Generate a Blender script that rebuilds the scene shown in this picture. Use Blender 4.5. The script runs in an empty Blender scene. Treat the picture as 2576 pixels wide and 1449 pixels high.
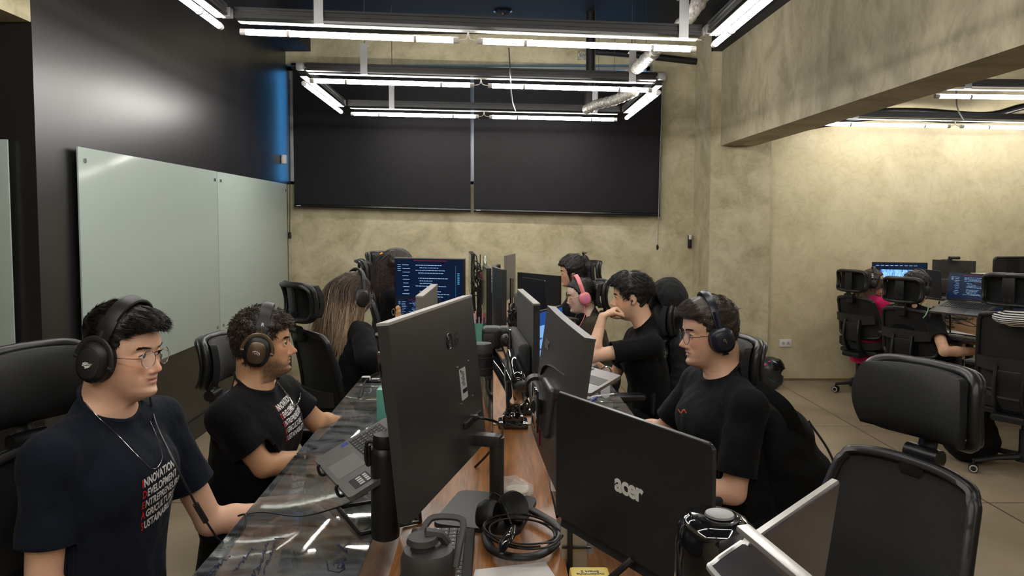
import bpy, bmesh, math, random
import numpy as np
from mathutils import Vector, Matrix, noise
from mathutils.bvhtree import BVHTree
random.seed(7); RNG = np.random.default_rng(7)
PI = math.pi
SC = bpy.context.scene
COL = SC.collection
# ------------------------------------------------------------ camera, world, exposure
IW, IH = 2576, 1449
F_PX, CAM_H, CX, CY, HOR = 1860.0, 1.62, 1243.0, 660.0, 557.0
PITCH = math.atan((CY - HOR) / F_PX)
cam_d = bpy.data.cameras.new('camera'); cam = bpy.data.objects.new('camera', cam_d); COL.objects.link(cam)
cam_d.sensor_fit = 'HORIZONTAL'; cam_d.sensor_width = 36.0; cam_d.lens = 36.0 * F_PX / IW
cam_d.shift_x = (IW / 2 - CX) / IW; cam_d.shift_y = (CY - IH / 2) / IW
cam_d.clip_start = 0.02; cam_d.clip_end = 60
cam.location = (0, 0, CAM_H); cam.rotation_euler = (PI / 2 - PITCH, 0, 0)
SC.camera = cam
SC.view_settings.view_transform = 'Standard'; SC.view_settings.look = 'None'
SC.view_settings.gamma = 1.0; SC.view_settings.exposure = 0.35
try: SC.view_settings.use_curve_mapping = False
except Exception: pass
W = bpy.data.worlds.new('sky'); SC.world = W; W.use_nodes = True
bg = W.node_tree.nodes['Background']; bg.inputs[0].default_value = (0.10, 0.46, 1.0, 1); bg.inputs[1].default_value = 1.5
TUBE_POWER = 38.0

def ray(px, py):
    u = (px - CX) / F_PX; v = -(py - CY) / F_PX; c, s = math.cos(PITCH), math.sin(PITCH)
    return Vector((u, c + v * s, -s + v * c))
EYE = Vector((0, 0, CAM_H))
def Py(px, py, d): r = ray(px, py); return EYE + r * (d / r.y)        # photo point at world depth d
def Pz(px, py, z): r = ray(px, py); return EYE + r * ((z - CAM_H) / r.z)   # photo point on the level z
def Px(px, py, x): r = ray(px, py); return EYE + r * (x / r.x)
# ------------------------------------------------------------ materials
MATS = {}
def S(r, g, b): return tuple(((c / 255 + 0.055) / 1.055) ** 2.4 if c > 10 else c / 255 / 12.92 for c in (r, g, b)) + (1,)
def mat(name, col, rough=0.5, metal=0.0, emit=None, es=0, bump=None, alpha=None, coat=0, trans=0, ior=1.5, spec=0.5, sheen=0, sss=0):
    if name in MATS: return MATS[name]
    m = bpy.data.materials.new(name); m.use_nodes = True
    b = m.node_tree.nodes['Principled BSDF']; I = b.inputs
    I['Base Color'].default_value = col; I['Roughness'].default_value = rough; I['Metallic'].default_value = metal
    I['Specular IOR Level'].default_value = spec; I['IOR'].default_value = ior
    if emit: I['Emission Color'].default_value = emit; I['Emission Strength'].default_value = es
    if coat: I['Coat Weight'].default_value = coat; I['Coat Roughness'].default_value = 0.04
    if trans: I['Transmission Weight'].default_value = trans
    if sheen: I['Sheen Weight'].default_value = sheen
    if sss: I['Subsurface Weight'].default_value = sss; I['Subsurface Radius'].default_value = (0.012, 0.005, 0.003); I['Subsurface Scale'].default_value = 1.0
    if alpha is not None: I['Alpha'].default_value = alpha
    if bump:
        sc, st, stretch = bump
        N = m.node_tree.nodes; L = m.node_tree.links
        tc = N.new('ShaderNodeTexCoord'); mp = N.new('ShaderNodeMapping'); nz = N.new('ShaderNodeTexNoise'); bp = N.new('ShaderNodeBump')
        mp.inputs['Scale'].default_value = stretch; nz.inputs['Scale'].default_value = sc; nz.inputs['Detail'].default_value = 4
        bp.inputs['Strength'].default_value = st; bp.inputs['Distance'].default_value = 0.01
        L.new(tc.outputs['Object'], mp.inputs[0]); L.new(mp.outputs[0], nz.inputs['Vector']); L.new(nz.outputs[0], bp.inputs['Height']); L.new(bp.outputs[0], I['Normal'])
    MATS[name] = m
    return m
def noisy(name, c1, c2, scale=3, detail=8, dist=1.0, rough=0.6, stretch=(1, 1, 1), bump=0.15, lo=0.35, hi=0.65, spec=0.5, c3=None, fine=None, coat=0):
    """two-tone procedural: distorted noise between c1 and c2, optional darker scratches c3"""
    if name in MATS: return MATS[name]
    m = mat(name, c1, rough, spec=spec, coat=coat); T = m.node_tree; N = T.nodes; L = T.links; b = N['Principled BSDF']
    tc = N.new('ShaderNodeTexCoord'); mp = N.new('ShaderNodeMapping'); mp.inputs['Scale'].default_value = stretch
    nz = N.new('ShaderNodeTexNoise'); nz.inputs['Scale'].default_value = scale; nz.inputs['Detail'].default_value = detail; nz.inputs['Distortion'].default_value = dist
    rp = N.new('ShaderNodeValToRGB'); rp.color_ramp.elements[0].position = lo; rp.color_ramp.elements[1].position = hi
    rp.color_ramp.elements[0].color = c1; rp.color_ramp.elements[1].color = c2
    L.new(tc.outputs['Object'], mp.inputs[0]); L.new(mp.outputs[0], nz.inputs['Vector']); L.new(nz.outputs[0], rp.inputs[0])
    out = rp.outputs[0]; hgt = nz.outputs[0]
    if c3:
        n2 = N.new('ShaderNodeTexNoise'); n2.inputs['Scale'].default_value = fine or scale * 2; n2.inputs['Detail'].default_value = 6; n2.inputs['Distortion'].default_value = 2.2
        L.new(mp.outputs[0], n2.inputs['Vector'])
        # thin ridges where the second noise crosses its middle
        n2.inputs['Detail'].default_value = 9; n2.inputs['Roughness'].default_value = .62; a = N.new('ShaderNodeMath'); a.operation = 'SUBTRACT'; a.inputs[1].default_value = 0.5; L.new(n2.outputs[0], a.inputs[0])
        ab = N.new('ShaderNodeMath'); ab.operation = 'ABSOLUTE'; L.new(a.outputs[0], ab.inputs[0])
        r2 = N.new('ShaderNodeMapRange'); r2.inputs[1].default_value = 0.0; r2.inputs[2].default_value = 0.010; r2.inputs[3].default_value = .5; r2.inputs[4].default_value = 0
        L.new(ab.outputs[0], r2.inputs[0])
        n3 = N.new('ShaderNodeTexNoise'); n3.inputs['Scale'].default_value = 1.6; n3.inputs['Detail'].default_value = 2; L.new(mp.outputs[0], n3.inputs['Vector'])
        r3 = N.new('ShaderNodeMapRange'); r3.inputs[1].default_value = 0.45; r3.inputs[2].default_value = 0.7; L.new(n3.outputs[0], r3.inputs[0])
        mu = N.new('ShaderNodeMath'); mu.operation = 'MULTIPLY'; L.new(r2.outputs[0], mu.inputs[0]); L.new(r3.outputs[0], mu.inputs[1])
        mx = N.new('ShaderNodeMixRGB'); L.new(mu.outputs[0], mx.inputs[0]); L.new(out, mx.inputs[1]); mx.inputs[2].default_value = c3
        out = mx.outputs[0]
        n4 = N.new('ShaderNodeTexNoise'); n4.inputs['Scale'].default_value = (fine or 6) * 1.3; n4.inputs['Detail'].default_value = 10; n4.inputs['Roughness'].default_value = .68; n4.inputs['Distortion'].default_value = 1.6; L.new(mp.outputs[0], n4.inputs['Vector'])
        r4 = N.new('ShaderNodeMapRange'); r4.inputs[1].default_value = .40; r4.inputs[2].default_value = .62; r4.inputs[3].default_value = 0; r4.inputs[4].default_value = .20; L.new(n4.outputs[0], r4.inputs[0])
        m4 = N.new('ShaderNodeMixRGB'); L.new(r4.outputs[0], m4.inputs[0]); L.new(out, m4.inputs[1]); m4.inputs[2].default_value = tuple(min(1, c * 1.28) for c in c2[:3]) + (1,); out = m4.outputs[0]
        r5 = N.new('ShaderNodeMapRange'); r5.inputs[1].default_value = .36; r5.inputs[2].default_value = .50; r5.inputs[3].default_value = .22; r5.inputs[4].default_value = 0; L.new(n4.outputs[0], r5.inputs[0])
        m5 = N.new('ShaderNodeMixRGB'); L.new(r5.outputs[0], m5.inputs[0]); L.new(out, m5.inputs[1]); m5.inputs[2].default_value = tuple(c * .82 for c in c1[:3]) + (1,); out = m5.outputs[0]
    L.new(out, b.inputs['Base Color'])
    if bump:
        bp = N.new('ShaderNodeBump'); bp.inputs['Strength'].default_value = bump; bp.inputs['Distance'].default_value = 0.02
        L.new(hgt, bp.inputs['Height']); L.new(bp.outputs[0], b.inputs['Normal'])
    return m
def wood(name, c1, c2, rough=0.32):
    if name in MATS: return MATS[name]
    m = mat(name, c1, rough); T = m.node_tree; N = T.nodes; L = T.links; b = N['Principled BSDF']
    tc = N.new('ShaderNodeTexCoord'); mp = N.new('ShaderNodeMapping'); mp.inputs['Scale'].default_value = (9, 0.8, 9)
    nz = N.new('ShaderNodeTexNoise'); nz.inputs['Scale'].default_value = 2.2; nz.inputs['Detail'].default_value = 6; nz.inputs['Distortion'].default_value = 1.4
    n2 = N.new('ShaderNodeTexNoise'); n2.inputs['Scale'].default_value = 30; n2.inputs['Detail'].default_value = 3
    mp2 = N.new('ShaderNodeMapping'); mp2.inputs['Scale'].default_value = (6, 0.25, 6)
    L.new(tc.outputs['Object'], mp.inputs[0]); L.new(mp.outputs[0], nz.inputs['Vector']); L.new(tc.outputs['Object'], mp2.inputs[0]); L.new(mp2.outputs[0], n2.inputs['Vector'])
    ad = N.new('ShaderNodeMixRGB'); ad.inputs[0].default_value = 0.4; L.new(nz.outputs[0], ad.inputs[1]); L.new(n2.outputs[0], ad.inputs[2])
    rp = N.new('ShaderNodeValToRGB'); e = rp.color_ramp.elements; e[0].position = 0.36; e[1].position = 0.62; e[0].color = c2; e[1].color = c1
    L.new(ad.outputs[0], rp.inputs[0]); L.new(rp.outputs[0], b.inputs['Base Color'])
    return m
def attr_mat(name, rough=0.5, bump=None, sss=0, spec=0.4, sheen=0):
    m = mat(name, (1, 1, 1, 1), rough, bump=bump, sss=sss, spec=spec, sheen=sheen)
    a = m.node_tree.nodes.new('ShaderNodeAttribute'); a.attribute_name = 'Col'
    m.node_tree.links.new(a.outputs['Color'], m.node_tree.nodes['Principled BSDF'].inputs['Base Color'])
    return m
BLK = mat('black_plastic', (0.009, 0.009, 0.0095, 1), 0.45)
BLKM = mat('matte_black', (0.007, 0.007, 0.0075, 1), 0.65)
BLKG = mat('gloss_black', (0.006, 0.006, 0.007, 1), 0.08, coat=1)
DGR = mat('dark_grey_plastic', (0.022, 0.0215, 0.0215, 1), 0.45)
STEEL = mat('brushed_steel', (0.55, 0.53, 0.50, 1), 0.22, 1.0)
GALV = mat('galvanised_metal', (0.42, 0.42, 0.43, 1), 0.5, 0.6)
SILV = mat('silver_aluminium', (0.50, 0.49, 0.48, 1), 0.35, 0.7)
WHT = mat('white_plastic', (0.75, 0.73, 0.70, 1), 0.4)
CABLE = mat('black_cable', (0.010, 0.010, 0.010, 1), 0.4)
# ------------------------------------------------------------ mesh building
def rotz(a): return Matrix.Rotation(a, 4, 'Z')
def frame(o, x, y, z):
    return Matrix(((x[0], y[0], z[0], o[0]), (x[1], y[1], z[1], o[1]), (x[2], y[2], z[2], o[2]), (0, 0, 0, 1)))
def look_frame(o, fwd, up=(0, 0, 1)):
    """local +Y = fwd, +X = right, +Z = up"""
    y = Vector(fwd).normalized(); x = y.cross(Vector(up)).normalized(); z = x.cross(y)
    return frame(Vector(o), x, y, z)
def catmull(pts, n=6):
    P = [Vector(p) for p in pts]
    if len(P) < 3: return P
    Q = [2 * P[0] - P[1]] + P + [2 * P[-1] - P[-2]]; out = []
    for i in range(1, len(Q) - 2):
        for k in range(n):
            t = k / n; a, b, c, d = Q[i - 1], Q[i], Q[i + 1], Q[i + 2]
            out.append(0.5 * ((2 * b) + (c - a) * t + (2 * a - 5 * b + 4 * c - d) * t * t + (3 * b - a - 3 * c + d) * t ** 3))
    return out + [P[-1]]
class MB:
    def __init__(s): s.v = []; s.f = []; s.M = None
    def add(s, vs, fs, M=None):
        o = len(s.v)
        M = (s.M @ M) if (s.M is not None and M is not None) else (M if M is not None else s.M)
        s.v += [tuple(M @ Vector(v)) for v in vs] if M is not None else [tuple(v) for v in vs]
        s.f += [tuple(i + o for i in f) for f in fs]; return s
    def box(s, c, d, M=None, bev=0.0, seg=2):
        x, y, z = d[0] / 2, d[1] / 2, d[2] / 2
        if bev <= 0:
            vs = [(c[0] + a * x, c[1] + b * y, c[2] + e * z) for a in (-1, 1) for b in (-1, 1) for e in (-1, 1)]
            return s.add(vs, [(0, 1, 3, 2), (4, 6, 7, 5), (0, 4, 5, 1), (2, 3, 7, 6), (0, 2, 6, 4), (1, 5, 7, 3)], M)
        bm = bmesh.new(); bmesh.ops.create_cube(bm, size=1)
        for v in bm.verts: v.co = (v.co.x * d[0], v.co.y * d[1], v.co.z * d[2])
        bmesh.ops.bevel(bm, geom=bm.edges[:], offset=min(bev, min(d) * 0.49), segments=seg, affect='EDGES', profile=0.6)
        bm.verts.index_update()
        s.add([v.co + Vector(c) for v in bm.verts], [[v.index for v in f.verts] for f in bm.faces], M); bm.free(); return s
    def cyl(s, p0, p1, r0, r1=None, n=16, M=None, caps=True):
        r1 = r0 if r1 is None else r1
        return s.tube([p0, p1], [r0, r1], n, M, caps)
    def tube(s, path, r, n=8, M=None, caps=True, flat=1.0, up=None, closed=False):
        P = [Vector(p) for p in path]; m = len(P)
        R = r if isinstance(r, (list, tuple)) else [r] * m
        vs = []; fs = []; prev = None
        for i, p in enumerate(P):
            if closed: t = P[(i + 1) % m] - P[i - 1]
            else: t = P[min(i + 1, m - 1)] - P[max(i - 1, 0)]
            t = t.normalized() if t.length > 1e-9 else Vector((0, 0, 1))
            if up is not None: a = Vector(up)
            elif prev is None: a = Vector((0, 0, 1)) if abs(t.z) < 0.9 else Vector((1, 0, 0))
            else: a = prev
            b = a - t * a.dot(t)
            if b.length < 1e-6: b = t.orthogonal()
            b.normalize(); c = t.cross(b); prev = b
            for k in range(n):
                th = 2 * PI * k / n
                vs.append(p + (b * math.cos(th) * flat + c * math.sin(th)) * R[i])
        for i in range(m if closed else m - 1):
            for k in range(n):
                a = i * n + k; b = i * n + (k + 1) % n; j = ((i + 1) % m) * n
                fs.append((a, b, j + (k + 1) % n, j + k))
        if caps and not closed: fs.append(tuple(range(n - 1, -1, -1))); fs.append(tuple((m - 1) * n + k for k in range(n)))
        return s.add(vs, fs, M)
    def lathe(s, prof, n=32, M=None, o=(0, 0, 0)):
        vs = []; fs = []
        for r, z in prof:
            for k in range(n): vs.append((o[0] + r * math.cos(2 * PI * k / n), o[1] + r * math.sin(2 * PI * k / n), o[2] + z))
        for i in range(len(prof) - 1):
            for k in range(n):
                fs.append((i * n + k, i * n + (k + 1) % n, (i + 1) * n + (k + 1) % n, (i + 1) * n + k))
        if prof[0][0] > 1e-6: fs.append(tuple(range(n - 1, -1, -1)))
        if prof[-1][0] > 1e-6: fs.append(tuple((len(prof) - 1) * n + k for k in range(n)))
        return s.add(vs, fs, M)
    def prism(s, poly, h, M=None):
        n = len(poly)
        vs = [(p[0], p[1], 0) for p in poly] + [(p[0], p[1], h) for p in poly]
        fs = [tuple(range(n - 1, -1, -1)), tuple(range(n, 2 * n))] + [(i, (i + 1) % n, n + (i + 1) % n, n + i) for i in range(n)]
        return s.add(vs, fs, M)
    def sph(s, c, r, M=None, n=20, m=12):
        r = (r, r, r) if not isinstance(r, (tuple, list)) else r
        vs = [(c[0] + r[0] * math.sin(PI * i / m) * math.cos(2 * PI * k / n), c[1] + r[1] * math.sin(PI * i / m) * math.sin(2 * PI * k / n), c[2] + r[2] * math.cos(PI * i / m)) for i in range(m + 1) for k in range(n)]
        fs = [(i * n + k, (i + 1) * n + k, (i + 1) * n + (k + 1) % n, i * n + (k + 1) % n) for i in range(m) for k in range(n)]
        return s.add(vs, fs, M)
    def sheet(s, fn, nu, nv, th, M=None):
        """closed thick surface: fn(u,v) -> (point, normal), u,v in 0..1"""
        A = []; B = []
        for i in range(nu + 1):
            for j in range(nv + 1):
                p, n = fn(i / nu, j / nv); p = Vector(p); n = Vector(n)
                A.append(p + n * th / 2); B.append(p - n * th / 2)
        N = len(A); w = nv + 1; fs = []
        for i in range(nu):
            for j in range(nv):
                a = i * w + j; fs.append((a, a + w, a + w + 1, a + 1)); fs.append((N + a, N + a + 1, N + a + w + 1, N + a + w))
        for i in range(nu): a = i * w; b = a + w; fs.append((a, N + a, N + b, b)); a += nv; b += nv; fs.append((a, b, N + b, N + a))
        for j in range(nv): a = j; b = j + 1; fs.append((a, b, N + b, N + a)); a += nu * w; b += nu * w; fs.append((a, N + a, N + b, b))
        return s.add(A + B, fs, M)
def rrect(w, h, r, n=5, cx=0, cy=0):
    out = []
    for sx, sy, a0 in ((1, 1, 0), (-1, 1, PI / 2), (-1, -1, PI), (1, -1, 1.5 * PI)):
        for k in range(n + 1):
            a = a0 + k / n * PI / 2
            out.append((cx + sx * (w / 2 - r) + r * math.cos(a), cy + sy * (h / 2 - r) + r * math.sin(a)))
    return out
def link(name, me, m=None, parent=None):
    o = bpy.data.objects.new(name, me); COL.objects.link(o)
    if m is not None and not me.materials: me.materials.append(m)
    if parent is not None: o.parent = parent
    return o
def fin(me, ang=38):
    me.polygons.foreach_set('use_smooth', [True] * len(me.polygons))
    if ang: me.set_sharp_from_angle(angle=math.radians(ang))
def obj(name, mb, m, parent=None, ang=38, world=False, fix=True):
    """link an MB as one mesh; world=True: its points are world points"""
    v = mb.v
    if world and parent is not None:
        inv = PM(parent).inverted(); v = [tuple(inv @ Vector(p)) for p in v]
    me = bpy.data.meshes.new(name); me.from_pydata(v, [], mb.f); me.validate()
    if fix:
        bm = bmesh.new(); bm.from_mesh(me); bmesh.ops.remove_doubles(bm, verts=bm.verts, dist=1e-6); bmesh.ops.recalc_face_normals(bm, faces=bm.faces); bm.to_mesh(me); bm.free()
    fin(me, ang)
    return link(name, me, m, parent)
def PM(o):
    M = o.matrix_basis.copy(); p = o.parent
    while p is not None: M = p.matrix_basis @ M; p = p.parent
    return M
def tag(o, label=None, cat=None, group=None, kind=None):
    if label: o['label'] = label
    if cat: o['category'] = cat
    if group: o['group'] = group
    if kind: o['kind'] = kind
    return o
def thing(name, label, cat, loc=(0, 0, 0), rz=0.0, group=None, M=None):
    o = bpy.data.objects.new(name, None); COL.objects.link(o); o.empty_display_size = 0.05
    if M is not None: o.matrix_basis = M
    else: o.location = loc; o.rotation_euler = (0, 0, rz)
    return tag(o, label, cat, group)
def struct(name, mb, m, ang=38): return tag(obj(name, mb, m, ang=ang), kind='structure')
def text_mb(body, size, ext=0.0008, bold=0.0, align='LEFT', shear=0.0, space=1.0):
    cu = bpy.data.curves.new('t', 'FONT'); cu.body = body; cu.size = size; cu.extrude = ext; cu.offset = bold; cu.align_x = align; cu.shear = shear; cu.space_character = space; cu.resolution_u = 3
    o = bpy.data.objects.new('t', cu); COL.objects.link(o)
    dg = bpy.context.evaluated_depsgraph_get(); ev = o.evaluated_get(dg); me = ev.to_mesh()
    vs = [tuple(v.co) for v in me.vertices]; fs = [tuple(p.vertices) for p in me.polygons]
    ev.to_mesh_clear(); bpy.data.objects.remove(o); bpy.data.curves.remove(cu)
    return vs, fs
# ============================================================ ROOM
LW, BW, CEIL = -2.235, 8.03, 3.62
RW, COLX0, COLX1, COLY = 7.46, 2.16, 2.765, 7.42
CONC = noisy('trowelled_cement', S(164, 155, 124), S(198, 190, 160), scale=2.6, detail=12, dist=1.1, rough=0.62, bump=0.32, c3=S(138, 129, 102), fine=7.5, spec=0.35)
CONC2 = noisy('trowelled_cement_warm', S(186, 174, 140), S(206, 195, 162), scale=2.2, detail=12, dist=1.0, rough=0.62, bump=0.30, c3=S(160, 146, 114), fine=6.5, spec=0.35)
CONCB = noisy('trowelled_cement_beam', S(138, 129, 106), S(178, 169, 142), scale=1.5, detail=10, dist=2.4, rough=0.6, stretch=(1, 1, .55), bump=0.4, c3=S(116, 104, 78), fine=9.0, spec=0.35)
BWALL = noisy('black_satin_paint', (0.010, 0.009, 0.010, 1), (0.017, 0.015, 0.016, 1), scale=1.2, detail=5, dist=0.4, rough=0.34, stretch=(1, 2.2, .35), bump=0.05, spec=1.0)
BCEIL = mat('black_ceiling_paint', (0.010, 0.011, 0.015, 1), 0.6, spec=0.3)
def floor_mat():
    m = noisy('polished_concrete', S(136, 122, 98), S(176, 160, 134), scale=1.1, detail=10, dist=1.3, rough=0.36, bump=0.03, lo=.3, hi=.72, spec=0.5)
    T = m.node_tree; N = T.nodes; L = T.links; b = N['Principled BSDF']
    src = b.inputs['Base Color'].links[0].from_socket
    tc = N.new('ShaderNodeTexCoord'); mp = N.new('ShaderNodeMapping'); mp.inputs['Location'].default_value = (0.35, 0.62, 0); mp.inputs['Rotation'].default_value = (0, 0, 0.0)
    br = N.new('ShaderNodeTexBrick'); br.offset = 0.0; br.inputs['Scale'].default_value = 1.0; br.inputs['Mortar Size'].default_value = 0.004; br.inputs['Mortar Smooth'].default_value = 0
    br.inputs['Brick Width'].default_value = 1.6; br.inputs['Row Height'].default_value = 1.6
    br.inputs['Color1'].default_value = (0, 0, 0, 1); br.inputs['Color2'].default_value = (0, 0, 0, 1); br.inputs['Mortar'].default_value = (1, 1, 1, 1)
    L.new(tc.outputs['Object'], mp.inputs[0]); L.new(mp.outputs[0], br.inputs['Vector'])
    mx = N.new('ShaderNodeMixRGB'); L.new(br.outputs['Color'], mx.inputs[0]); L.new(src, mx.inputs[1]); mx.inputs[2].default_value = S(60, 48, 36)
    L.new(mx.outputs[0], b.inputs['Base Color'])
    return m
struct('floor', MB().box((2.0, 3.0, -0.1), (14, 13, 0.2)), floor_mat())
struct('ceiling', MB().box((2.0, 3.0, CEIL + 0.1), (14, 13, 0.2)), BCEIL)
WL = 3.63      # the black side wall starts here, nearer the room is wider
struct('wall_left', MB().box(((LW - 4.5) / 2, (WL + BW + .4) / 2, CEIL / 2), (4.5 + LW, BW + .4 - WL, CEIL)), BWALL)
struct('wall_far_left', MB().box((-4.6, 0.0, CEIL / 2), (0.2, 7.3, CEIL)), BWALL)
struct('trim_1', MB().box(((LW - 4.5) / 2, 0.85, 3.10), (4.5 + LW, 5.55, 1.04)), CONC)     # cement beam over the wide part
WX0, WX1, WZ0, WZ1 = -2.235, 1.70, 2.02, 3.30      # window opening behind the blinds
w = MB()
w.box(((LW - .3 + 2.5) / 2, BW + 0.15, WZ0 / 2), (2.8 - LW, 0.3, WZ0)); w.box(((LW - .3 + 2.5) / 2, BW + 0.15, (WZ1 + CEIL) / 2), (2.8 - LW, 0.3, CEIL - WZ1))
w.box(((WX1 + 2.5) / 2, BW + 0.15, (WZ0 + WZ1) / 2), (2.5 - WX1, 0.3, WZ1 - WZ0))
struct('wall_back', w, CONC)
wf = MB()
for x in (WX0 + .02, -0.245, WX1 - .02): wf.box((x, BW + .16, (WZ0 + WZ1) / 2), (0.04, 0.05, WZ1 - WZ0))
for z in (WZ0 + .02, WZ1 - .02): wf.box(((WX0 + WX1) / 2, BW + .16, z), (WX1 - WX0, 0.05, 0.04))
win = thing('window_1', None, None, ((WX0 + WX1) / 2, BW, WZ0)); tag(win, kind='structure')
obj('window_frame', wf, mat('window_aluminium', (0.6, 0.62, 0.65, 1), .35, .5), win, world=True)
for a, b_ in ((WX0 + .04, -.265), (-.225, WX1 - .04)):
    obj('pane', MB().box(((a + b_) / 2, BW + .17, (WZ0 + WZ1) / 2), (b_ - a, 0.006, WZ1 - WZ0 - .08)), mat('window_glass', (0.85, 0.95, 1, 1), 0.02, trans=1, ior=1.45), win, world=True)
struct('wall_column', MB().box(((COLX0 + COLX1) / 2, (COLY + BW + .3) / 2, CEIL / 2), (COLX1 - COLX0, BW + .3 - COLY, CEIL)), CONC)
struct('wall_right_back', MB().box(((COLX1 + 8.8) / 2, RW + .15, CEIL / 2), (8.8 - COLX1, 0.3, CEIL)), CONC2)
struct('wall_right', MB().box((8.7, 3.0, CEIL / 2), (0.2, 13, CEIL)), CONC2)
struct('wall_behind', MB().box((2.0, -3.1, CEIL / 2), (13.4, 0.2, CEIL)), CONC2)
BX0, BX1, BZ = 2.255, 2.60, 2.372
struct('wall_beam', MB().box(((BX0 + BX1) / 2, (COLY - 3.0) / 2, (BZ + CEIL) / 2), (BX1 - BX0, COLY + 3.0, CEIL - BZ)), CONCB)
struct('trim_2', MB().box((2.24, 4.2, 3.46), (0.16, 6.5, 0.32)), BCEIL)        # black soffits along the ceiling edges
struct('trim_3', MB().box((LW + .12, 4.5, 3.52), (0.34, 6.9, 0.2)), BCEIL)
b = MB(); b.box((LW + .008, (WL + BW) / 2, .075), (0.016, BW - WL, .15)); b.box(((LW - 4.5) / 2, WL - .008, .075), (4.5 + LW, .016, .15))
struct('baseboard_left', b, mat('black_baseboard', (.012, .012, .013, 1), .35))
struct('baseboard_right', MB().box(((COLX1 + 8.6) / 2, RW - .004, .012), (8.6 - COLX1, .010, .024)), mat('cement_foot', S(128, 112, 84), .5))
# ---------------------------------------------------------------- glass boards
GB = mat('frosted_green_glass', S(176, 190, 183), 0.5, coat=.35, spec=.3)
GB.node_tree.nodes['Principled BSDF'].inputs['Coat Roughness'].default_value = .12
GE = mat('glass_edge', S(95, 125, 115), 0.15)
def board(c0, c1, face, label):
    """c0,c1: world (x,y) ends of the glass on its wall, z .71 - 2.015"""
    z0, z1 = 0.71, 2.015
    m = Vector(((c0[0] + c1[0]) / 2, (c0[1] + c1[1]) / 2, z0)); L_ = math.dist(c0, c1)
    r = thing('glass_board', label, 'whiteboard', M=look_frame(m, face))
    obj('glass_panel', MB().box((0, 0, (z1 - z0) / 2), (L_ - .004, .010, z1 - z0), bev=.002), GB, r)
    for sx in (-1, 1):
        for z in (.07, z1 - z0 - .07):
            obj('standoff', MB().cyl((sx * (L_ / 2 - .06), -.03, z), (sx * (L_ / 2 - .06), .012, z), .013, n=16), STEEL, r)
    return r
board((LW + .035, 3.925), (LW + .035, 5.885), (1, 0, 0), 'pale green glass writing board on the black wall, the nearer panel of the pair')
board((LW + .035, 5.891), (LW + .035, 7.86), (1, 0, 0), 'pale green glass writing board on the black wall, the panel next to the blinds')
board((-4.3, WL - .035), (-2.345, WL - .035), (0, -1, 0), 'pale glass writing board cut by the left frame edge')
# ---------------------------------------------------------------- blinds
BLIND = noisy('dark_blind_fabric', (0.0055, 0.0053, 0.0070, 1), (0.0085, 0.008, 0.0098, 1), scale=60, detail=4, dist=0, rough=.5, stretch=(1, 1, .25), bump=.05, spec=.22)
def blind(x0, x1, zt0, zt1, zb0, zb1, label):
    y = BW - .14
    r = thing('roller_blind', label, 'blind', ((x0 + x1) / 2, y, zb0))
    obj('roller', MB().cyl((x0, y, zt0), (x1, y, zt1), .034, n=20), mat('dark_tube', (.012, .013, .018, 1), .3), r, world=True)
    def fn(u, v):
        x = x0 + (x1 - x0) * u; zt = zt0 + (zt1 - zt0) * u; zb = zb0 + (zb1 - zb0) * u
        return (x, y + .032 + .002 * math.sin(u * 9), zt + (zb - zt) * v), (0, -1, 0)
    obj('blind_fabric', MB().sheet(fn, 30, 6, .003), BLIND, r, world=True)
    obj('bottom_bar', MB().tube([(x0, y + .03, zb0), (x1, y + .03, zb1)], .016, 8, flat=1.2), mat('bar_black', (.006, .006, .007, 1), .3), r, world=True)
    obj('bar_label', MB().box((x0 + .05, y + .012, zb0), (.045, .002, .006)), WHT, r, world=True)
    obj('end_cap', MB().cyl((x1 - .008, y, zt1), (x1 + .012, y, zt1), .045, n=20), BLK, r, world=True)
    return r
q = lambda px, py: Py(px, py, BW - .14)
blind(q(731, 0).x, q(1183, 0).x, q(731, 166).z, q(1183, 180).z, q(733, 517).z, q(1183, 529).z, 'wide black roller blind, the left one next to the black wall')
blind(q(1191, 0).x, q(1668, 0).x, q(1191, 180).z, q(1668, 192).z, q(1191, 529).z, q(1653, 541).z, 'wide black roller blind, the right one beside the cement column')
t = thing('blind_cord', 'thin pull cord with weight hanging at the right end of the blinds', 'cord', q(1656, 620))
obj('cord', MB().tube([q(1668, 196), q(1660, 400), q(1655, 620)], .004, 6), mat('cord_grey', (.25, .25, .27, 1), .4), t, world=True)
obj('weight', MB().sph(q(1654, 622), (.014, .014, .03)), BLK, t, world=True)
t = thing('blind_cord', 'dark pull cord with weight hanging in the corner by the black wall', 'cord', q(729, 590))
obj('cord', MB().tube([q(728, 200), q(729, 400), q(729, 590)], .004, 6), BLK, t, world=True)
obj('weight', MB().box(q(729, 592), (.03, .03, .07), bev=.008), BLK, t, world=True)
# ---------------------------------------------------------------- tube light fixtures
LEDM = mat('led_tube_light', (1, 1, 1, 1), .3, emit=(1.0, .965, .91, 1), es=TUBE_POWER)
PERF = mat('white_reflector_strip', (.62, .61, .58, 1), .4)
RAILM = mat('black_rail', (.02, .02, .021, 1), .35)
CLR = mat('clear_cap', (.55, .52, .50, 1), .2)
def tube_light(root, a, b_):
    a, b_ = Vector(a), Vector(b_); d = (b_ - a).normalized()
    t_ = obj('tube', MB().cyl(a + d * .03, b_ - d * .03, .0165, n=14), LEDM, root, world=True)
    obj('end_cap', MB().cyl(a, a + d * .03, .0175, n=12), CLR, root, world=True)
    obj('end_cap', MB().cyl(b_ - d * .03, b_, .0175, n=12), CLR, root, world=True)
    for f in (.22, .80):
        p = a.lerp(b_, f); obj('clip', MB().tube([p - d * .008, p + d * .008], .0195, 12), CLR, root, world=True)
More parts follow.
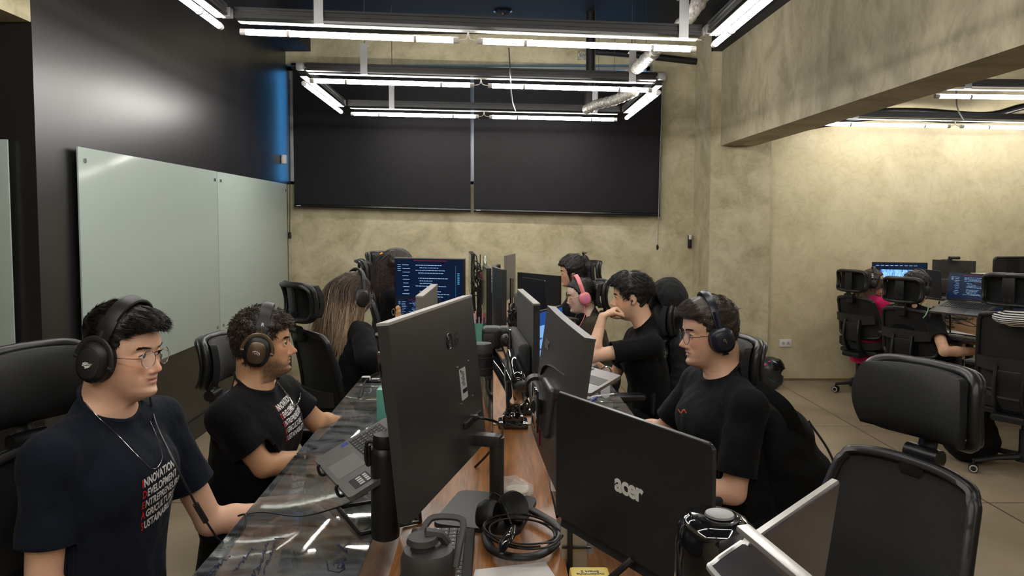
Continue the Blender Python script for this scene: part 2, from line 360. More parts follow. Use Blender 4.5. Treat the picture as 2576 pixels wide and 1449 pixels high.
def bar(root, a, b_, n, off=(0, 0, 0), gap=.10):
    """black rail with a reflector strip and n tubes hung under it, a->b tube line"""
    a, b_ = Vector(a), Vector(b_); d = (b_ - a).normalized(); up = Vector((0, 0, 1))
    side = d.cross(up).normalized()
    mb = MB()
    mb.M = look_frame((a + b_) / 2 + up * .075, d)
    L_ = (b_ - a).length + .05
    mb.box((0, 0, 0), (.055, L_, .012)).box((0, 0, .022), (.045, L_, .012)).box((0, 0, .044), (.055, L_, .012)).box((0, 0, .022), (.03, L_, .05))
    obj('rail', mb, RAILM, root, world=True)
    m2 = MB(); m2.M = look_frame((a + b_) / 2 + up * .050, d); m2.box((0, 0, 0), (.05, L_ - .04, .004))
    for k in range(int(L_ / .05)): m2.box((.012, -L_ / 2 + .05 + k * .05, -.003), (.006, .02, .003))
    obj('reflector_strip', m2, PERF, root, world=True)
    seg = ((b_ - a).length - gap * (n - 1)) / n
    for k in range(n):
        p = a + d * (k * (seg + gap)); tube_light(root, p, p + d * seg)
        if n > 1: obj('wire', MB().tube(catmull([p + d * (seg if k == 0 else 0), p + d * (seg + .04 if k == 0 else -.04) + up * .01, p + d * (seg + .05 if k == 0 else -.05) + up * .05], 4), .003, 5), WHT, root, world=True)
def hanger(root, p, side, top=CEIL):
    """galvanised strap round the rail and the cable to the ceiling"""
    mb = MB(); mb.M = Matrix.Translation(Vector(p))
    mb.box((0, -.034, .10), (.05, .003, .22)).box((0, 0, .205), (.05, .07, .003)).box((0, -.004, -.008), (.05, .06, .003))
    obj('hanger_strap', mb, GALV, root, world=True)
    obj('wire', MB().cyl(Vector(p) + Vector((0, 0, .2)), (p[0], p[1], top), .003, n=6), STEEL, root, world=True)
def fixture(label, nl, nr, fl, fr, nt, hang, near=True):
    """rectangle of rails: nl,nr near bar ends, fl,fr far bar ends (tube lines)"""
    nl, nr, fl, fr = map(Vector, (nl, nr, fl, fr)); c = (nl + fr) / 2 + Vector((0, 0, .1))
    r = thing('ceiling_light', label, 'ceiling light', c, group='rectangular tube lights hung from the black ceiling')
    if near: bar(r, nl, nr, 2)
    bar(r, fl, fr, 2)
    ex = Vector((.07, 0, 0))
    nl2, fl2 = nl - ex, fl - ex; nr2, fr2 = nr + ex, fr + ex
    bar(r, nl2.lerp(fl2, .06), nl2.lerp(fl2, .94), nt); bar(r, nr2.lerp(fr2, .06), nr2.lerp(fr2, .94), nt)
    for e, p in ((-1, nl2), (1, nr2), (-1, fl2), (1, fr2)):
        obj('corner_bracket', MB().box(p + Vector((0, 0, .10)), (.05, .05, .05), bev=.003), GALV, r, world=True)
    for p in hang: hanger(r, p, 1)
    return r
LZ = 2.60
A0, A1 = Py(605, 80, 4.05), Py(1750, 124, 4.05)
fixture('rectangle of white tubes on black rails over the near end of the desks', A0 + Vector((0, -1.62, .02)), A1 + Vector((0, -1.62, .02)), A0, A1, 1, [A0.lerp(A1, .175) + Vector((0, 0, .06)), A0.lerp(A1, .97) + Vector((0, 0, .06))])
B0, B1 = Py(780, 203, 5.4), Py(1640, 227, 5.4); D0, D1 = Py(883, 286, 6.98), Py(1552, 301, 6.98)
fixture('rectangle of white tubes on black rails hanging in front of the blinds', B0, B1, D0, D1, 1, [B0.lerp(B1, .16) + Vector((0, 0, .06)), B0.lerp(B1, .94) + Vector((0, 0, .06)), D0.lerp(D1, .155) + Vector((0, 0, .06)), D0.lerp(D1, .915) + Vector((0, 0, .06))])
G0 = A0 + Vector((0, -3.3, .03)); G1 = A1 + Vector((0, -3.3, .03))
fixture('rectangle of white tubes behind the viewer over the walkway', G0 + Vector((0, -1.6, 0)), G1 + Vector((0, -1.6, 0)), G0, G1, 1, [])
# right room lights
R0, R1 = Py(2352, 242, 5.45), Py(2352, 242, 5.45) + Vector((2.45, 0, -.03)); Q0 = Py(2068, 311, 7.0); Q1 = Q0 + Vector((2.5, 0, -.05))
fixture('rectangle of white tubes in the next room behind the cement beam', R0 - Vector((0, 0, 0)), R1, Vector((R0.x, 7.0, Q0.z)), Vector((R1.x, 7.0, Q0.z)), 1, [R0 + Vector((.22, 0, .06))]) if False else None
r = thing('ceiling_light', 'single row of white tubes nearer the beam in the next room', 'ceiling light', R0, group='tube lights in the next room')
bar(r, R0, R1, 2); hanger(r, R0 + Vector((.22, 0, .06)), 1)
r = thing('ceiling_light', 'single row of white tubes close to the cement wall in the next room', 'ceiling light', Q0, group='tube lights in the next room')
bar(r, Q0, Q1, 2); hanger(r, Q0 + Vector((.30, 0, .06)), 1); hanger(r, Q0 + Vector((1.90, 0, .06)), 1)
r = thing('ceiling_light', 'row of white tubes further right in the next room', 'ceiling light', (3.4, 2.8, 2.6), group='tube lights in the next room')
bar(r, (3.3, 3.0, 2.6), (5.8, 3.0, 2.6), 2)
r = thing('ceiling_light', 'row of white tubes near the viewer in the next room', 'ceiling light', (3.4, .6, 2.6), group='tube lights in the next room')
bar(r, (3.3, .6, 2.6), (5.8, .6, 2.6), 2)
# ---------------------------------------------------------------- pipes and ducts
FOIL = noisy('silver_pipe_wrap', (.55, .52, .47, 1), (.20, .19, .17, 1), scale=40, detail=3, dist=1, rough=.3, stretch=(1, 1, 1), bump=.6)
def wrapped(path, r, label):
    P = catmull(path, 14); R = [r * (1 + .10 * math.sin(i * 2.3) + .05 * math.sin(i * 5.1)) for i in range(len(P))]
    R[0] *= .75; R[-1] *= .7
    o = thing('insulated_pipe', label, 'pipe', P[0], group=None)
    obj('pipe_wrap', MB().tube(P, R, 14), FOIL, o, world=True, ang=80)
    for k in (len(P) // 3, 2 * len(P) // 3): obj('tie_wire', MB().cyl(P[k], (P[k].x, P[k].y, CEIL), .0015, n=5), BLK, o, world=True)
wrapped([Py(1800, -60, 4.0), Py(1735, 40, 4.35), Py(1692, 84, 4.75)], .040, 'silver wrapped pipe crossing above the near light rail')
wrapped([Py(1655, 120, 4.75), Py(1610, 165, 5.25), Py(1575, 192, 5.7)], .042, 'silver wrapped pipe between the two light rectangles')
wrapped([Py(1600, 228, 5.8), Py(1545, 252, 6.2), Py(1505, 262, 6.45), Py(1474, 276, 6.75)], .042, 'silver wrapped pipe bending down inside the far light rectangle')
def pipe(path, r, label, m=BLK): return tag(obj('pipe', MB().tube(catmull(path, 8), r, 12), m), label, 'pipe')
pipe([(Py(1486, 130, 7.2).x, 7.2, CEIL), Py(1486, 130, 7.2), Py(1485, 200, 7.2), Py(1478, 290, 7.2)], .045, 'vertical black pipe in front of the right blind')
pipe([Py(1480, 128, 7.97), Py(1600, 138, 7.98), Py(1752, 155, 7.99)], .036, 'black pipe running along the top of the back wall')
tag(obj('patch', MB().box(Py(1466, 140, 8.02), (.11, .03, .09), bev=.004), FOIL), 'small crumpled silver patch at the top of the back wall', 'patch')
pipe([(2.7, 7.30, 2.50), Py(2160, 287, 7.25), Py(2300, 280, 7.2), Py(2480, 290, 7.2), Py(2580, 268, 7.2), Py(2700, 262, 7.2)], .035, 'thick black pipe sagging along the wall of the next room', mat('black_wrap', (.010, .010, .011, 1), .25, bump=(30, .4, (1, 1, 1))))
pipe([(2.7, 7.35, 2.47), Py(2200, 297, 7.3), Py(2400, 305, 7.3), Py(2600, 300, 7.3)], .022, 'thinner black pipe under the sagging one')
tag(obj('cable', MB().tube(catmull([Py(2406, 225, 5.6), Py(2408, 270, 5.9), Py(2424, 302, 6.6)], 6), .006, 6), CABLE), 'thin black cable drooping between the two tube rows', 'cable')
tag(obj('cable', MB().tube(catmull([Py(1280, 120, 5.2), Py(1284, 190, 5.3), Py(1288, 250, 6.0), Py(1297, 278, 6.9)], 6), .005, 6), CABLE), 'thin dark cable hanging between the blinds and the lights', 'cable')
c = Pz(1265, 26, CEIL); t = thing('ceiling_vent', 'small round black fitting in the dark ceiling', 'ceiling fitting', c)
obj('ring', MB().lathe([(.085, 0), (.09, -.012), (.07, -.02), (.065, -.004)], 28), BLKG, t); obj('insert', MB().lathe([(0.001, -.006), (.064, -.006), (.064, 0)], 24), BLKM, t)
# ---------------------------------------------------------------- wall fittings
p = Py(1735, 608, BW - .02); t = thing('wall_sensor', 'small black and white remote holder on the back wall beside the column', 'remote control', p)
obj('holder', MB().box(p, (.04, .025, .14), bev=.008), BLK, t, world=True); obj('top_piece', MB().box(p + Vector((.002, -.012, .05)), (.03, .012, .05), bev=.004), WHT, t, world=True)
p = Px(715, 401, LW + .03); t = thing('wall_sensor', 'small white motion sensor on the black wall next to the blind', 'sensor', p)
obj('sensor_body', MB().box(p, (.05, .06, .10), bev=.018), WHT, t, world=True); obj('arm', MB().cyl(p, p - Vector((.04, 0, 0)), .012), WHT, t, world=True)
p = Py(1976, 863, RW - .006); t = thing('wall_outlet', 'white double power outlet low on the cement wall', 'outlet', p)
obj('cover_plate', MB().box(p, (.122, .010, .078), bev=.003), WHT, t, world=True)
for s_ in (-.024, .024):
    obj('socket', MB().cyl(p + Vector((s_, -.009, 0)), p + Vector((s_, -.003, 0)), .017, n=6), mat('socket_grey', (.5, .48, .45, 1), .4), t, world=True)
    hol = MB()
    for dz in (-.007, 0, .007): hol.cyl(p + Vector((s_, -.0105, dz)), p + Vector((s_, -.008, dz)), .0025, n=8)
    obj('socket_hole', hol, BLK, t, world=True)
# ============================================================ OFFICE CHAIRS
def mesh_fabric(name, col, see=0.12, sc=260):
    m = mat(name, col, .6, spec=.3); T = m.node_tree; N = T.nodes; L = T.links
    tc = N.new('ShaderNodeTexCoord'); mp = N.new('ShaderNodeMapping'); mp.inputs['Scale'].default_value = (sc, sc, sc * 1.4)
    wv = N.new('ShaderNodeTexWave'); wv.bands_direction = 'Z'; wv.inputs['Scale'].default_value = .35; wv.inputs['Distortion'].default_value = .6
    L.new(tc.outputs['Object'], mp.inputs[0]); L.new(mp.outputs[0], wv.inputs['Vector'])
    bp = N.new('ShaderNodeBump'); bp.inputs['Strength'].default_value = .5; bp.inputs['Distance'].default_value = .002
    L.new(wv.outputs[0], bp.inputs['Height']); L.new(bp.outputs[0], N['Principled BSDF'].inputs['Normal'])
    r = N.new('ShaderNodeMapRange'); r.inputs[1].default_value = .0; r.inputs[2].default_value = 1.; r.inputs[3].default_value = 1.0 - 2 * see; r.inputs[4].default_value = 1.0
    L.new(wv.outputs[0], r.inputs[0]); L.new(r.outputs[0], N['Principled BSDF'].inputs['Alpha'])
    return m
CH_MESH = mesh_fabric('chair_back_mesh', (.016, .0155, .0155, 1), .10)
CH_HEAD = mesh_fabric('chair_head_fabric', (.013, .013, .014, 1), 0.0, 300)
CH_FAB = mat('chair_seat_fabric', (.008, .008, .009, 1), .85, bump=(300, .4, (1, 1, 1)))
CH_FR = mat('chair_frame', (.010, .010, .011, 1), .36)
CH_HI = mat('chair_edge_trim', (.03, .029, .029, 1), .35)
def chair(label, x, y, ang, hz=1.14, hang=0.0, arms=True, group='black mesh office chairs with headrests', htilt=0.0, lean=0.0, seat_z=.47):
    """faces the direction ang (degrees from +X); hz: height of headrest centre"""
    r = thing('office_chair', label, 'chair', (x, y, 0), math.radians(ang) - PI / 2, group)
    bt = hz - .165                     # top of the back panel
    bb = seat_z + .09
    def by(z): # rear offset of the back at height z
        t_ = (z - bb) / (bt - bb); return -.215 - .075 * t_ - .035 * math.sin(PI * min(max(t_, 0), 1)) * -1 * .6 - lean * t_
    def hw(z):
        t_ = (z - bb) / (bt - bb); return .212 + .014 * math.sin(PI * min(1, max(0, t_))) - .030 * t_
    # seat
    def seat(u, v):
        a = (u - .5) * 2; b_ = (v - .5) * 2
        k = math.sqrt(max(1e-6, 1 - .28 * a * a * b_ * b_)); 
        return (a * .25 * k, b_ * .24 * k + .01, seat_z + .028 * a * a - .03 * max(0, b_) ** 3), (0, 0, 1)
    obj('seat', MB().sheet(seat, 14, 14, .065), CH_FAB, r, ang=60)
    obj('seat_pan', MB().box((0, -.0, seat_z - .055), (.40, .40, .045), bev=.02), CH_FR, r)
    # back frame: rounded outline following the curve
    out = []
    zs = [bb + (bt - bb) * k / 12 for k in range(13)]
    pts = [(-hw(z), z) for z in zs]; top = [(-hw(bt) + .0, bt)]
    loop = [(-hw(z), z) for z in zs[1:-1]] + [(-hw(bt) * .985, bt - .022), (-hw(bt) * .90, bt - .003), (-hw(bt) * .5, bt + .008), (0, bt + .010), (hw(bt) * .5, bt + .008), (hw(bt) * .90, bt - .003), (hw(bt) * .985, bt - .022)] + [(hw(z), z) for z in reversed(zs[1:-1])] + [(hw(bb) * .85, bb), (0, bb - .012), (-hw(bb) * .85, bb)]
    def bp(x_, z_, off=0): return (x_, by(z_) + .9 * x_ * x_ + off, z_)
    P = catmull([bp(a, b_) for a, b_ in loop] + [bp(*loop[0])], 4)[:-1]
    obj('back_frame', MB().tube(P, .0155, 8, closed=True, flat=1.0), CH_FR, r, ang=60)
    obj('frame_trim', MB().tube([p + Vector((0, .010, 0)) for p in P if p.z > bt - .22], .011, 6), CH_HI, r, ang=60)
    def bm_(u, v):
        z_ = bb + (bt + .008 - bb) * v; return bp((u - .5) * 2 * hw(min(z_, bt)) * (.985 if .04 < v < .96 else .93), z_, .004), (0, 1, 0)
    obj('back_mesh', MB().sheet(bm_, 14, 16, .004), CH_MESH, r, ang=60)
    # rear lumbar bar and spine
    lz = bb + .16
    def lum(u, v):
        x_ = (u - .5) * .40; z_ = lz + (v - .5) * (.10 - .05 * abs(u - .5)) + .25 * x_ * x_; return (x_, by(z_) - .045 + 1.0 * x_ * x_, z_), (0, 1, 0)
    obj('lumbar_support', MB().sheet(lum, 12, 4, .016), DGR, r, ang=60)
    sp = MB()
    for s_ in (-1, 1): sp.tube(catmull([(s_ * .075, by(lz) - .045, lz), (s_ * .075, by(bb) - .075, bb - .02), (s_ * .07, -.20, seat_z - .06), (s_ * .05, -.05, seat_z - .07)], 5), .022, 8, flat=.6)
    sp.box((0, by(lz) - .05, lz - .11), (.17, .022, .17), bev=.01); sp.box((0, -.20, seat_z - .075), (.19, .20, .05), bev=.02)
    obj('spine', sp, CH_FR, r)
    # headrest on its bracket
    H = Matrix.Translation((0, by(bt) - .045 + .0, hz)) @ Matrix.Rotation(math.radians(hang), 4, 'Z') @ Matrix.Rotation(math.radians(htilt), 4, 'X')
    def cush(u, v):
        a = (u - .5) * 2; b_ = (v - .5) * 2; k = 1 - .10 * b_ * b_ * a * a
        return (a * .150 * k, .045 + .040 * a * a - .018 * b_ * b_ + (.012 * (1 - a ** 4) * (1 - b_ ** 4)), b_ * .090 * (1 - .10 * a * a)), (0, 1, 0)
    obj('headrest_cushion', MB().sheet(cush, 18, 12, .026, H), CH_HEAD, r, ang=70)
    rim = [Vector((a * .150, .010 + .040 * a * a - .018 * b_ * b_, b_ * .090)) for a, b_ in [(math.copysign(abs(math.cos(t_)) ** .35, math.cos(t_)), math.copysign(abs(math.sin(t_)) ** .35, math.sin(t_))) for t_ in [2 * PI * k / 36 for k in range(36)]]]
    hs = MB(); hs.tube([p for p in rim], .016, 8, H, closed=True, flat=1.0)
    hs.tube([p - Vector((0, .022, 0)) for p in rim], .010, 6, H, closed=True)
    hs.sheet(lambda u, v: ((u - .5) * .075, -.005 - .01 * math.sin(PI * v), (v - .5) * .165), 2, 6, .014, H) if False else None
    hs.box((0, -.004, 0), (.07, .018, .17), H, bev=.006)
    obj('headrest_shell', hs, CH_FR, r, ang=60)
    hb = MB(); e0 = H @ Vector((0, -.012, -.05))
    hb.tube([e0, (0, by(bt) - .055, (bt + hz) / 2 - .01), (0, by(bt) - .035, bt + .01)], [.024, .026, .028], 8, flat=.45, up=(0, 1, 0))
    hb.box((0, by(bt) - .012, bt - .01), (.075, .055, .06), bev=.012); hb.cyl((-.045, by(bt) - .035, bt + .025), (.045, by(bt) - .035, bt + .025), .022, n=18)
    obj('headrest_bracket', hb, CH_FR, r)
    if arms:
        for s_ in (-1, 1):
            obj('armrest_pad', MB().box((s_ * .285, .02, seat_z + .215), (.085, .25, .032), bev=.014, seg=3), CH_FR, r)
            am = MB(); am.box((s_ * .285, -.01, seat_z + .10), (.03, .06, .21), bev=.008); am.tube([(s_ * .285, -.01, seat_z + .01), (s_ * .27, -.01, seat_z - .05), (s_ * .15, -.01, seat_z - .06)], .024, 8)
            obj('armrest_post', am, CH_FR, r)
    g = MB(); g.cyl((0, 0, .10), (0, 0, .28), .027, n=18).cyl((0, 0, .26), (0, 0, seat_z - .07), .016, n=14).box((0, 0, seat_z - .085), (.16, .22, .04), bev=.012)
    obj('gas_lift', g, CH_FR, r)
    st = MB(); st.cyl((0, 0, .075), (0, 0, .13), .045, .038, n=20)
    for k in range(5):
        a = 2 * PI * k / 5 + .3; c, s_ = math.cos(a), math.sin(a)
        st.tube([(c * .03, s_ * .03, .105), (c * .17, s_ * .17, .098), (c * .315, s_ * .315, .078)], [.030, .025, .018], 8, flat=.7, up=(0, 0, 1))
        cs = MB(); cc = Vector((c * .315, s_ * .315, .030)); w = Vector((-s_ * .6 + c * .4, c * .6 + s_ * .4, 0)).normalized()
        cs.cyl(cc - w * .026, cc - w * .006, .029, n=18).cyl(cc + w * .006, cc + w * .026, .029, n=18).cyl(cc + Vector((0, 0, .0)), cc + Vector((0, 0, .045)), .008, n=8)
        co = obj('caster', cs, BLK, r)
        rg = MB()
        for s2 in (-1, 1): rg.tube([cc + w * s2 * .0262 + Vector((w.y * math.cos(t_), -w.x * math.cos(t_), math.sin(t_))) * .020 for t_ in [2 * PI * j / 16 for j in range(16)]], .0045, 5, closed=True)
        obj('wheel_ring', rg, mat('grey_wheel_ring', (.42, .41, .39, 1), .4), co)
    obj('star_base', st, CH_FR, r)
    return r
# ============================================================ PEOPLE: signed fields meshed with surface nets
class Field:
    def __init__(s, lo, hi, h):
        s.h = h; s.lo = np.array(lo, float); n = np.ceil((np.array(hi, float) - s.lo) / h).astype(int) + 1
        s.ax = [(s.lo[i] + h * np.arange(n[i])).astype(np.float32) for i in range(3)]
        s.F = np.full(n, 0.06, np.float32)
    def sub(s, lo, hi):
        sl = []
        for i in range(3):
            a = int(np.floor((lo[i] - s.lo[i]) / s.h)); b = int(np.ceil((hi[i] - s.lo[i]) / s.h)) + 1
            a = max(a, 0); b = min(b, len(s.ax[i])); 
            if b <= a: return None
            sl.append(slice(a, b))
        X, Y, Z = np.meshgrid(s.ax[0][sl[0]], s.ax[1][sl[1]], s.ax[2][sl[2]], indexing='ij', sparse=True)
        return tuple(sl), X, Y, Z
    def put(s, sl, d, k, op='u'):
        A = s.F[sl]
        if op == 'u':
            if k > 0:
                hh = np.clip(.5 + .5 * (A - d) / k, 0, 1); s.F[sl] = A + (d - A) * hh - k * hh * (1 - hh)
            else: s.F[sl] = np.minimum(A, d)
        elif op == 's': s.F[sl] = np.maximum(A, -d)
        elif op == 'i': s.F[sl] = np.maximum(A, d)
    def cap(s, a, b, ra, rb, k=.015, side=None, asp=1.0, op='u'):
        a = np.array(a, float); b = np.array(b, float); m = max(ra, rb) * max(asp, 1) + k + .05
        r = s.sub(np.minimum(a, b) - m, np.maximum(a, b) + m)
        if r is None: return s
        sl, X, Y, Z = r; ab = b - a; L2 = max(ab @ ab, 1e-9)
        px, py, pz = X - a[0], Y - a[1], Z - a[2]
        t = np.clip((px * ab[0] + py * ab[1] + pz * ab[2]) / L2, 0, 1)
        ox, oy, oz = px - t * ab[0], py - t * ab[1], pz - t * ab[2]
        if side is not None and asp != 1:
            sd = np.array(side, float); sd /= np.linalg.norm(sd); q = (ox * sd[0] + oy * sd[1] + oz * sd[2]) * (1 - 1 / asp)
            ox, oy, oz = ox - q * sd[0], oy - q * sd[1], oz - q * sd[2]
        d = np.sqrt(ox * ox + oy * oy + oz * oz) - (ra + t * (rb - ra))
        s.put(sl, d.astype(np.float32), k, op); return s
    def ell(s, c, r, k=.01, M=None, op='u'):
        """ellipsoid; M: 3x3 with the axes as columns"""
        c = np.array(c, float); m = max(r) + k + .02; q = s.sub(c - m, c + m)
        if q is None: return s
        sl, X, Y, Z = q; x, y, z = X - c[0], Y - c[1], Z - c[2]
        if M is not None:
            M = np.array(M, float); x, y, z = (x * M[0, i] + y * M[1, i] + z * M[2, i] for i in range(3))
        u = np.sqrt((x / r[0]) ** 2 + (y / r[1]) ** 2 + (z / r[2]) ** 2); g = np.sqrt((x / r[0] ** 2) ** 2 + (y / r[1] ** 2) ** 2 + (z / r[2] ** 2) ** 2) + 1e-6
        s.put(sl, (u * (u - 1) / g).astype(np.float32), k, op); return s
    def mesh(s):
        F = s.F; ins = F < 0; nx, ny, nz = F.shape
        cnt = np.zeros((nx - 1, ny - 1, nz - 1), np.uint8); C8 = [(i, j, k) for i in (0, 1) for j in (0, 1) for k in (0, 1)]
        for i, j, k in C8: cnt += ins[i:nx - 1 + i, j:ny - 1 + j, k:nz - 1 + k]
        act = (cnt > 0) & (cnt < 8); idx = np.argwhere(act); N = len(idx)
        vid = np.full(act.shape, -1, np.int32); vid[act] = np.arange(N)
        val = {c: F[idx[:, 0] + c[0], idx[:, 1] + c[1], idx[:, 2] + c[2]] for c in C8}
        acc = np.zeros((N, 3)); w = np.zeros(N)
        for a in C8:
            for e in range(3):
                if a[e] == 0:
                    b = list(a); b[e] = 1; b = tuple(b); va, vb = val[a], val[b]; m = (va < 0) != (vb < 0)
                    t = np.where(m, va / np.where(m, va - vb, 1), 0)
                    p = np.tile(np.array(a, float), (N, 1)); p[:, e] += t; acc[m] += p[m]; w[m] += 1
        V = (idx + acc / w[:, None]) * s.h + s.lo
        Q = []
        for e in range(3):
            A = [slice(None)] * 3; B = [slice(None)] * 3; A[e] = slice(0, -1); B[e] = slice(1, None)
            for o in range(3):
                if o != e: A[o] = slice(1, -1); B[o] = slice(1, -1)
            ia, ib = ins[tuple(A)], ins[tuple(B)]; ch = np.argwhere(ia != ib)
            if not len(ch): continue
            fl = ia[tuple(ch.T)]; g = ch.copy(); o1, o2 = [o for o in range(3) if o != e]
            g[:, o1] += 1; g[:, o2] += 1
            def cell(d1, d2): q = g.copy(); q[:, o1] -= d1; q[:, o2] -= d2; return vid[tuple(q.T)]
            q = np.stack([cell(1, 1), cell(0, 1), cell(0, 0), cell(1, 0)], 1)
            f2 = fl if e != 1 else ~fl
            q[~f2] = q[~f2][:, ::-1]; Q.append(q)
        return V, np.concatenate(Q)
def np_mesh(name, V, Q, m=None, parent=None, ang=None, cols=None):
    me = bpy.data.meshes.new(name); n = len(V); k = Q.shape[1]
    me.vertices.add(n); me.vertices.foreach_set('co', np.ascontiguousarray(V, np.float32).ravel())
    me.loops.add(Q.size); me.loops.foreach_set('vertex_index', Q.astype(np.int32).ravel())
    me.polygons.add(len(Q)); me.polygons.foreach_set('loop_start', np.arange(0, Q.size, k, dtype=np.int32))
    me.update(calc_edges=True); me.validate()
    me.polygons.foreach_set('use_smooth', np.ones(len(me.polygons), bool))
    if ang: me.set_sharp_from_angle(angle=math.radians(ang))
    if cols is not None:
        ca = me.color_attributes.new('Col', 'FLOAT_COLOR', 'POINT'); c4 = np.ones((len(me.vertices), 4), np.float32); c4[:, :3] = cols[:len(me.vertices)]
        ca.data.foreach_set('color', c4.ravel())
    return link(name, me, m, parent)
def vnoise(P, s, seed=0.0):
    """cheap smooth value noise by summed sines, P (n,3)"""
    x, y, z = (P[:, i] * s + seed * (i + 1.3) for i in range(3))
    return (np.sin(x * 1.7 + 1.3 * np.sin(y * 1.1 + z * .7)) + np.sin(y * 1.9 + 1.5 * np.sin(z * 1.3 + x * .6)) + np.sin(z * 2.1 + 1.1 * np.sin(x * 1.2 - y * .9))) / 3
def smooth_mesh(V, Q, it=2, lam=.5):
    for _ in range(it):
        acc = np.zeros_like(V); w = np.zeros(len(V))
        for a, b in ((0, 1), (1, 2), (2, 3), (3, 0)):
            np.add.at(acc, Q[:, a], V[Q[:, b]]); np.add.at(acc, Q[:, b], V[Q[:, a]]); np.add.at(w, Q[:, a], 1); np.add.at(w, Q[:, b], 1)
        V = V + lam * (acc / np.maximum(w, 1)[:, None] - V)
    return V
def normals(V, Q):
    n = np.cross(V[Q[:, 2]] - V[Q[:, 0]], V[Q[:, 3]] - V[Q[:, 1]]); N = np.zeros_like(V)
    for i in range(4): np.add.at(N, Q[:, i], n)
    return N / (np.linalg.norm(N, axis=1)[:, None] + 1e-12)
def n3(v): v = np.array(v, float); return v / (np.linalg.norm(v) + 1e-12)
def crs(a, b): return np.cross(np.array(a, float), np.array(b, float))
# ---- head profile tables (metres, head frame: +Y face, z=0 eyes)
ZT = np.array([-.135, -.122, -.112, -.098, -.085, -.072, -.062, -.050, -.035, -.018, .004, .020, .036, .055, .075, .092, .105, .115, .1205])
FR = np.array([.032, .064, .085, .0905, .0855, .0865, .0880, .0880, .0865, .0850, .0850, .0905, .0920, .0890, .0800, .0640, .0450, .0220, .001])
BK = np.array([.030, .034, .040, .050, .058, .066, .072, .079, .087, .095, .101, .1035, .1035, .100, .091, .076, .057, .031, .001])
WD = np.array([.016, .026, .035, .044, .051, .0575, .0610, .0645, .0680, .0705, .0730, .0745, .0760, .0755, .0700, .0600, .0460, .0250, .001])
NZ = np.array([-.058, -.050, -.0455, -.040, -.034, -.024, -.012, .002, .014, .03]); NP = np.array([0, .004, .016, .0235, .0245, .0185, .0115, .0050, .0020, 0]); NS = np.array([.012, .015, .0125, .0105, .0095, .0082, .0075, .008, .010, .012])
def head_d(x, y, z, opt, inflate=0.0, face=True):
    """distance-like field of a head in head coordinates (arrays)"""
    jw = opt.get('jaw', 1.0)
    fr = np.interp(z, ZT, FR); bk = np.interp(z, ZT, BK); wd = np.interp(z, ZT, WD)
    wd = wd * np.where(z < -.03, 1 + (jw - 1) * np.clip((-.03 - z) / .05, 0, 1), 1)
    yc = -.008 + 0 * z; fy = y - yc; a = np.where(fy > 0, fr + .008, bk - .008) ; a = np.maximum(a, .004); wd = np.maximum(wd, .004)
    n = np.where(fy > 0, 2.25, 2.1); ax = np.abs(x)
    s_ = ((ax / wd) ** n + (np.abs(fy) / a) ** n) ** (1 / n)
    rr = np.sqrt(x * x + fy * fy); R = rr / np.maximum(s_, 1e-4)
    d = (rr - R); d = np.where(rr < 1e-3, -np.minimum(wd, a), d) * .85
    a0 = np.where(fy > 0, .1000, .0955); zc = z - .036; q = np.sqrt((ax / .076) ** 2 + (fy / a0) ** 2 + (zc / .0850) ** 2)
    p_ = np.sqrt(ax * ax + fy * fy + zc * zc); de = (q - 1) * p_ / np.maximum(q, 1e-3); de = np.where(q < .05, -.07, de)
    bl = np.clip((z - .036) / .022, 0, 1); d = d * (1 - bl) + de * bl
    d = np.maximum(d, -.135 - z)
    if face:
        m = np.clip((y - .02) / .03, 0, 1)
        ns = opt.get('nose', 1.0)
        npz = np.interp(z, NZ, NP, left=0, right=0) * ns; nsz = np.interp(z, NZ, NS)
        d = d - m * npz * np.exp(-(ax / nsz) ** 2)
        d = d + m * .0085 * np.exp(-((ax - .031) / .016) ** 2 - ((z - .001) / .012) ** 2)
        d = d + m * .004 * np.exp(-((ax - .012) / .008) ** 2 - ((z - .004) / .012) ** 2)
        d = d - m * .0035 * np.exp(-((ax - .028) / .022) ** 2 - ((z - .021) / .008) ** 2)
        d = d - m * .0045 * np.exp(-((ax - .045) / .020) ** 2 - ((z + .026) / .020) ** 2)
        d = d + m * .003 * np.exp(-((ax - .030) / .010) ** 2 - ((z + .052) / .016) ** 2)
        d = d - m * .0045 * np.exp(-(x / .020) ** 2 - ((z + .101) / .013) ** 2)
        lw = opt.get('lips', 1.0)
        d = d - m * .0048 * lw * np.exp(-(x / .020) ** 2 - ((z + .0625) / .0050) ** 2)
        d = d - m * .0052 * lw * np.exp(-(x / .017) ** 2 - ((z + .0745) / .0055) ** 2)
        sm = opt.get('smile', 0) * (ax / .025) ** 2 * .005
        d = d + m * .0042 * np.exp(-(x / .023) ** 4 - ((z + .0685 - sm) / .0021) ** 2)
        d = d + m * .0020 * np.exp(-(x / .02) ** 2 - ((z + .086) / .006) ** 2)
    return d - inflate
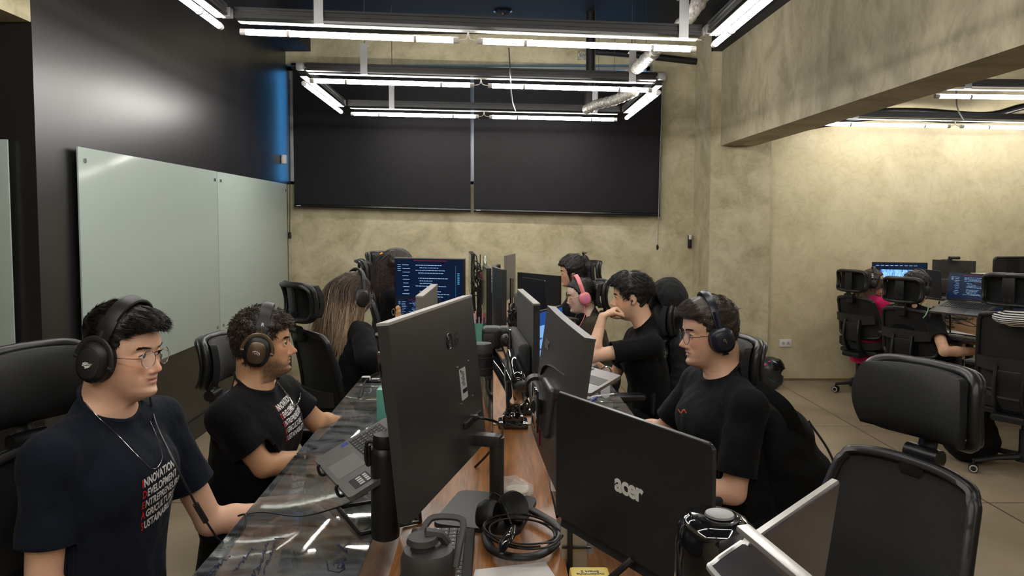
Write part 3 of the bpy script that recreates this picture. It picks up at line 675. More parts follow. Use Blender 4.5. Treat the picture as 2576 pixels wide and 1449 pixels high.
def add_head(Fd, Hm, sc, opt, h):
    """Hm: 3x3 columns right, fwd, up ; Fd: Field"""
    c = opt['hc']; R = np.array(Hm)
    sl, X, Y, Z = Fd.sub(c - .16 * sc, c + .16 * sc)
    x, y, z = ((X - c[0]) * R[0, i] + (Y - c[1]) * R[1, i] + (Z - c[2]) * R[2, i] for i in range(3))
    x, y, z = (np.broadcast_to(q, Fd.F[sl].shape) / sc for q in (x, y, z))
    d = head_d(x, y, z, opt) * sc
    Fd.put(sl, d.astype(np.float32), .02 * sc)
    def P(a, b, e): return c + R @ (np.array([a, b, e]) * sc)
    for s_ in (-1, 1):
        Fd.ell(P(s_ * .0115 * 1, .0915, -.0440), (.0070 * sc, .0095 * sc, .0062 * sc), .005)
        # ear: shell with a hollow
        E = np.array(R) @ np.array([[1, 0, 0], [0, .95, -.30], [0, .30, .95]])
        e0 = P(s_ * .0755, -.014, -.012)
        Fd.ell(e0, (.0085 * sc, .0180 * sc, .0320 * sc), .004, E)
        Fd.ell(P(s_ * .0830, -.008, -.010), (.0055 * sc, .0090 * sc, .0180 * sc), 0, E, op='s')
        if opt.get('fine'):
            Fd.ell(P(s_ * .0105, .1010, -.0500), (.0030 * sc, .0045 * sc, .0035 * sc), 0, op='s')
            ec = P(s_ * .0310, .0700, .0005)
            Fd.ell(ec, (.0150 * sc,) * 3, .003)
            op_ = opt.get('eye', .0052)
            Fd.ell(P(s_ * .0315, .0850, -.0010), (.0135 * sc, .016 * sc, op_ * sc), 0, R, op='s')
        else: Fd.ell(P(s_ * .0310, .0715, .0005), (.0135 * sc,) * 3, .003)
def hand(Fd, W_, D, N, curl=(20, 30, 20), thumb=(35, 25), s_=1, spread=4, sz=1.0, k=.006):
    """W_ wrist, D direction to the knuckles, N towards the palm side, s_=+1 if the thumb is on side D x N"""
    W_ = np.array(W_, float); D = n3(D); N = n3(np.array(N, float) - D * (D @ np.array(N, float))); Sd = crs(D, N) * s_
    Fd.cap(W_ + D * .005, W_ + D * .045 * sz, .0165 * sz, .0145 * sz, k + .006, Sd, 1.75)
    Fd.cap(W_ + D * .045 * sz, W_ + D * .080 * sz, .0140 * sz, .0115 * sz, k + .004, Sd, 2.9)
    L = [(.044, .026, .020), (.048, .030, .021), (.045, .028, .020), (.036, .022, .018)]
    for i in range(4):
        off = (1.5 - i) * .0195 * sz; root = W_ + D * (.082 + (.004, .008, .005, -.004)[i]) * sz + Sd * off
        an = 0; p = root; fan = math.radians((1.5 - i) * spread); d0 = D * math.cos(fan) + Sd * math.sin(fan)
        cv = curl[i] if isinstance(curl[0], (tuple, list)) else curl
        for j in range(3):
            an += math.radians(cv[j]); dd = d0 * math.cos(an) + N * math.sin(an); q = p + dd * L[i][j] * sz
            r0 = (.0092, .0084, .0076)[j] * sz; r1 = (.0084, .0076, .0064)[j] * sz
            Fd.cap(p, q, r0, r1, .003 if j else .006); p = q
    tr = W_ + D * .022 * sz + Sd * .024 * sz; a0 = math.radians(thumb[0])
    d1 = n3(D * math.cos(a0) + Sd * math.sin(a0) + N * .35); p1 = tr + d1 * .038 * sz
    d2 = n3(d1 + N * math.sin(math.radians(thumb[1])) - Sd * .25 + D * .2); p2 = p1 + d2 * .030 * sz; d3 = n3(d2 * .9 + N * .25); p3 = p2 + d3 * .024 * sz
    Fd.cap(tr, p1, .0135 * sz, .0105 * sz, .010); Fd.cap(p1, p2, .0100 * sz, .0090 * sz, .003); Fd.cap(p2, p3, .0090 * sz, .0072 * sz, .003)
# ---- strands
def strands(name, roots, nrm, flow, length, m, parent, steps=7, r=.0011, lift=.002, droop=0.0, wob=.15, curl=0.0, cols=None, taper=.25, colf=None, cling=None, ns=3):
    """roots/nrm (n,3); flow(P, k)->dir (n,3); grows tapered tubes along the flow"""
    n = len(roots); P = roots.copy(); Ps = [P]; L = length * RNG.uniform(.7, 1.15, n); ph = RNG.uniform(0, 6.28, n); rnd = RNG.normal(0, wob, (n, 3)); N_ = nrm
    for k in range(1, steps):
        d = flow(P, k / (steps - 1)) + rnd + nrm * (lift * 200 * (1 - k / steps) / 10)
        d[:, 2] -= droop * k / steps
        if curl:
            a = np.cross(nrm, d); d = d + curl * (np.cos(ph + k * 1.9)[:, None] * a + np.sin(ph + k * 1.9)[:, None] * nrm)
        d /= np.linalg.norm(d, axis=1)[:, None] + 1e-9
        P = P + d * (L / (steps - 1))[:, None]
        if cling is not None: P = cling(P, k / (steps - 1))
        Ps.append(P)
    Ps = np.stack(Ps, 1); T = np.gradient(Ps, axis=1); T /= np.linalg.norm(T, axis=2)[:, :, None] + 1e-9
    A = np.cross(T, nrm[:, None, :] + .01); A /= np.linalg.norm(A, axis=2)[:, :, None] + 1e-9; B = np.cross(T, A)
    tt = np.linspace(0, 1, steps); R = r * (1 - (1 - taper) * tt ** 2)[None, :, None] * RNG.uniform(.7, 1.3, n)[:, None, None]
    V = np.stack([Ps + (A * math.cos(2 * PI * j / ns) * 1.4 + B * math.sin(2 * PI * j / ns)) * R for j in range(ns)], 2)   # n,steps,ns,3
    base = (np.arange(n) * steps * ns)[:, None, None]; i = np.arange(steps - 1)[None, :, None] * ns; j = np.arange(ns)[None, None, :]; j2 = (j + 1) % ns
    Q = np.stack([base + i + j, base + i + j2, base + i + ns + j2, base + i + ns + j], -1).reshape(-1, 4)
    C = None
    if colf is not None: C = colf(np.repeat(Ps[:, :, None, :], ns, 2).reshape(-1, 3), np.repeat(np.repeat(RNG.uniform(0, 1, n)[:, None], steps, 1)[:, :, None], ns, 2).ravel())
    return np_mesh(name, V.reshape(-1, 3), Q, m, parent, cols=C)
SKIN = attr_mat('skin', .47, bump=(220, .04, (1, 1, 1)), sss=.12, spec=.42)
HAIRM = attr_mat('hair', .38, bump=(90, .5, (1, 1, 1)), spec=.5)
EYEW = mat('eye_white', (.75, .72, .68, 1), .15)
IRIS = mat('iris_dark_brown', (.02, .010, .006, 1), .1)
def cloth_mat(name, col, sheen=.15): return mat(name, col, .82, bump=(26, .6, (1, 1, 1)), spec=.12, sheen=sheen * .25)
def cut_mesh(V, Q, planes, guard=None, ng=0):
    """remove what lies beyond each (point, normal, radius) plane near its point, snapping the rim onto the plane"""
    V = V.copy(); keep = np.ones(len(Q), bool); rims = []
    for pi_, (p, nn, rad) in enumerate(planes):
        p = np.array(p, float); nn = n3(nn); d = (V - p) @ nn; near = np.linalg.norm(V - p - np.outer(d, nn), axis=1) < rad
        near &= np.abs(d) < .25
        if guard is not None and pi_ < ng: near &= guard(V)
        beyond = near & (d > 0); fb = beyond[Q].all(1); keep &= ~fb
        cr = beyond[Q].any(1) & ~fb; vs = np.unique(Q[cr]); vs = vs[beyond[vs]]
        V[vs] -= np.outer((V[vs] - p) @ nn, nn); rims.append(vs)
    Q = Q[keep]; used = np.unique(Q); mp = np.full(len(V), -1); mp[used] = np.arange(len(used))
    V = V[used]; Q = mp[Q]
    E = np.concatenate([Q[:, [i, (i + 1) % 4]] for i in range(4)]); Es = np.sort(E, 1); u, inv, ct = np.unique(Es, axis=0, return_inverse=True, return_counts=True); B = u[ct == 1]
    for _ in range(10):
        acc = np.zeros_like(V); w = np.zeros(len(V)); np.add.at(acc, B[:, 0], V[B[:, 1]]); np.add.at(acc, B[:, 1], V[B[:, 0]]); np.add.at(w, B.ravel(), 1)
        m = w > 0; V[m] = .5 * V[m] + .5 * acc[m] / w[m][:, None]
    return V, Q, [mp[r[np.isin(r, used)]] for r in rims]
def ring_order(V, ids, c, nn):
    c = np.array(c, float); nn = n3(nn); a = n3(crs(nn, (0.3, 1, .2))); b = crs(nn, a); q = V[ids] - c
    return V[ids[np.argsort(np.arctan2(q @ b, q @ a))]]
def closed_smooth(R, it=6):
    for _ in range(it): R = .5 * R + .25 * (np.roll(R, 1, 0) + np.roll(R, -1, 0))
    return R
class Person:
    """all joints in world space; the root Empty stands on the floor below the hips"""
    def __init__(s, label, hip, face, head, hface, group=None, sc=1.0, hp=0.0, hroll=0.0, fem=False, h=.005, build=1.0, **opt):
        """face/hface: degrees from +X of chest and head; hp: head pitch down"""
        s.hip = np.array(hip, float); s.h = h; s.sc = sc; s.fem = fem; s.b = build; s.opt = opt
        a = math.radians(face); s.f = np.array([math.cos(a), math.sin(a), 0]); s.s = np.array([math.sin(a), -math.cos(a), 0])   # forward, right
        a = math.radians(hface); hf = np.array([math.cos(a), math.sin(a), 0]); R = crs(hf, (0, 0, 1)); pt = math.radians(hp)
        f2 = hf * math.cos(pt) + np.array([0, 0, -math.sin(pt)]); u2 = crs(R, f2)
        rl = math.radians(hroll); R, u2 = R * math.cos(rl) + u2 * math.sin(rl), u2 * math.cos(rl) - R * math.sin(rl)
        s.Hm = np.stack([R, f2, u2], 1); s.hc = np.array(head, float)
        s.root = thing('person', label, 'person', (s.hip[0], s.hip[1], 0), 0, group)
        s.o = np.array([s.hip[0], s.hip[1], 0.0])
        sw = .148 if fem else .172
        sw *= build
        s.nb = s.hc - s.Hm[:, 2] * .155 * sc - s.Hm[:, 1] * .040; s.nb[:2] += opt.get('nbo', (0, 0))
        s.sh = [s.nb + np.array([0, 0, -.060]) + s.s * e * sw + s.f * .005 for e in (1, -1)]     # right, left
        if 'sdz' in opt: s.sh[0][2] += opt['sdz'][0]; s.sh[1][2] += opt['sdz'][1]
        s.arms = {}
    def hl(s, x, y, z): return s.hc + s.Hm @ (np.array([x, y, z]) * s.sc)
    def HM(s): return frame(s.hc, s.Hm[:, 0], s.Hm[:, 1], s.Hm[:, 2])
    def body(s, arms, skin, stub=None, lipc=None, fine=False):
        """arms: {0/1: dict(e=elbow, w=wrist, D=, N=, curl=, thumb=, s=)}"""
        s.arms = arms; h = s.h; b = s.b; fem = s.fem; s.opt['hc'] = s.hc; s.opt['fine'] = fine
        pts = [s.hc + .17, s.hc - .17, s.hip + np.array([.22, .22, -.12]), s.hip - np.array([.22, .22, .12])] + s.sh
        for A in arms.values(): pts += [np.array(A['e']), np.array(A['w']) + .0, np.array(A['w']) + n3(A['D']) * .2]
        pts = np.array(pts); Fd = Field(pts.min(0) - .08, pts.max(0) + .08, h)
        ch = (s.sh[0] + s.sh[1]) / 2 - np.array([0, 0, .10]); wst = s.hip * .62 + ch * .38
        s.chest = ch; s.waist = wst; r_ = .92 if fem else 1.0
        Fd.cap(s.hip, wst, .108 * b * r_, .098 * b * r_, .03, s.s, 1.45); Fd.cap(wst, ch, .098 * b * r_, .108 * b * r_, .03, s.s, 1.5)
        Fd.cap(s.sh[0], s.sh[1], .052 * b * r_, .052 * b * r_, .04)
        nr = (.049 if fem else .060) * (1 + (b - 1) * .7)
        Fd.cap(s.nb - s.f * .004 - np.array([0, 0, .03]), s.hl(0, -.036, -.055), nr * 1.05, nr, .014)
        for e in (0, 1): Fd.cap(s.nb - np.array([0, 0, .01]) - s.f * .012, s.sh[e] - np.array([0, 0, .0]), .042 * b, .042 * b, .04)
        for i, A in arms.items():
            S_, E_, W_ = s.sh[i], np.array(A['e'], float), np.array(A['w'], float); q = (.82 if fem else 1.0) * (1 + (b - 1) * .8)
            Fd.cap(S_, E_, .048 * q, .037 * q, .012); mid = E_ * .72 + W_ * .28
            Fd.cap(E_, mid, .036 * q, .0385 * q, .015); Fd.cap(mid, W_, .038 * q, .0255 * q, .012, A.get('ws'), 1.12 if 'ws' in A else 1)
            hand(Fd, W_, A['D'], A['N'], A.get('curl', (18, 25, 15)), A.get('thumb', (40, 20)), A.get('s', 1), A.get('sp', 4), (.9 if fem else 1.0) * 1.0)
        add_head(Fd, s.Hm, s.sc, s.opt, h)
        V, Q = Fd.mesh(); s.F = Fd
        V = smooth_mesh(V, Q, 1, .3)
        # colour: skin with warmer cheeks/ears/knuckles, lips, stubble where the beard grows
        L = (V - s.hc) @ s.Hm / s.sc; x, y, z = L.T; ax = np.abs(x)
        C = np.tile(np.array(skin[:3]), (len(V), 1)); nz = vnoise(V, 60)
        C *= (1 + .04 * nz)[:, None]
        fm = (y > .02) & (z > -.13) & (z < .12)
        red = np.exp(-((ax - .045) / .022) ** 2 - ((z + .03) / .02) ** 2) + .8 * np.exp(-(x / .018) ** 2 - ((z + .038) / .012) ** 2) * (y > .09)
        red = red * fm; C = C * (1 - red[:, None] * np.array([0, .16, .18]))
        C = C * (1 - (.22 * np.exp(-((ax - .031) / .016) ** 2 - ((z + .012) / .006) ** 2) * fm)[:, None] * np.array([.6, 1, 1]))
        lip = np.exp(-(ax / .023) ** 6 - ((z + .0685) / (.0088)) ** 4) * (y > .06); lc = np.array((lipc or (.42, .13, .11)))
        C = C * (1 - .75 * lip[:, None]) + lc * .75 * lip[:, None]
        C *= (1 - .7 * np.exp(-(x / .024) ** 4 - ((z + .0685) / .0012) ** 2) * (y > .06))[:, None]
        if stub:
            amt, must, jaw = stub
            sp_ = (.5 + .5 * np.clip(vnoise(V, 900, 3) * 1.6, -1, 1))
            mk = jaw * np.clip((-.045 - z) / .02 - np.clip((y - .05) / .02, 0, 1) * .9, 0, 1) * (y > -.02) * (z > -.14) * (ax > .0) + jaw * np.exp(-((z + .105) / .014) ** 2) * (ax < .035) * (y > .05)
            mk = mk * np.clip((y + .02) / .02, 0, 1); mk += must * np.exp(-(ax / .024) ** 4 - ((z + .0545) / .0045) ** 2) * (y > .07)
            mk = np.clip(mk, 0, 1) * amt * (.55 + .45 * sp_) * (1 - lip)
            C = C * (1 - mk[:, None]) + np.array([.035, .022, .016]) * mk[:, None]
        o = np_mesh('body', V - s.o, Q, SKIN, s.root, cols=np.clip(C, 0, 1)); s.V, s.Q = V, Q
        if fine:
            for sg in (-1, 1):
                e = MB(); M = frame(s.hl(sg * .0310, .0700, .0005) - s.o, *(s.Hm[:, i] for i in range(3))); rr = .0128 * s.sc; e.sph((0, 0, 0), rr, M, 20, 14)
                eo = obj('eye', e, EYEW, s.root); g = s.opt.get('gaze', (0, 0))
                dv = Vector((g[0], 1, g[1])).normalized(); i_ = MB(); i_.cyl(dv * rr * .90, dv * rr * 1.01, .0058 * s.sc, .0052 * s.sc, 18, M); obj('iris', i_, IRIS, eo)
                li = MB(); li.tube(catmull([M @ Vector((-.0135 * s.sc, .0072 * s.sc, .0005)), M @ Vector((-.005 * s.sc, .0142 * s.sc, .0052 * s.sc)), M @ Vector((.005 * s.sc, .0142 * s.sc, .0052 * s.sc)), M @ Vector((.0135 * s.sc, .0072 * s.sc, .0005))], 5), .0011, 5)
                obj('eyelashes', li, BLKM, s.root)
        return o
    def brows(s, col, m=90, th=.0011, up=0.0):
        R0 = []; N0 = []
        for sg in (-1, 1):
            for k in range(m):
                t_ = k / m; x = .013 + .036 * t_; z = .0175 + .007 * math.sin(t_ * 2.4) - .004 * t_ + RNG.normal(0, .0014) + up
                y = .0905 + .0025 - .35 * max(0, x - .02) ** 1.0 * .75 - 9.0 * max(0, x - .025) ** 2
                R0.append(s.hl(sg * x, y, z)); N0.append(s.Hm @ np.array([sg * x * 8, 1, 0]))
        R0 = np.array(R0); N0 = np.array(N0)
        # drop the roots onto the skin
        bv = s.bvh(); Rr = []
        for p, n_ in zip(R0, N0):
            hit = bv.find_nearest(Vector(p)); Rr.append(np.array(hit[0]) if hit[0] is not None else p)
        Rr = np.array(Rr); sgn = np.sign((Rr - s.hc) @ s.Hm[:, 0])[:, None]
        fl = lambda P, k: sgn * s.Hm[:, 0][None, :] * 1.0 + s.Hm[:, 2][None, :] * .25 - s.Hm[:, 1][None, :] * .35
        colf = lambda P, r: np.array(col)[None, :] * (.7 + .5 * r[:, None])
        return strands('eyebrows', Rr - s.o, N0 / np.linalg.norm(N0, axis=1)[:, None], fl, .009, HAIRM, s.root, 4, th, .0015, colf=colf)
    def bvh(s):
        if not hasattr(s, '_b'): s._b = BVHTree.FromPolygons([tuple(v) for v in s.V], [tuple(int(i) for i in q) for q in s.Q])
        return s._b
    def hair(s, col, line, thick, h=None, bump=.002, extra=None, name='hair', sc2=70, col2=None):
        """cap: line=[(y,z),...] lower edge of the hair over y; thick(x,y,z)->thickness"""
        h = h or s.h; Fd = Field(s.hc - .22 * s.sc, s.hc + .20 * s.sc, h)
        sl, X, Y, Z = Fd.sub(s.hc - .3, s.hc + .3); R = s.Hm; c = s.hc
        x, y, z = ((X - c[0]) * R[0, i] + (Y - c[1]) * R[1, i] + (Z - c[2]) * R[2, i] for i in range(3))
        x, y, z = (np.broadcast_to(q, Fd.F.shape) / s.sc for q in (x, y, z))
        ly = np.array([p[0] for p in line]); lz = np.array([p[1] for p in line])
        t = thick(x, y, z); zz = np.maximum(z, -.13)
        hd = head_d(x, y, zz, s.opt, 0, False)
        wv = .5 * (np.sin(x * sc2 * 3 + 3 * np.sin(z * sc2)) + np.sin(z * sc2 * 2.3 + y * sc2 * 1.2 + 2 * np.sin(x * sc2)))
        d = hd - t - bump * wv
        ed = (np.interp(y + .004 * np.sin(z * 300 + x * 200), ly, lz) - z) * .8
        k = .012; hh = np.clip(.5 + .5 * (d - ed) / k, 0, 1); dd = ed + (d - ed) * hh + k * hh * (1 - hh)
        Fd.F[...] = (dd * s.sc).astype(np.float32)
        if extra: extra(Fd, s)
        V, Q = Fd.mesh(); N_ = normals(V, Q); s.hV, s.hN, s.hQ = V, N_, Q
        c2 = np.array(col2 if col2 is not None else col); nz = .5 + .5 * vnoise(V * np.array([1, 1, 1]), 45, 2)
        C = np.array(col)[None, :] * (1 - nz[:, None]) + c2[None, :] * nz[:, None]
        return np_mesh(name, V - s.o, Q, HAIRM, s.root, cols=C)
    def hstr(s, n, flow, length, col, m=None, sel=None, par=None, name='hair_strands', **k):
        """strands over the hair cap; flow in head axes"""
        N_ = s.hN; idx = np.arange(len(s.hV)); L = (s.hV - s.hc) @ s.Hm / s.sc
        if sel is not None: idx = idx[sel(L)]
        if s.opt.get('band'): L2 = L[idx]; idx = idx[~((np.abs(L2[:, 1] + .012 - .24 * L2[:, 2]) < .030) & (L2[:, 2] > .0))]
        idx = RNG.choice(idx, n); P = s.hV[idx] - N_[idx] * .002; Nn = N_[idx]
        if np.mean(np.sum((P - s.hc) * Nn, 1)) < 0: Nn = -Nn
        def fl(Pw, kk):
            l = (Pw + s.o - s.hc) @ s.Hm / s.sc; d = flow(l, kk) @ s.Hm.T
            return d - Nn * np.sum(d * Nn, 1)[:, None] * .8
        colf = k.pop('colf', None) or (lambda P_, r: np.array(col)[None, :] * (.6 + .9 * r[:, None]))
        return strands(name, P - s.o, Nn, fl, length, m or HAIRM, s.root, colf=colf, **k)
    def shirt(s, m, name='t_shirt', sleeve=.62, loose=.014, neck=(0.0, .062), tilt=.38, wr=.004, collar=None, hem=-.10, sr=.020, long=False, h=None, neckdrop=0.0, extra=None):
        h = h or max(s.h, .006); b = s.b; r_ = .92 if s.fem else 1.0
        ch, wst = s.chest, s.waist; pts = [s.hip + np.array([.25, .25, hem - .08]), s.hip - np.array([.25, .25, .1])] + s.sh + [s.nb + .1, s.nb - .1]
        ends = {}
        for i, A in s.arms.items():
            E_ = np.array(A['e'], float); W_ = np.array(A['w'], float); pts += [E_] + ([W_] if long else []); ends[i] = s.sh[i] + (E_ - s.sh[i]) * sleeve
        pts = np.array(pts); Fd = Field(pts.min(0) - .14, pts.max(0) + .14, h); lo = loose
        hb = s.hip + np.array([0, 0, hem])
        Fd.cap(hb - np.array([0, 0, .05]), wst, (.120 * b * r_ + lo), (.104 * b * r_ + lo), .03, s.s, 1.42); Fd.cap(wst, ch, .104 * b * r_ + lo, .112 * b * r_ + lo, .03, s.s, 1.48)
        if s.fem: Fd.ell(ch + s.f * .075 * b - np.array([0, 0, .03]), (.13, .07, .07), .04, np.stack([s.s, s.f, np.array([0, 0, 1.])], 1))
        else: Fd.cap(ch + s.f * .05 - s.s * .07, ch + s.f * .05 + s.s * .07, .075 * b, .075 * b, .04)
        Fd.cap(s.sh[0], s.sh[1], .050 * b * r_ + lo * .5, .050 * b * r_ + lo * .5, .045)
        nr = (.049 if s.fem else .060) * (1 + (b - 1) * .7)
        for e in (0, 1): Fd.cap(s.nb - np.array([0, 0, .012]) - s.f * .010, s.sh[e], .047 * b, .045 * b + lo * .5, .04)
        up = n3(s.hl(0, -.028, -.055) - s.nb); Fd.cap(s.nb - up * .06, s.nb + up * .05, nr * 1.18, nr * 1.10, .022)
        Ft = Fd.F.copy(); q = (.82 if s.fem else 1.0) * (1 + (b - 1) * .8); planes = []
        for i, A in s.arms.items():
            S_, E_, W_ = s.sh[i], np.array(A['e'], float), np.array(A['w'], float)
            if long:
                Fd.cap(S_, E_, .054 * q + lo, .044 * q + lo, .015); Fd.cap(E_, W_ - n3(W_ - E_) * .0, .044 * q + lo, .030 * q + lo * .8, .015); planes.append((W_ - n3(W_ - E_) * .025, W_ - E_, .06))
            else:
                d = n3(E_ - S_); en = ends[i]; Fd.cap(S_, en + d * .05, .047 * q + lo * .8, .043 * q + sr + .002, .02); planes.append((en, d, .085 * q + lo * .5))
        nf = n3(up * math.cos(tilt) + s.f * math.sin(tilt)); npz = s.nb + up * (neck[0] + .022) + s.f * .0
        planes.append((npz, nf, nr * 1.55 + .02)); planes.append((hb - np.array([0, 0, .02]), (0, 0, -1), .4))
        if extra: extra(Fd, s)
        V, Q = Fd.mesh(); V = smooth_mesh(V, Q, 2, .4); N_ = normals(V, Q)
        if np.mean(np.sum((V - (ch + wst) / 2) * N_, 1)) < 0: N_ = -N_
        U = V.copy(); U[:, 2] *= .55
        # folds: broad creases, tighter towards armpits and waist
        arm = sum(np.exp(-np.sum((V - (s.sh[i] - np.array([0, 0, .09]) - s.s * (1 if i == 0 else -1) * .02)) ** 2, 1) / .012) for i in s.arms)
        wa = np.exp(-((V[:, 2] - s.hip[2] - .08) / .12) ** 2)
        D_ = wr * (.7 * vnoise(U, 22, 1.7) + .5 * vnoise(U, 48, .3)) * (.55 + arm + wa); D_ -= wr * 1.2 * arm * np.abs(vnoise(U, 34, 5.1)); V = V + N_ * D_[:, None]
        def guard(P):
            g = np.clip(np.round((P - Fd.lo) / Fd.h).astype(int), 0, np.array(Ft.shape) - 1); return Ft[tuple(g.T)] > .010
        V, Q, rims = cut_mesh(V, Q, planes, guard, len(s.arms))
        o = np_mesh(name, V - s.o, Q, m, s.root); s.sV, s.sQ = V, Q
        so = o.modifiers.new('thickness', 'SOLIDIFY'); so.thickness = .003; so.offset = -1
        s.sbvh = BVHTree.FromPolygons([tuple(v) for v in V], [tuple(int(i) for i in q_) for q_ in Q])
        rn = rims[len(s.arms)]
        if len(rn) > 8 and collar is not None:
            R_ = ring_order(V, rn, npz, nf); R_ = R_[::max(1, len(R_) // 48)]; R_ = closed_smooth(R_, 8)
            obj('collar', MB().tube([tuple(p - s.o - nf * .006) for p in R_], .0085, 8, closed=True, flat=.45, up=tuple(n3(nf * .3 + s.f * 0) )), collar, s.root, ang=80); s.ring = R_
        for j, i in enumerate(s.arms):
            rr = rims[j]
            if len(rr) > 8 and collar is not None and not long:
                R_ = closed_smooth(ring_order(V, rr, planes[j][0], planes[j][1])[::max(1, len(rr) // 40)], 4)
                obj('sleeve_hem', MB().tube([tuple(p - s.o) for p in R_], .0035, 6, closed=True), m, s.root, ang=80)
        return o
    def trousers(s, m, legs, shoe=None, name='trousers'):
        """legs: list of (knee, ankle) world points"""
        pts = [s.hip + .25, s.hip - .25]; 
        for k_, a_ in legs: pts += [np.array(k_), np.array(a_)]
        pts = np.array(pts); Fd = Field(pts.min(0) - .13, pts.max(0) + .13, .010)
        Fd.cap(s.hip - s.s * .06 + np.array([0, 0, .05]), s.hip + s.s * .06 + np.array([0, 0, .05]), .115 * s.b, .115 * s.b, .03); pl = []
        for (k_, a_), e in zip(legs, (1, -1)):
            k_, a_ = np.array(k_, float), np.array(a_, float); Fd.cap(s.hip + s.s * e * .08, k_, .090 * s.b, .066, .03); Fd.cap(k_, a_, .062, .052, .02); pl.append((a_, a_ - k_, .09))
        V, Q = Fd.mesh(); N_ = normals(V, Q); V = V + N_ * (.004 * vnoise(V, 30))[:, None]; V, Q, _ = cut_mesh(V, Q, pl)
        np_mesh(name, V - s.o, Q, m, s.root)
        for (k_, a_), e in zip(legs, (1, -1)):
            a_ = np.array(a_, float); F2 = Field(a_ - .32, a_ + .32, .008); g = a_.copy(); g[2] = .045
            F2.cap(g - s.f * .05, g + s.f * .06, .045, .042, .02, s.s, .95); F2.cap(g + s.f * .06, g + s.f * .16 - np.array([0, 0, .008]), .044, .034, .02, s.s, 1.15); F2.cap(g - s.f * .02, a_ + np.array([0, 0, .02]), .045, .042, .02)
            sl, X, Y, Z = F2.sub(a_ - .4, a_ + .4); F2.F[sl] = np.maximum(F2.F[sl], (.004 - Z)); V, Q = F2.mesh(); np_mesh('shoe', V - s.o, Q, shoe or BLKM, s.root)
    def print_text(s, lines, size, origin, right, up, m1, m2, out, lead=1.05, shear=.0, name='shirt_print', bold=.006, xs=.5):
        """lines: [(first letter, rest)], laid on the plane origin+right,up and pressed onto the shirt along -out"""
        right, up, out = n3(right), n3(up), n3(out)
        A, B = [], []; fa, fb = [], []
        for li, (c0, rest) in enumerate(lines):
            w0 = 0
            for txt, V_, F_, dx in ((c0, A, fa, 0), (rest, B, fb, None)):
                vs, fs = text_mb(txt, size, 0, bold * size)
                if dx is None: dx = w0
                base = len(V_)
                if not vs: continue
                if V_ is A: w0 = max(v[0] for v in vs) + size * .10
                V_ += [(v[0] + dx + (-li * size * lead) * shear * 0, v[1] - li * size * lead, 0) for v in vs]; F_ += [tuple(i + base for i in f) for f in fs]
        for V_, F_, mm, nm in ((A, fa, m1, 'red_initials'), (B, fb, m2, name)):
            bm = bmesh.new(); bv = [bm.verts.new(v) for v in V_]
            for f in F_:
                try: bm.faces.new([bv[i] for i in f])
                except Exception: pass
            bmesh.ops.triangulate(bm, faces=bm.faces)
            for _ in range(2):
                le = [e for e in bm.edges if e.calc_length() > size * .35]
                if le: bmesh.ops.subdivide_edges(bm, edges=le, cuts=1, use_grid_fill=False)
                bmesh.ops.triangulate(bm, faces=bm.faces)
            dead = []
            for v in bm.verts:
                p = np.array(origin) + right * v.co.x * xs + up * v.co.y
                hit = s.sbvh.ray_cast(Vector(p + out * .12), Vector(-out))
                q = (np.array(hit[0]) + out * .0016) if hit[0] is not None else p
                if hit[0] is None: dead.append(v)
                v.co = q - s.o
            bmesh.ops.delete(bm, geom=list(set(dead)), context='VERTS')
            me = bpy.data.meshes.new(nm); bm.to_mesh(me); bm.free(); link(nm, me, mm, s.root)
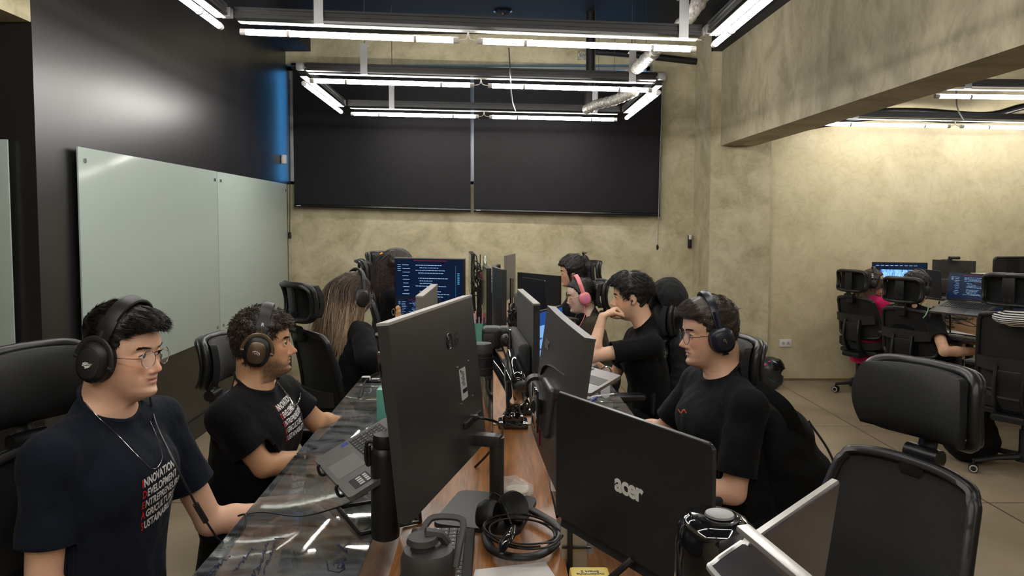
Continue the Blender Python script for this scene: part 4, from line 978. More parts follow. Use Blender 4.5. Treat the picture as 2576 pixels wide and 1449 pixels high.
# ---- things people wear
def headset(label, P, cup, accent, ring=None, mic=None, logo=None, band_w=.019, r_cup=.041, col=BLK, name='headset', pads=BLKM, tilt=-12, cupz=-.018, wire=None, style=0, bs=1.0, bandcol=None, thick=.116, rtext=None):
    s = P.sc; M = P.HM(); r = thing(name, label, 'headphones', M=M @ Matrix.Translation((0, 0, 0)))
    T = Matrix.Rotation(math.radians(tilt), 4, 'X'); hb = []
    W_ = .088
    for k in range(25):
        a = PI * (k / 24); x = -W_ * math.cos(a); z = cupz + .035 + (thick - cupz) * abs(math.sin(a)) ** .85 * .985
        hb.append(T @ Vector((x * (1 if abs(x) < .08 else 1.0), -.012, z)) * s)
    bd = MB(); bd.tube(hb, band_w * s, 10, flat=.28, up=None)
    # orient the flat side with y as width
    vs = []; n = 10
    bd = MB(); nn = len(hb)
    for i, p in enumerate(hb):
        t = (hb[min(i + 1, nn - 1)] - hb[max(i - 1, 0)]).normalized(); yv = (T @ Vector((0, 1, 0))).normalized(); nv = t.cross(yv).normalized()
        for k in range(n):
            th = 2 * PI * k / n; c_, s2 = math.cos(th), math.sin(th)
            vs.append(p + yv * math.copysign(abs(c_) ** .5, c_) * band_w * s * bs + nv * math.copysign(abs(s2) ** .6, s2) * .006 * s)
    fs = [(i * n + k, i * n + (k + 1) % n, (i + 1) * n + (k + 1) % n, (i + 1) * n + k) for i in range(nn - 1) for k in range(n)] + [tuple(range(n)), tuple((nn - 1) * n + k for k in range(n))]
    bd.add(vs, fs); obj('headband', bd, bandcol or col, r, ang=50)
    for sg in (-1, 1):
        C = T @ Matrix.Translation(Vector((sg * (W_ - .002), -.012, cupz)) * s) @ Matrix.Rotation(sg * PI / 2, 4, 'Y')
        rx, ry = r_cup * s * 1.0, r_cup * s * (.80 if style == 0 else .92)
        def ovl(prof, e=1.0):
            m_ = MB(); vs = []; n_ = 36
            for rr, z in prof:
                for k in range(n_):
                    a = 2 * PI * k / n_; ca, sa = math.cos(a), math.sin(a); vs.append(Vector((rr * rx * math.copysign(abs(ca) ** e, ca), rr * ry * math.copysign(abs(sa) ** e, sa), z * s)))
            fs = [(i * n_ + k, i * n_ + (k + 1) % n_, (i + 1) * n_ + (k + 1) % n_, (i + 1) * n_ + k) for i in range(len(prof) - 1) for k in range(n_)] + [tuple(range(n_)), tuple((len(prof) - 1) * n_ + k for k in range(n_))]
            return m_.add(vs, fs, C)
        obj('ear_pad', ovl([(.80, -.020), (1.0, -.018), (1.04, -.008), (1.0, .001)], .9), pads, r, ang=50)
        cu = obj('ear_cup', ovl([(1.0, .002), (1.0, .012), (.93, .022), (.72, .029), (.70, .028)], .85), cup, r, ang=50)
        obj('cup_plate', ovl([(.70, .026), (.70, .0295), (.62, .0315), (.02, .0325)], .8), accent, cu)
        yk = MB(); rr = 1.13
        if style == 0:
            yk.tube([C @ Vector((-rr * rx * math.sin(a), rr * ry * 1.05 * math.cos(a), .012 * s)) for a in [PI * k / 14 for k in range(15)]], .0075 * s, 8, flat=.5)
            yk.tube([C @ Vector((-rr * rx, 0, .012 * s)), T @ Vector((sg * (W_ + .004), -.012, cupz + .062)) * s, T @ Vector((sg * (W_ + .000), -.012, cupz + .085)) * s], .0085 * s, 8)
            for e in (-1, 1): yk.cyl(C @ Vector((0, e * ry * 1.02, .010 * s)), C @ Vector((0, e * ry * 1.28, .010 * s)), .007 * s, n=12)
            obj('yoke', yk, accent if ring is None else ring, r)
        else:
            yk.tube([C @ Vector((-.2 * rx, 0, .020 * s)), C @ Vector((-rr * rx, 0, .012 * s)), T @ Vector((sg * (W_ + .002), -.012, cupz + .075)) * s, T @ Vector((sg * (W_ - .004), -.012, cupz + .105)) * s], .011 * s, 10)
            obj('arm', yk, ring or col, r)
        if sg == (1 if P.opt.get('side', 1) == 1 else -1) and logo: logo(cu, C, rx, ry, s)
        if sg == (1 if P.opt.get('side', 1) == 1 else -1) and style == 0:
            sl = MB(); q = hb[-3] if sg == 1 else hb[2]; q2 = hb[-6] if sg == 1 else hb[5]
            d = (q2 - q).normalized(); yv = (T @ Vector((0, 1, 0))).normalized(); sl.M = frame(q.lerp(q2, .45), yv, d.cross(yv).normalized(), d)
            sl.box((0, 0, 0), (.048 * s, .013 * s, .042 * s), bev=.004); so_ = obj('slider_cover', sl, BLK, r)
            if rtext: vs, fs = text_mb(rtext, .017 * s, .0003, .0004, 'CENTER'); o2 = yv.cross(d).normalized(); obj('side_letter', MB().add(vs, fs, frame(q.lerp(q2, .45) + o2 * .0078 * s - d * .006 * s, yv, o2.cross(yv).normalized(), o2)), WHP, so_)
    return r
def strokes(par, C, s, polys, m, z=.033, name='emblem', w=.0012):
    mb = MB()
    for p in polys: mb.tube([C @ (Vector((q[0], q[1], z)) * s) if len(q) == 2 else C @ (Vector(q) * s) for q in p], [w * s * (1 if i < len(p) - 1 else .4) for i in range(len(p))], 6, flat=1)
    return obj(name, mb, m, par)
def glasses(label, P, m, rx=.0235, ry=.0225, y=.101, z=-.004, wire=.0011, lens=True):
    s = P.sc; r = thing('glasses', label, 'glasses', M=P.HM())
    fr = MB()
    for sg in (-1, 1):
        Lp = [Vector((sg * .0325 + rx * math.cos(a), y - .006 * (abs(sg * .0325 + rx * math.cos(a)) / .05) ** 2, z + ry * math.sin(a) - .003)) * s for a in [2 * PI * k / 28 for k in range(28)]]
        fr.tube(Lp, wire * s, 6, closed=True)
        if lens: obj('lens', MB().add([tuple(p) for p in Lp] + [tuple(p + Vector((0, .0008, 0))) for p in Lp], [tuple(range(28)), tuple(range(55, 27, -1))] + [(k, (k + 1) % 28, 28 + (k + 1) % 28, 28 + k) for k in range(28)]), mat('lens_glass', (1, 1, 1, 1), 0.02, alpha=.06, spec=.8), r)
        tm = MB(); tm.tube(catmull([Vector((sg * .0555, y - .008, z + .002)) * s, Vector((sg * .068, y - .022, z + .003)) * s, Vector((sg * .0765, .045, z + .004)) * s, Vector((sg * .078, -.008, z + .003)) * s, Vector((sg * .0765, -.035, z - .018)) * s], 5), wire * 1.05 * s, 6)
        obj('temple', tm, m, r)
    fr.tube(catmull([Vector((-.0105, y, z + .004)) * s, Vector((0, y + .003, z + .007)) * s, Vector((.0105, y, z + .004)) * s], 5), wire * s, 6)
    obj('rim', fr, m, r)
    return r
# ============================================================ THE PEOPLE
def V3(v): return np.array(v[:], float)
NAVY = cloth_mat('navy_cotton', (.0075, .0105, .019, 1)); BLKC = cloth_mat('black_cotton', (.0055, .0055, .0065, 1)); BLKJ = cloth_mat('black_blazer', (.008, .008, .009, 1)); OLIVE = cloth_mat('olive_brown_blazer', (.050, .043, .028, 1)); PINK = cloth_mat('magenta_knit', (.55, .012, .11, 1), .4)
TRO = cloth_mat('dark_trousers', (.008, .009, .012, 1)); RED = mat('red_print', S(200, 35, 40), .6); WHP = mat('white_print', S(225, 222, 220), .6)
DHAIR = (.010, .0075, .006); BHAIR = (.028, .017, .010)
SK1, SK2, SK3 = (.78, .47, .33), (.62, .345, .195), (.72, .43, .295)
LINES = [('I', 'NNOVATION'), ('D', 'EVELOPMENT'), ('E', 'NTREPRENEURSHIP'), ('A', 'GRICULTURE'), ('S', 'USTAINABILITY')]
MEN_LINE = [(-.12, -.085), (-.05, -.075), (-.03, -.040), (-.008, -.022), (.012, -.034), (.020, -.012), (.030, .018), (.045, .046), (.062, .060), (.12, .066)]
def sub(a, b): return np.array(a, float) - np.array(b, float)
def first_hit(P, x, y, d):
    h = [r for r in (P.sbvh.ray_cast(EYE, ray(x, y).normalized()), P.bvh().ray_cast(EYE, ray(x, y).normalized())) if r[0]]
    return np.array(min(h, key=lambda r: r[3])[0]) if h else V3(Py(x, y, d))
def seated_legs(P, kn=.43, gap=.10, foot=.02):
    out = []
    for e in (1, -1):
        k = P.hip + P.f * kn + P.s * e * gap; k[2] = .53; a = P.hip + P.f * (kn + foot) + P.s * e * gap; a[2] = .10; out.append((k, a))
    return out
# ---- 1: left foreground, navy shirt with the five words
h1 = V3(Py(314, 886, 1.86))
p1 = Person('man in a navy printed T-shirt with round glasses and black headset, left foreground', (h1[0] - .10, 1.86, .54), -14, h1, -12, hp=2, sc=.94, h=.0035, build=1.05, band=1, smile=1.0, eye=.0040, side=1, nbo=(-.012, 0), jaw=1.08, nose=1.0, sdz=(-.02, -.02))
A = {0: dict(e=p1.sh[0] + np.array([-.01, -.03, -.30]), w=p1.sh[0] + np.array([.21, .02, -.36]), D=(.9, .3, -.1), N=(0, 0, -1), s=-1),
     1: dict(e=V3(Pz(528, 1312, .745)), w=V3(Pz(738, 1283, .735)), D=(.97, -.10, -.03), N=(0, 0, -1), s=1, curl=(25, 40, 30), thumb=(30, 25))}
p1.body(A, SK1, stub=(.20, .35, .6), lipc=(.50, .18, .16), fine=True)
p1.shirt(NAVY, collar=NAVY, wr=.006)
p1.trousers(TRO, seated_legs(p1))
p1.brows((.016, .010, .007))
tk = lambda x, y, z: .006 + .013 * np.clip((z - .040) / .05, 0, 1) + .008 * np.clip((y - .03) / .05, 0, 1) * np.clip((z - .05) / .03, 0, 1)
p1.hair(DHAIR, MEN_LINE, tk, h=.0035)
p1.hstr(7500, lambda l, k: np.stack([l[:, 0] * 2, 1.0 + 0 * l[:, 0], .12 - .25 * k * np.ones(len(l))], 1), .034, DHAIR, r=.0008, lift=.0015, wob=.07, taper=.1, sel=lambda L: (L[:, 2] > .05) & ~((L[:, 1] > .07) & (L[:, 2] < .075)))
p1.hstr(3200, lambda l, k: np.stack([0 * l[:, 0], -.35 + 0 * l[:, 0], -1 + 0 * l[:, 0]], 1), .013, DHAIR, r=.0006, lift=.003, wob=.2, taper=.1, sel=lambda L: L[:, 2] <= .05, name='side_hair')
glasses('thin round silver glasses on the man in navy at the left', p1, STEEL)
def emb1(cu, C, rx, ry, s): strokes(cu, C, s, [[(.009, -.012), (.002, -.002), (-.004, .014)], [(.010, -.006), (.005, .004), (0, .012)], [(.004, -.012), (.000, -.006), (-.003, .002)], [(.013, -.003), (.009, .004), (.004, .010)]], WHP, w=.0018)
headset('large black over-ear headset worn by the man in navy', p1, BLK, DGR, logo=emb1, tilt=-16, band_w=.021, r_cup=.056, cupz=-.014)
o_ = p1.chest; R_ = n3(p1.f * .0 - p1.s); 
p1.print_text([(a, b) for a, b in LINES], .0285, V3(Py(350, 1224, 1.80)) + 0 * R_, n3(p1.f * .10 - p1.s + np.array([0, 0, .14])), (-.05, .0, 1), RED, WHP, n3(p1.f * .85 + p1.s * .45), lead=1.02, xs=.64, bold=.030)
for k, (aa, bb) in enumerate([((218, 1012, 1.80), None)]):
    ch = []
    for (x_, y_, d_) in ((214, 1012, 1.80), (250, 1052, 1.74), (300, 1098, 1.70), (348, 1148, 1.71), (386, 1180, 1.74), (408, 1152, 1.80), (396, 1102, 1.86), (378, 1060, 1.92)):
        q = first_hit(p1, x_, y_, d_); ch.append(q - V3(ray(x_, y_).normalized()) * .004)
    t = thing('necklace', 'thin silver chain around the neck of the man in navy', 'necklace', ch[0]); obj('chain', MB().tube(catmull([tuple(c) for c in ch], 6), .0009, 5), STEEL, t, world=True)
cb = [V3(p1.hl(-.080, .0, -.055)), V3(Py(385, 1040, 1.95)), V3(Py(402, 1090, 1.80)), V3(Py(432, 1150, 1.74)), V3(Py(468, 1222, 1.74)), V3(Py(505, 1290, 1.78)), V3(Py(545, 1352, 1.84)), V3(Py(590, 1385, 1.9)), V3(Py(620, 1300, 1.95)), V3(Pz(600, 1298, .815)), V3(Pz(660, 1288, .815)), V3(Pz(760, 1298, .812)), V3(Pz(860, 1272, .812)), V3(Pz(925, 1240, .82))]
t = thing('headset_cable', 'black headset cable running from the man in navy down onto the glass desk', 'cable', cb[0])
obj('cable', MB().tube(catmull([tuple(c) for c in cb[:7]], 6), .0028, 6), CABLE, t, world=True)
obj('cable_lead', MB().tube(catmull([tuple(c) for c in cb[6:]], 6), .0024, 6), CABLE, t, world=True)
obj('inline_control', MB().tube([V3(Py(492, 1268, 1.77)), V3(Py(518, 1312, 1.79))], .0075, 10), BLK, t, world=True)
# ---- 2: curly hair
h2 = V3(Py(664, 864, 2.72))
p2 = Person('curly-haired man in a black printed T-shirt with silver chain, second seat on the left', (h2[0] - .08, 2.70, .50), -14, h2, 12, hp=-2, sc=1.0, h=.004, build=1.12, jaw=1.12, side=1, smile=0, sdz=(-.01, -.01), gaze=(.2, 0), band=1, nose=1.15)
A = {0: dict(e=V3(Pz(662, 1172, .76)), w=V3(Pz(800, 1150, .735)), D=(.95, .25, -.02), N=(0, 0, -1), s=-1),
     1: dict(e=V3(Py(798, 1062, 2.95)), w=V3(Pz(878, 1070, .737)), D=(.6, .75, -.03), N=(0, 0, -1), s=1)}
p2.body(A, SK2, stub=(.85, .7, 1.0), lipc=(.33, .14, .11), fine=True)
p2.shirt(BLKC, collar=BLKC, wr=.006); p2.trousers(TRO, seated_legs(p2)); p2.brows((.010, .007, .005), th=.0013)
p2.hair((.014, .009, .006), [(-.12, -.070), (-.05, -.065), (-.03, -.040), (-.008, -.022), (.014, -.030), (.024, .0), (.034, .024), (.05, .050), (.07, .060), (.12, .062)], lambda x, y, z: .009 + .010 * np.clip((z - .02) / .05, 0, 1), bump=.005)
p2.hstr(3600, lambda l, k: np.stack([l[:, 0] * 6, .35 + l[:, 1] * 3, -.15 + l[:, 2] * 3 - 1.2 * k], 1), .036, (.050, .030, .019), r=.0013, lift=.05, wob=.35, curl=2.0, steps=13)
def emb2(cu, C, rx, ry, s): strokes(cu, C, s, [[(.002, .010), (-.006, .002), (-.004, -.008), (.004, -.004)], [(.006, .006), (0, 0), (.006, -.006)], [(-.004, .010), (.004, .012), (.008, .008)], [(-.007, -.002), (-.004, -.012), (.003, -.012)]], WHP, w=.0012)
GOLD = mat('bronze_metal', (.16, .115, .075, 1), .32, .7)
hs2 = headset('black headset with bronze ear cups worn by the curly-haired man', p2, BLK, GOLD, logo=emb2, rtext='R', tilt=-14, band_w=.022, r_cup=.056)
p2.print_text([(a, b) for a, b in LINES], .0255, V3(Py(726, 1042, 2.62)), n3(p2.f * .10 - p2.s + np.array([0, 0, .14])), (-.05, .0, 1), RED, WHP, n3(p2.f * .9 + p2.s * .35), lead=1.02, xs=.70, bold=.026)
ch = []
for (x_, y_, d_) in ((698, 962, 2.66), (712, 980, 2.60), (727, 1000, 2.57), (740, 1022, 2.58), (752, 1008, 2.66), (756, 988, 2.74)):
    q = first_hit(p2, x_, y_, d_); ch.append(q - V3(ray(x_, y_).normalized()) * .006)
t = thing('necklace', 'thick silver chain on the curly-haired man', 'necklace', ch[0]); P_ = catmull([tuple(c) for c in ch], 9)
obj('chain', MB().tube(P_, [.0042 if i % 2 else .0022 for i in range(len(P_))], 6), STEEL, t, world=True)
# ---- 5: right man with headphones
h5 = V3(Py(1784, 836, 2.70))
p5 = Person('man in a plain black T-shirt with glasses and dark headphones, right side of the desk', (h5[0] + .13, 2.64, .50), 190, h5, 183, hp=5, h=.0038, build=1.12, jaw=1.10, band=1, side=-1, gaze=(0, -.1), sdz=(-.02, -.02), nose=1.05)
A = {0: dict(e=V3(Py(1672, 1082, 2.95)), w=V3(Pz(1560, 1078, .737)), D=(-.8, .5, -.03), N=(0, 0, -1), s=-1),
     1: dict(e=p5.sh[1] + np.array([-.06, -.05, -.28]), w=p5.sh[1] + np.array([-.32, -.02, -.28]), D=(-1, .1, 0), N=(0, 0, -1), s=1)}
p5.body(A, SK3, stub=(.55, .9, .30), lipc=(.45, .16, .14), fine=True)
p5.shirt(BLKC, collar=BLKC, wr=.005, sleeve=.78); p5.trousers(TRO, seated_legs(p5)); p5.brows((.020, .012, .008))
p5.hair((.030, .019, .013), MEN_LINE, tk, h=.004)
p5.hstr(6000, lambda l, k: np.stack([l[:, 0] * 2, .9 + 0 * l[:, 0], .15 - .25 * k * np.ones(len(l))], 1), .024, (.036, .023, .015), r=.0008, lift=.002, wob=.09, taper=.1, sel=lambda L: (L[:, 2] > .05) & ~((L[:, 1] > .07) & (L[:, 2] < .075)))
p5.hstr(3000, lambda l, k: np.stack([0 * l[:, 0], -.35 + 0 * l[:, 0], -1 + 0 * l[:, 0]], 1), .014, (.032, .021, .014), r=.0007, lift=.003, wob=.2, taper=.1, sel=lambda L: L[:, 2] <= .05, name='side_hair')
glasses('thin round dark-rimmed glasses on the man with dark headphones', p5, mat('gunmetal', (.08, .07, .07, 1), .25, .9))
NVY = mat('midnight_blue_plastic', (.010, .011, .022, 1), .32)
GLD = mat('gold_mark', (.55, .36, .20, 1), .3, .6)
def emb5(cu, C, rx, ry, s): strokes(cu, C, s, [[(.004 * math.cos(a) + .004, .004 * math.sin(a)) for a in [2 * PI * k / 12 for k in range(13)]], [(.0045, -.004), (-.002, -.0045), (-.009, -.0055)]], GLD, w=.0010)
headset('midnight blue over-ear headphones on the man in the plain black T-shirt', p5, NVY, NVY, logo=emb5, tilt=-8, style=1, col=NVY, band_w=.015, r_cup=.047, bandcol=NVY)
hit = np.array(p5.sbvh.ray_cast(Vector(V3(Py(1714, 1034, 2.2))), Vector((0, 1, 0)))[0] or V3(Py(1714, 1034, 2.5)))
em = MB()
for k in range(3): em.tube([tuple(hit + np.array([-.012 + k * .010, -.003, .007 * (1 - 2 * (k % 2))])), tuple(hit + np.array([-.004 + k * .010, -.003, -.006 * (1 - 2 * (k % 2))]))], .0018, 5)
obj('chest_embroidery', em, mat('orange_thread', S(215, 95, 60), .7), p5.root, world=True)
# ---- 6: young man leaning on his fist
h6 = V3(Py(1586, 746, 4.12))
p6 = Person('young man in a black T-shirt resting his chin on his fist', (h6[0] + .17, 4.18, .48), 186, h6, 172, hp=4, sc=1.0, h=.0045, build=.92, side=-1, nose=1.12, sdz=(-.04, -.04), nbo=(.03, 0))
el = V3(Py(1489, 896, 3.92)); 
A = {1: dict(e=el, w=V3(Py(1516, 797, 4.0)), D=n3(sub(V3(Py(1560, 768, 4.04)), V3(Py(1516, 797, 4.0)))), N=n3((.35, -.1, -.9)), curl=(75, 95, 50), thumb=(25, 50), s=-1),
     0: dict(e=p6.sh[0] + np.array([-.12, .06, -.26]), w=V3(Py(1492, 912, 4.3)), D=(-1, -.2, 0), N=(0, 0, -1), s=-1)}
p6.body(A, (.74, .46, .31), stub=(.5, .9, .45), lipc=(.45, .17, .14), fine=True)
p6.shirt(BLKC, collar=BLKC, wr=.005, sleeve=.66, name='t_shirt'); p6.trousers(TRO, seated_legs(p6, .36)); p6.brows((.008, .006, .005), th=.0016)
p6.hair((.008, .0065, .006), [(-.12, -.085), (-.05, -.070), (-.035, -.020), (-.012, .018), (.004, .016), (.016, -.022), (.024, -.010), (.034, .022), (.05, .052), (.07, .062), (.12, .064)], lambda x, y, z: .008 + .016 * np.clip((z - .01) / .06, 0, 1) + .008 * np.clip(y / .06, 0, 1) * np.clip(z / .06, 0, 1), bump=.003)
p6.hstr(4500, lambda l, k: np.stack([l[:, 0] * 3, .2 + .5 * (l[:, 1] > .02) - .6 * (l[:, 1] < 0), .2 - .8 * k * np.ones(len(l))], 1), .036, (.012, .0095, .008), r=.0011, lift=.0015, wob=.07, taper=.1, sel=lambda L: (L[:, 2] > .0) & ~((L[:, 1] > .055) & (L[:, 2] < .085)))
eb = MB(); e0 = Vector(p6.hl(-.083, -.004, -.016)); eb.sph(e0, .007); eb.cyl(e0, e0 + Vector((-.006, -.004, -.022)), .0035, n=10)
t = thing('earbud', 'black wireless earbud in the ear of the young man leaning on his fist', 'earbud', e0); obj('bud', eb, BLKG, t, world=True)
# ---- 7: woman with pink headphones
h7 = V3(Py(1460, 743, 5.1))
p7 = Person('woman in an olive-brown blazer with glasses and pink headphones', (h7[0] + .16, 5.15, .48), 188, h7, 184, hp=10, sc=.95, fem=True, h=.0055, side=-1, nose=.85, lips=1.2)
A = {1: dict(e=p7.sh[1] + np.array([-.06, -.02, -.25]), w=p7.sh[1] + np.array([-.28, .02, -.26]), D=(-1, .1, 0), N=(0, 0, -1), s=1), 0: dict(e=p7.sh[0] + np.array([-.06, .02, -.25]), w=p7.sh[0] + np.array([-.28, -.02, -.26]), D=(-1, .1, 0), N=(0, 0, -1), s=-1)}
p7.body(A, (.74, .52, .42), lipc=(.42, .14, .14)); p7.shirt(OLIVE, name='blazer', long=True, loose=.022, wr=.007, collar=OLIVE, tilt=.7); p7.trousers(TRO, seated_legs(p7, .38)); p7.brows((.010, .007, .006), 60, .0014)
cv = MB(); cv.sph(tuple(p7.nb + p7.f * .045 - np.array([0, 0, .035])), (.055, .07, .06)); obj('black_top', cv, BLKC, p7.root, world=True)
def bun(Fd, s): Fd.ell(s.hl(0, -.135, .015), (.045, .04, .045), .01); Fd.cap(s.hl(0, -.09, .02), s.hl(0, -.13, .015), .025, .02, .02)
p7.hair((.007, .006, .006), [(-.12, -.07), (-.04, -.05), (-.02, -.01), (.015, .0), (.03, .03), (.05, .062), (.07, .072), (.12, .075)], lambda x, y, z: .006 + 0 * x, bump=.001, extra=bun)
p7.hstr(900, lambda l, k: np.stack([0 * l[:, 0], -1 + 0 * l[:, 0], -.1 + 0 * l[:, 0]], 1), .05, (.012, .010, .009), r=.0013, lift=.002, wob=.12)
PNK = mat('pink_plastic', S(238, 140, 150), .35)
def emb7(cu, C, rx, ry, s): obj('cup_disc', MB().cyl(C @ Vector((0, 0, .031 * s)), C @ Vector((0, 0, .036 * s)), .020 * s, n=24), mat('lilac_glow', S(220, 130, 175), .3), cu)
headset('pink over-ear headphones on the woman in the olive blazer', p7, PNK, PNK, logo=emb7, tilt=-8, style=1, col=PNK, band_w=.016, r_cup=.046, pads=mat('grey_pad', (.25, .25, .30, 1), .7), bandcol=PNK)
glasses('thin glasses on the woman with pink headphones', p7, mat('gold_wire', (.55, .42, .22, 1), .3, .9), wire=.0016)
obj('cable', MB().tube(catmull([tuple(p7.hl(-.085, -.005, -.06)), tuple(p7.hl(-.09, .01, -.14)), tuple(p7.hl(-.07, .08, -.24))], 6), .003, 6), PNK, p7.root, world=True)
# ---- 8: woman with ponytail
h8 = V3(Py(1438, 684, 6.1))
p8 = Person('woman with a high dark ponytail behind the large dark monitor', (h8[0] + .15, 6.15, .48), 186, h8, 176, hp=6, sc=.98, fem=True, h=.006, side=-1, nose=.9)
A = {1: dict(e=p8.sh[1] + np.array([-.04, -.02, -.25]), w=p8.sh[1] + np.array([-.26, .02, -.26]), D=(-1, .1, 0), N=(0, 0, -1), s=1), 0: dict(e=p8.sh[0] + np.array([-.04, .02, -.25]), w=p8.sh[0] + np.array([-.26, -.02, -.26]), D=(-1, .1, 0), N=(0, 0, -1), s=-1)}
p8.body(A, (.64, .37, .26)); p8.shirt(BLKJ, name='dark_jacket', long=True, loose=.02, wr=.006, collar=BLKJ); p8.trousers(TRO, seated_legs(p8, .36)); p8.brows((.010, .007, .006), 50, .0016)
def pony(Fd, s):
    Fd.cap(s.hl(0, -.07, .085), s.hl(0, -.12, .105), .028, .024, .015); Fd.cap(s.hl(0, -.12, .105), s.hl(.0, -.150, .03), .026, .036, .01); Fd.cap(s.hl(.0, -.150, .03), s.hl(0, -.145, -.09), .036, .034, .02); Fd.cap(s.hl(-.060, .03, -.0), s.hl(-.065, -.01, -.16), .012, .010, .012)
p8.hair((.012, .009, .008), [(-.12, -.07), (-.04, -.055), (-.025, -.015), (.0, .0), (.02, -.035), (.045, .03), (.06, .055), (.12, .062)], lambda x, y, z: .012 + .012 * np.clip(z / .08, 0, 1), extra=pony, h=.005)
p8.hstr(900, lambda l, k: np.where((l[:, 1] < -.11)[:, None], np.array([[0, -.1, -1.]]), np.array([[0, -1, .6]])), .06, (.016, .011, .009), r=.0015, lift=.001, wob=.08, taper=.1, name='hair_strands')
hr = MB()
for k in range(30):
    a = RNG.uniform(-.3, .3); b_ = RNG.uniform(-.2, .3); q0 = p8.hl(a * .03, -.11, .12); q1 = p8.hl(a * .1, -.13 + b_ * .1, .155 + .01 * RNG.uniform(-1, 1)); hr.tube(catmull([tuple(q0), tuple((q0 + q1) / 2 + (0, 0, .006)), tuple(q1)], 3), .0014, 3)
obj('loose_hair', hr, mat('black_hair_plain', (.012, .009, .008, 1), .4), p8.root, world=True)
# ---- long hair helper
def fall(s, n, col, tip, top, L=.42, width=.11, r=.0022, back=.0, name='long_hair', fwd=0.0, steps=12, side=None):
    """strands that hug the head, then hang down over the back"""
    N_ = s.hN; idx = np.arange(len(s.hV)); l0 = (s.hV - s.hc) @ s.Hm / s.sc; ok = (l0[:, 2] > -.02) & (l0[:, 1] < .06); idx = RNG.choice(idx[ok], n); P = s.hV[idx]; Nn = N_[idx]
    if np.mean(np.sum((P - s.hc) * Nn, 1)) < 0: Nn = -Nn
    ln = RNG.uniform(.75, 1.05, n) * L; jit = RNG.normal(0, 1, (n, 3)); ls = (P - s.hc) @ s.Hm / s.sc; Ps = [P]; cur = ls.copy(); seg = ln / (steps - 1) / s.sc
    for k in range(1, steps):
        on = cur[:, 2] > -.045
        d = np.stack([cur[:, 0] * 3, -1.3 * np.clip((cur[:, 2] - .02) * 14, 0, 1) + fwd, -1.0 + 0 * cur[:, 0]], 1) + jit * (.06 + .02 * k / steps)
        d /= np.linalg.norm(d, axis=1)[:, None]; cur = cur + d * seg[:, None]
        rad = np.sqrt((cur[:, 0] / .088) ** 2 + ((cur[:, 1] + .01) / .115) ** 2 + (np.clip(cur[:, 2] - .02, 0, 9) / .112) ** 2); f = np.where(rad < 1, 1 / np.maximum(rad, .3), 1)
        up = cur[:, 2] > -.06; cur[:, 0] = np.where(up, cur[:, 0] * f, cur[:, 0]); cur[:, 1] = np.where(up, (cur[:, 1] + .01) * f - .01, np.minimum(cur[:, 1], .01 + fwd)); cur[:, 0] = np.clip(cur[:, 0], -width, width)
        Ps.append(s.hc + (cur * s.sc) @ s.Hm.T)
    Ps = np.stack(Ps, 1); T = np.gradient(Ps, axis=1); T /= np.linalg.norm(T, axis=2)[:, :, None] + 1e-9; A_ = np.cross(T, Nn[:, None, :] + .01); A_ /= np.linalg.norm(A_, axis=2)[:, :, None] + 1e-9; B_ = np.cross(T, A_)
    R = r * (1 - .6 * np.linspace(0, 1, steps) ** 3)[None, :, None] * RNG.uniform(.6, 1.5, n)[:, None, None]
    V = np.stack([Ps + (A_ * math.cos(2 * PI * j / 3) * 1.6 + B_ * math.sin(2 * PI * j / 3)) * R for j in range(3)], 2)
    base = (np.arange(n) * steps * 3)[:, None, None]; i = np.arange(steps - 1)[None, :, None] * 3; j = np.arange(3)[None, None, :]; j2 = (j + 1) % 3
    Q = np.stack([base + i + j, base + i + j2, base + i + 3 + j2, base + i + 3 + j], -1).reshape(-1, 4)
    t = np.clip((np.linspace(0, 1, steps)[None, :, None] + RNG.normal(0, .12, (n, 1, 1)) - top) / .35, 0, 1) * np.ones((n, steps, 3)); t = t.ravel()[:, None]
    rr = np.repeat(RNG.uniform(.6, 1.5, n), steps * 3)[:, None]; C = (np.array(col) * (1 - t) + np.array(tip) * t) * rr
    return np_mesh(name, V.reshape(-1, 3) - s.o, Q, HAIRM, s.root, cols=C)
# ---- 3: woman with long ombre hair, from behind
h3 = V3(Py(888, 742, 4.15))
p3 = Person('woman with long brown hair fading to blond, black jacket and headphones, seen from behind', (h3[0] - .10, 4.02, .48), 52, h3, 48, hp=10, sc=1.0, fem=True, h=.0055, side=1)
A = {0: dict(e=V3(Py(925, 900, 3.85)), w=V3(Py(945, 935, 4.05)), D=(.9, .4, -.1), N=(0, 0, -1), s=-1), 1: dict(e=p3.sh[1] + np.array([.1, .1, -.22]), w=p3.sh[1] + np.array([.25, .12, -.24]), D=(1, .1, 0), N=(0, 0, -1), s=1)}
p3.body(A, (.58, .33, .22)); p3.shirt(BLKJ, name='black_jacket', long=True, loose=.026, wr=.010, collar=BLKJ); p3.trousers(TRO, seated_legs(p3, .36)); glasses('glasses on the long-haired woman seen from behind', p3, STEEL, wire=.0016)
p3.hair(BHAIR, [(-.14, -.10), (-.04, -.09), (0, -.07), (.03, -.03), (.05, .03), (.07, .06), (.12, .066)], lambda x, y, z: .012 + 0 * x)
fall(p3, 4600, (.040, .024, .015), (.30, .205, .125), .36, L=.42, width=.105, r=.0013)
fall(p3, 1000, (.055, .034, .020), (.38, .27, .17), .30, L=.40, width=.11, r=.0012, name='light_hair_strands')
headset('black over-ear headphones on the long-haired woman', p3, BLK, BLK, tilt=-8, style=1, band_w=.015, r_cup=.056)
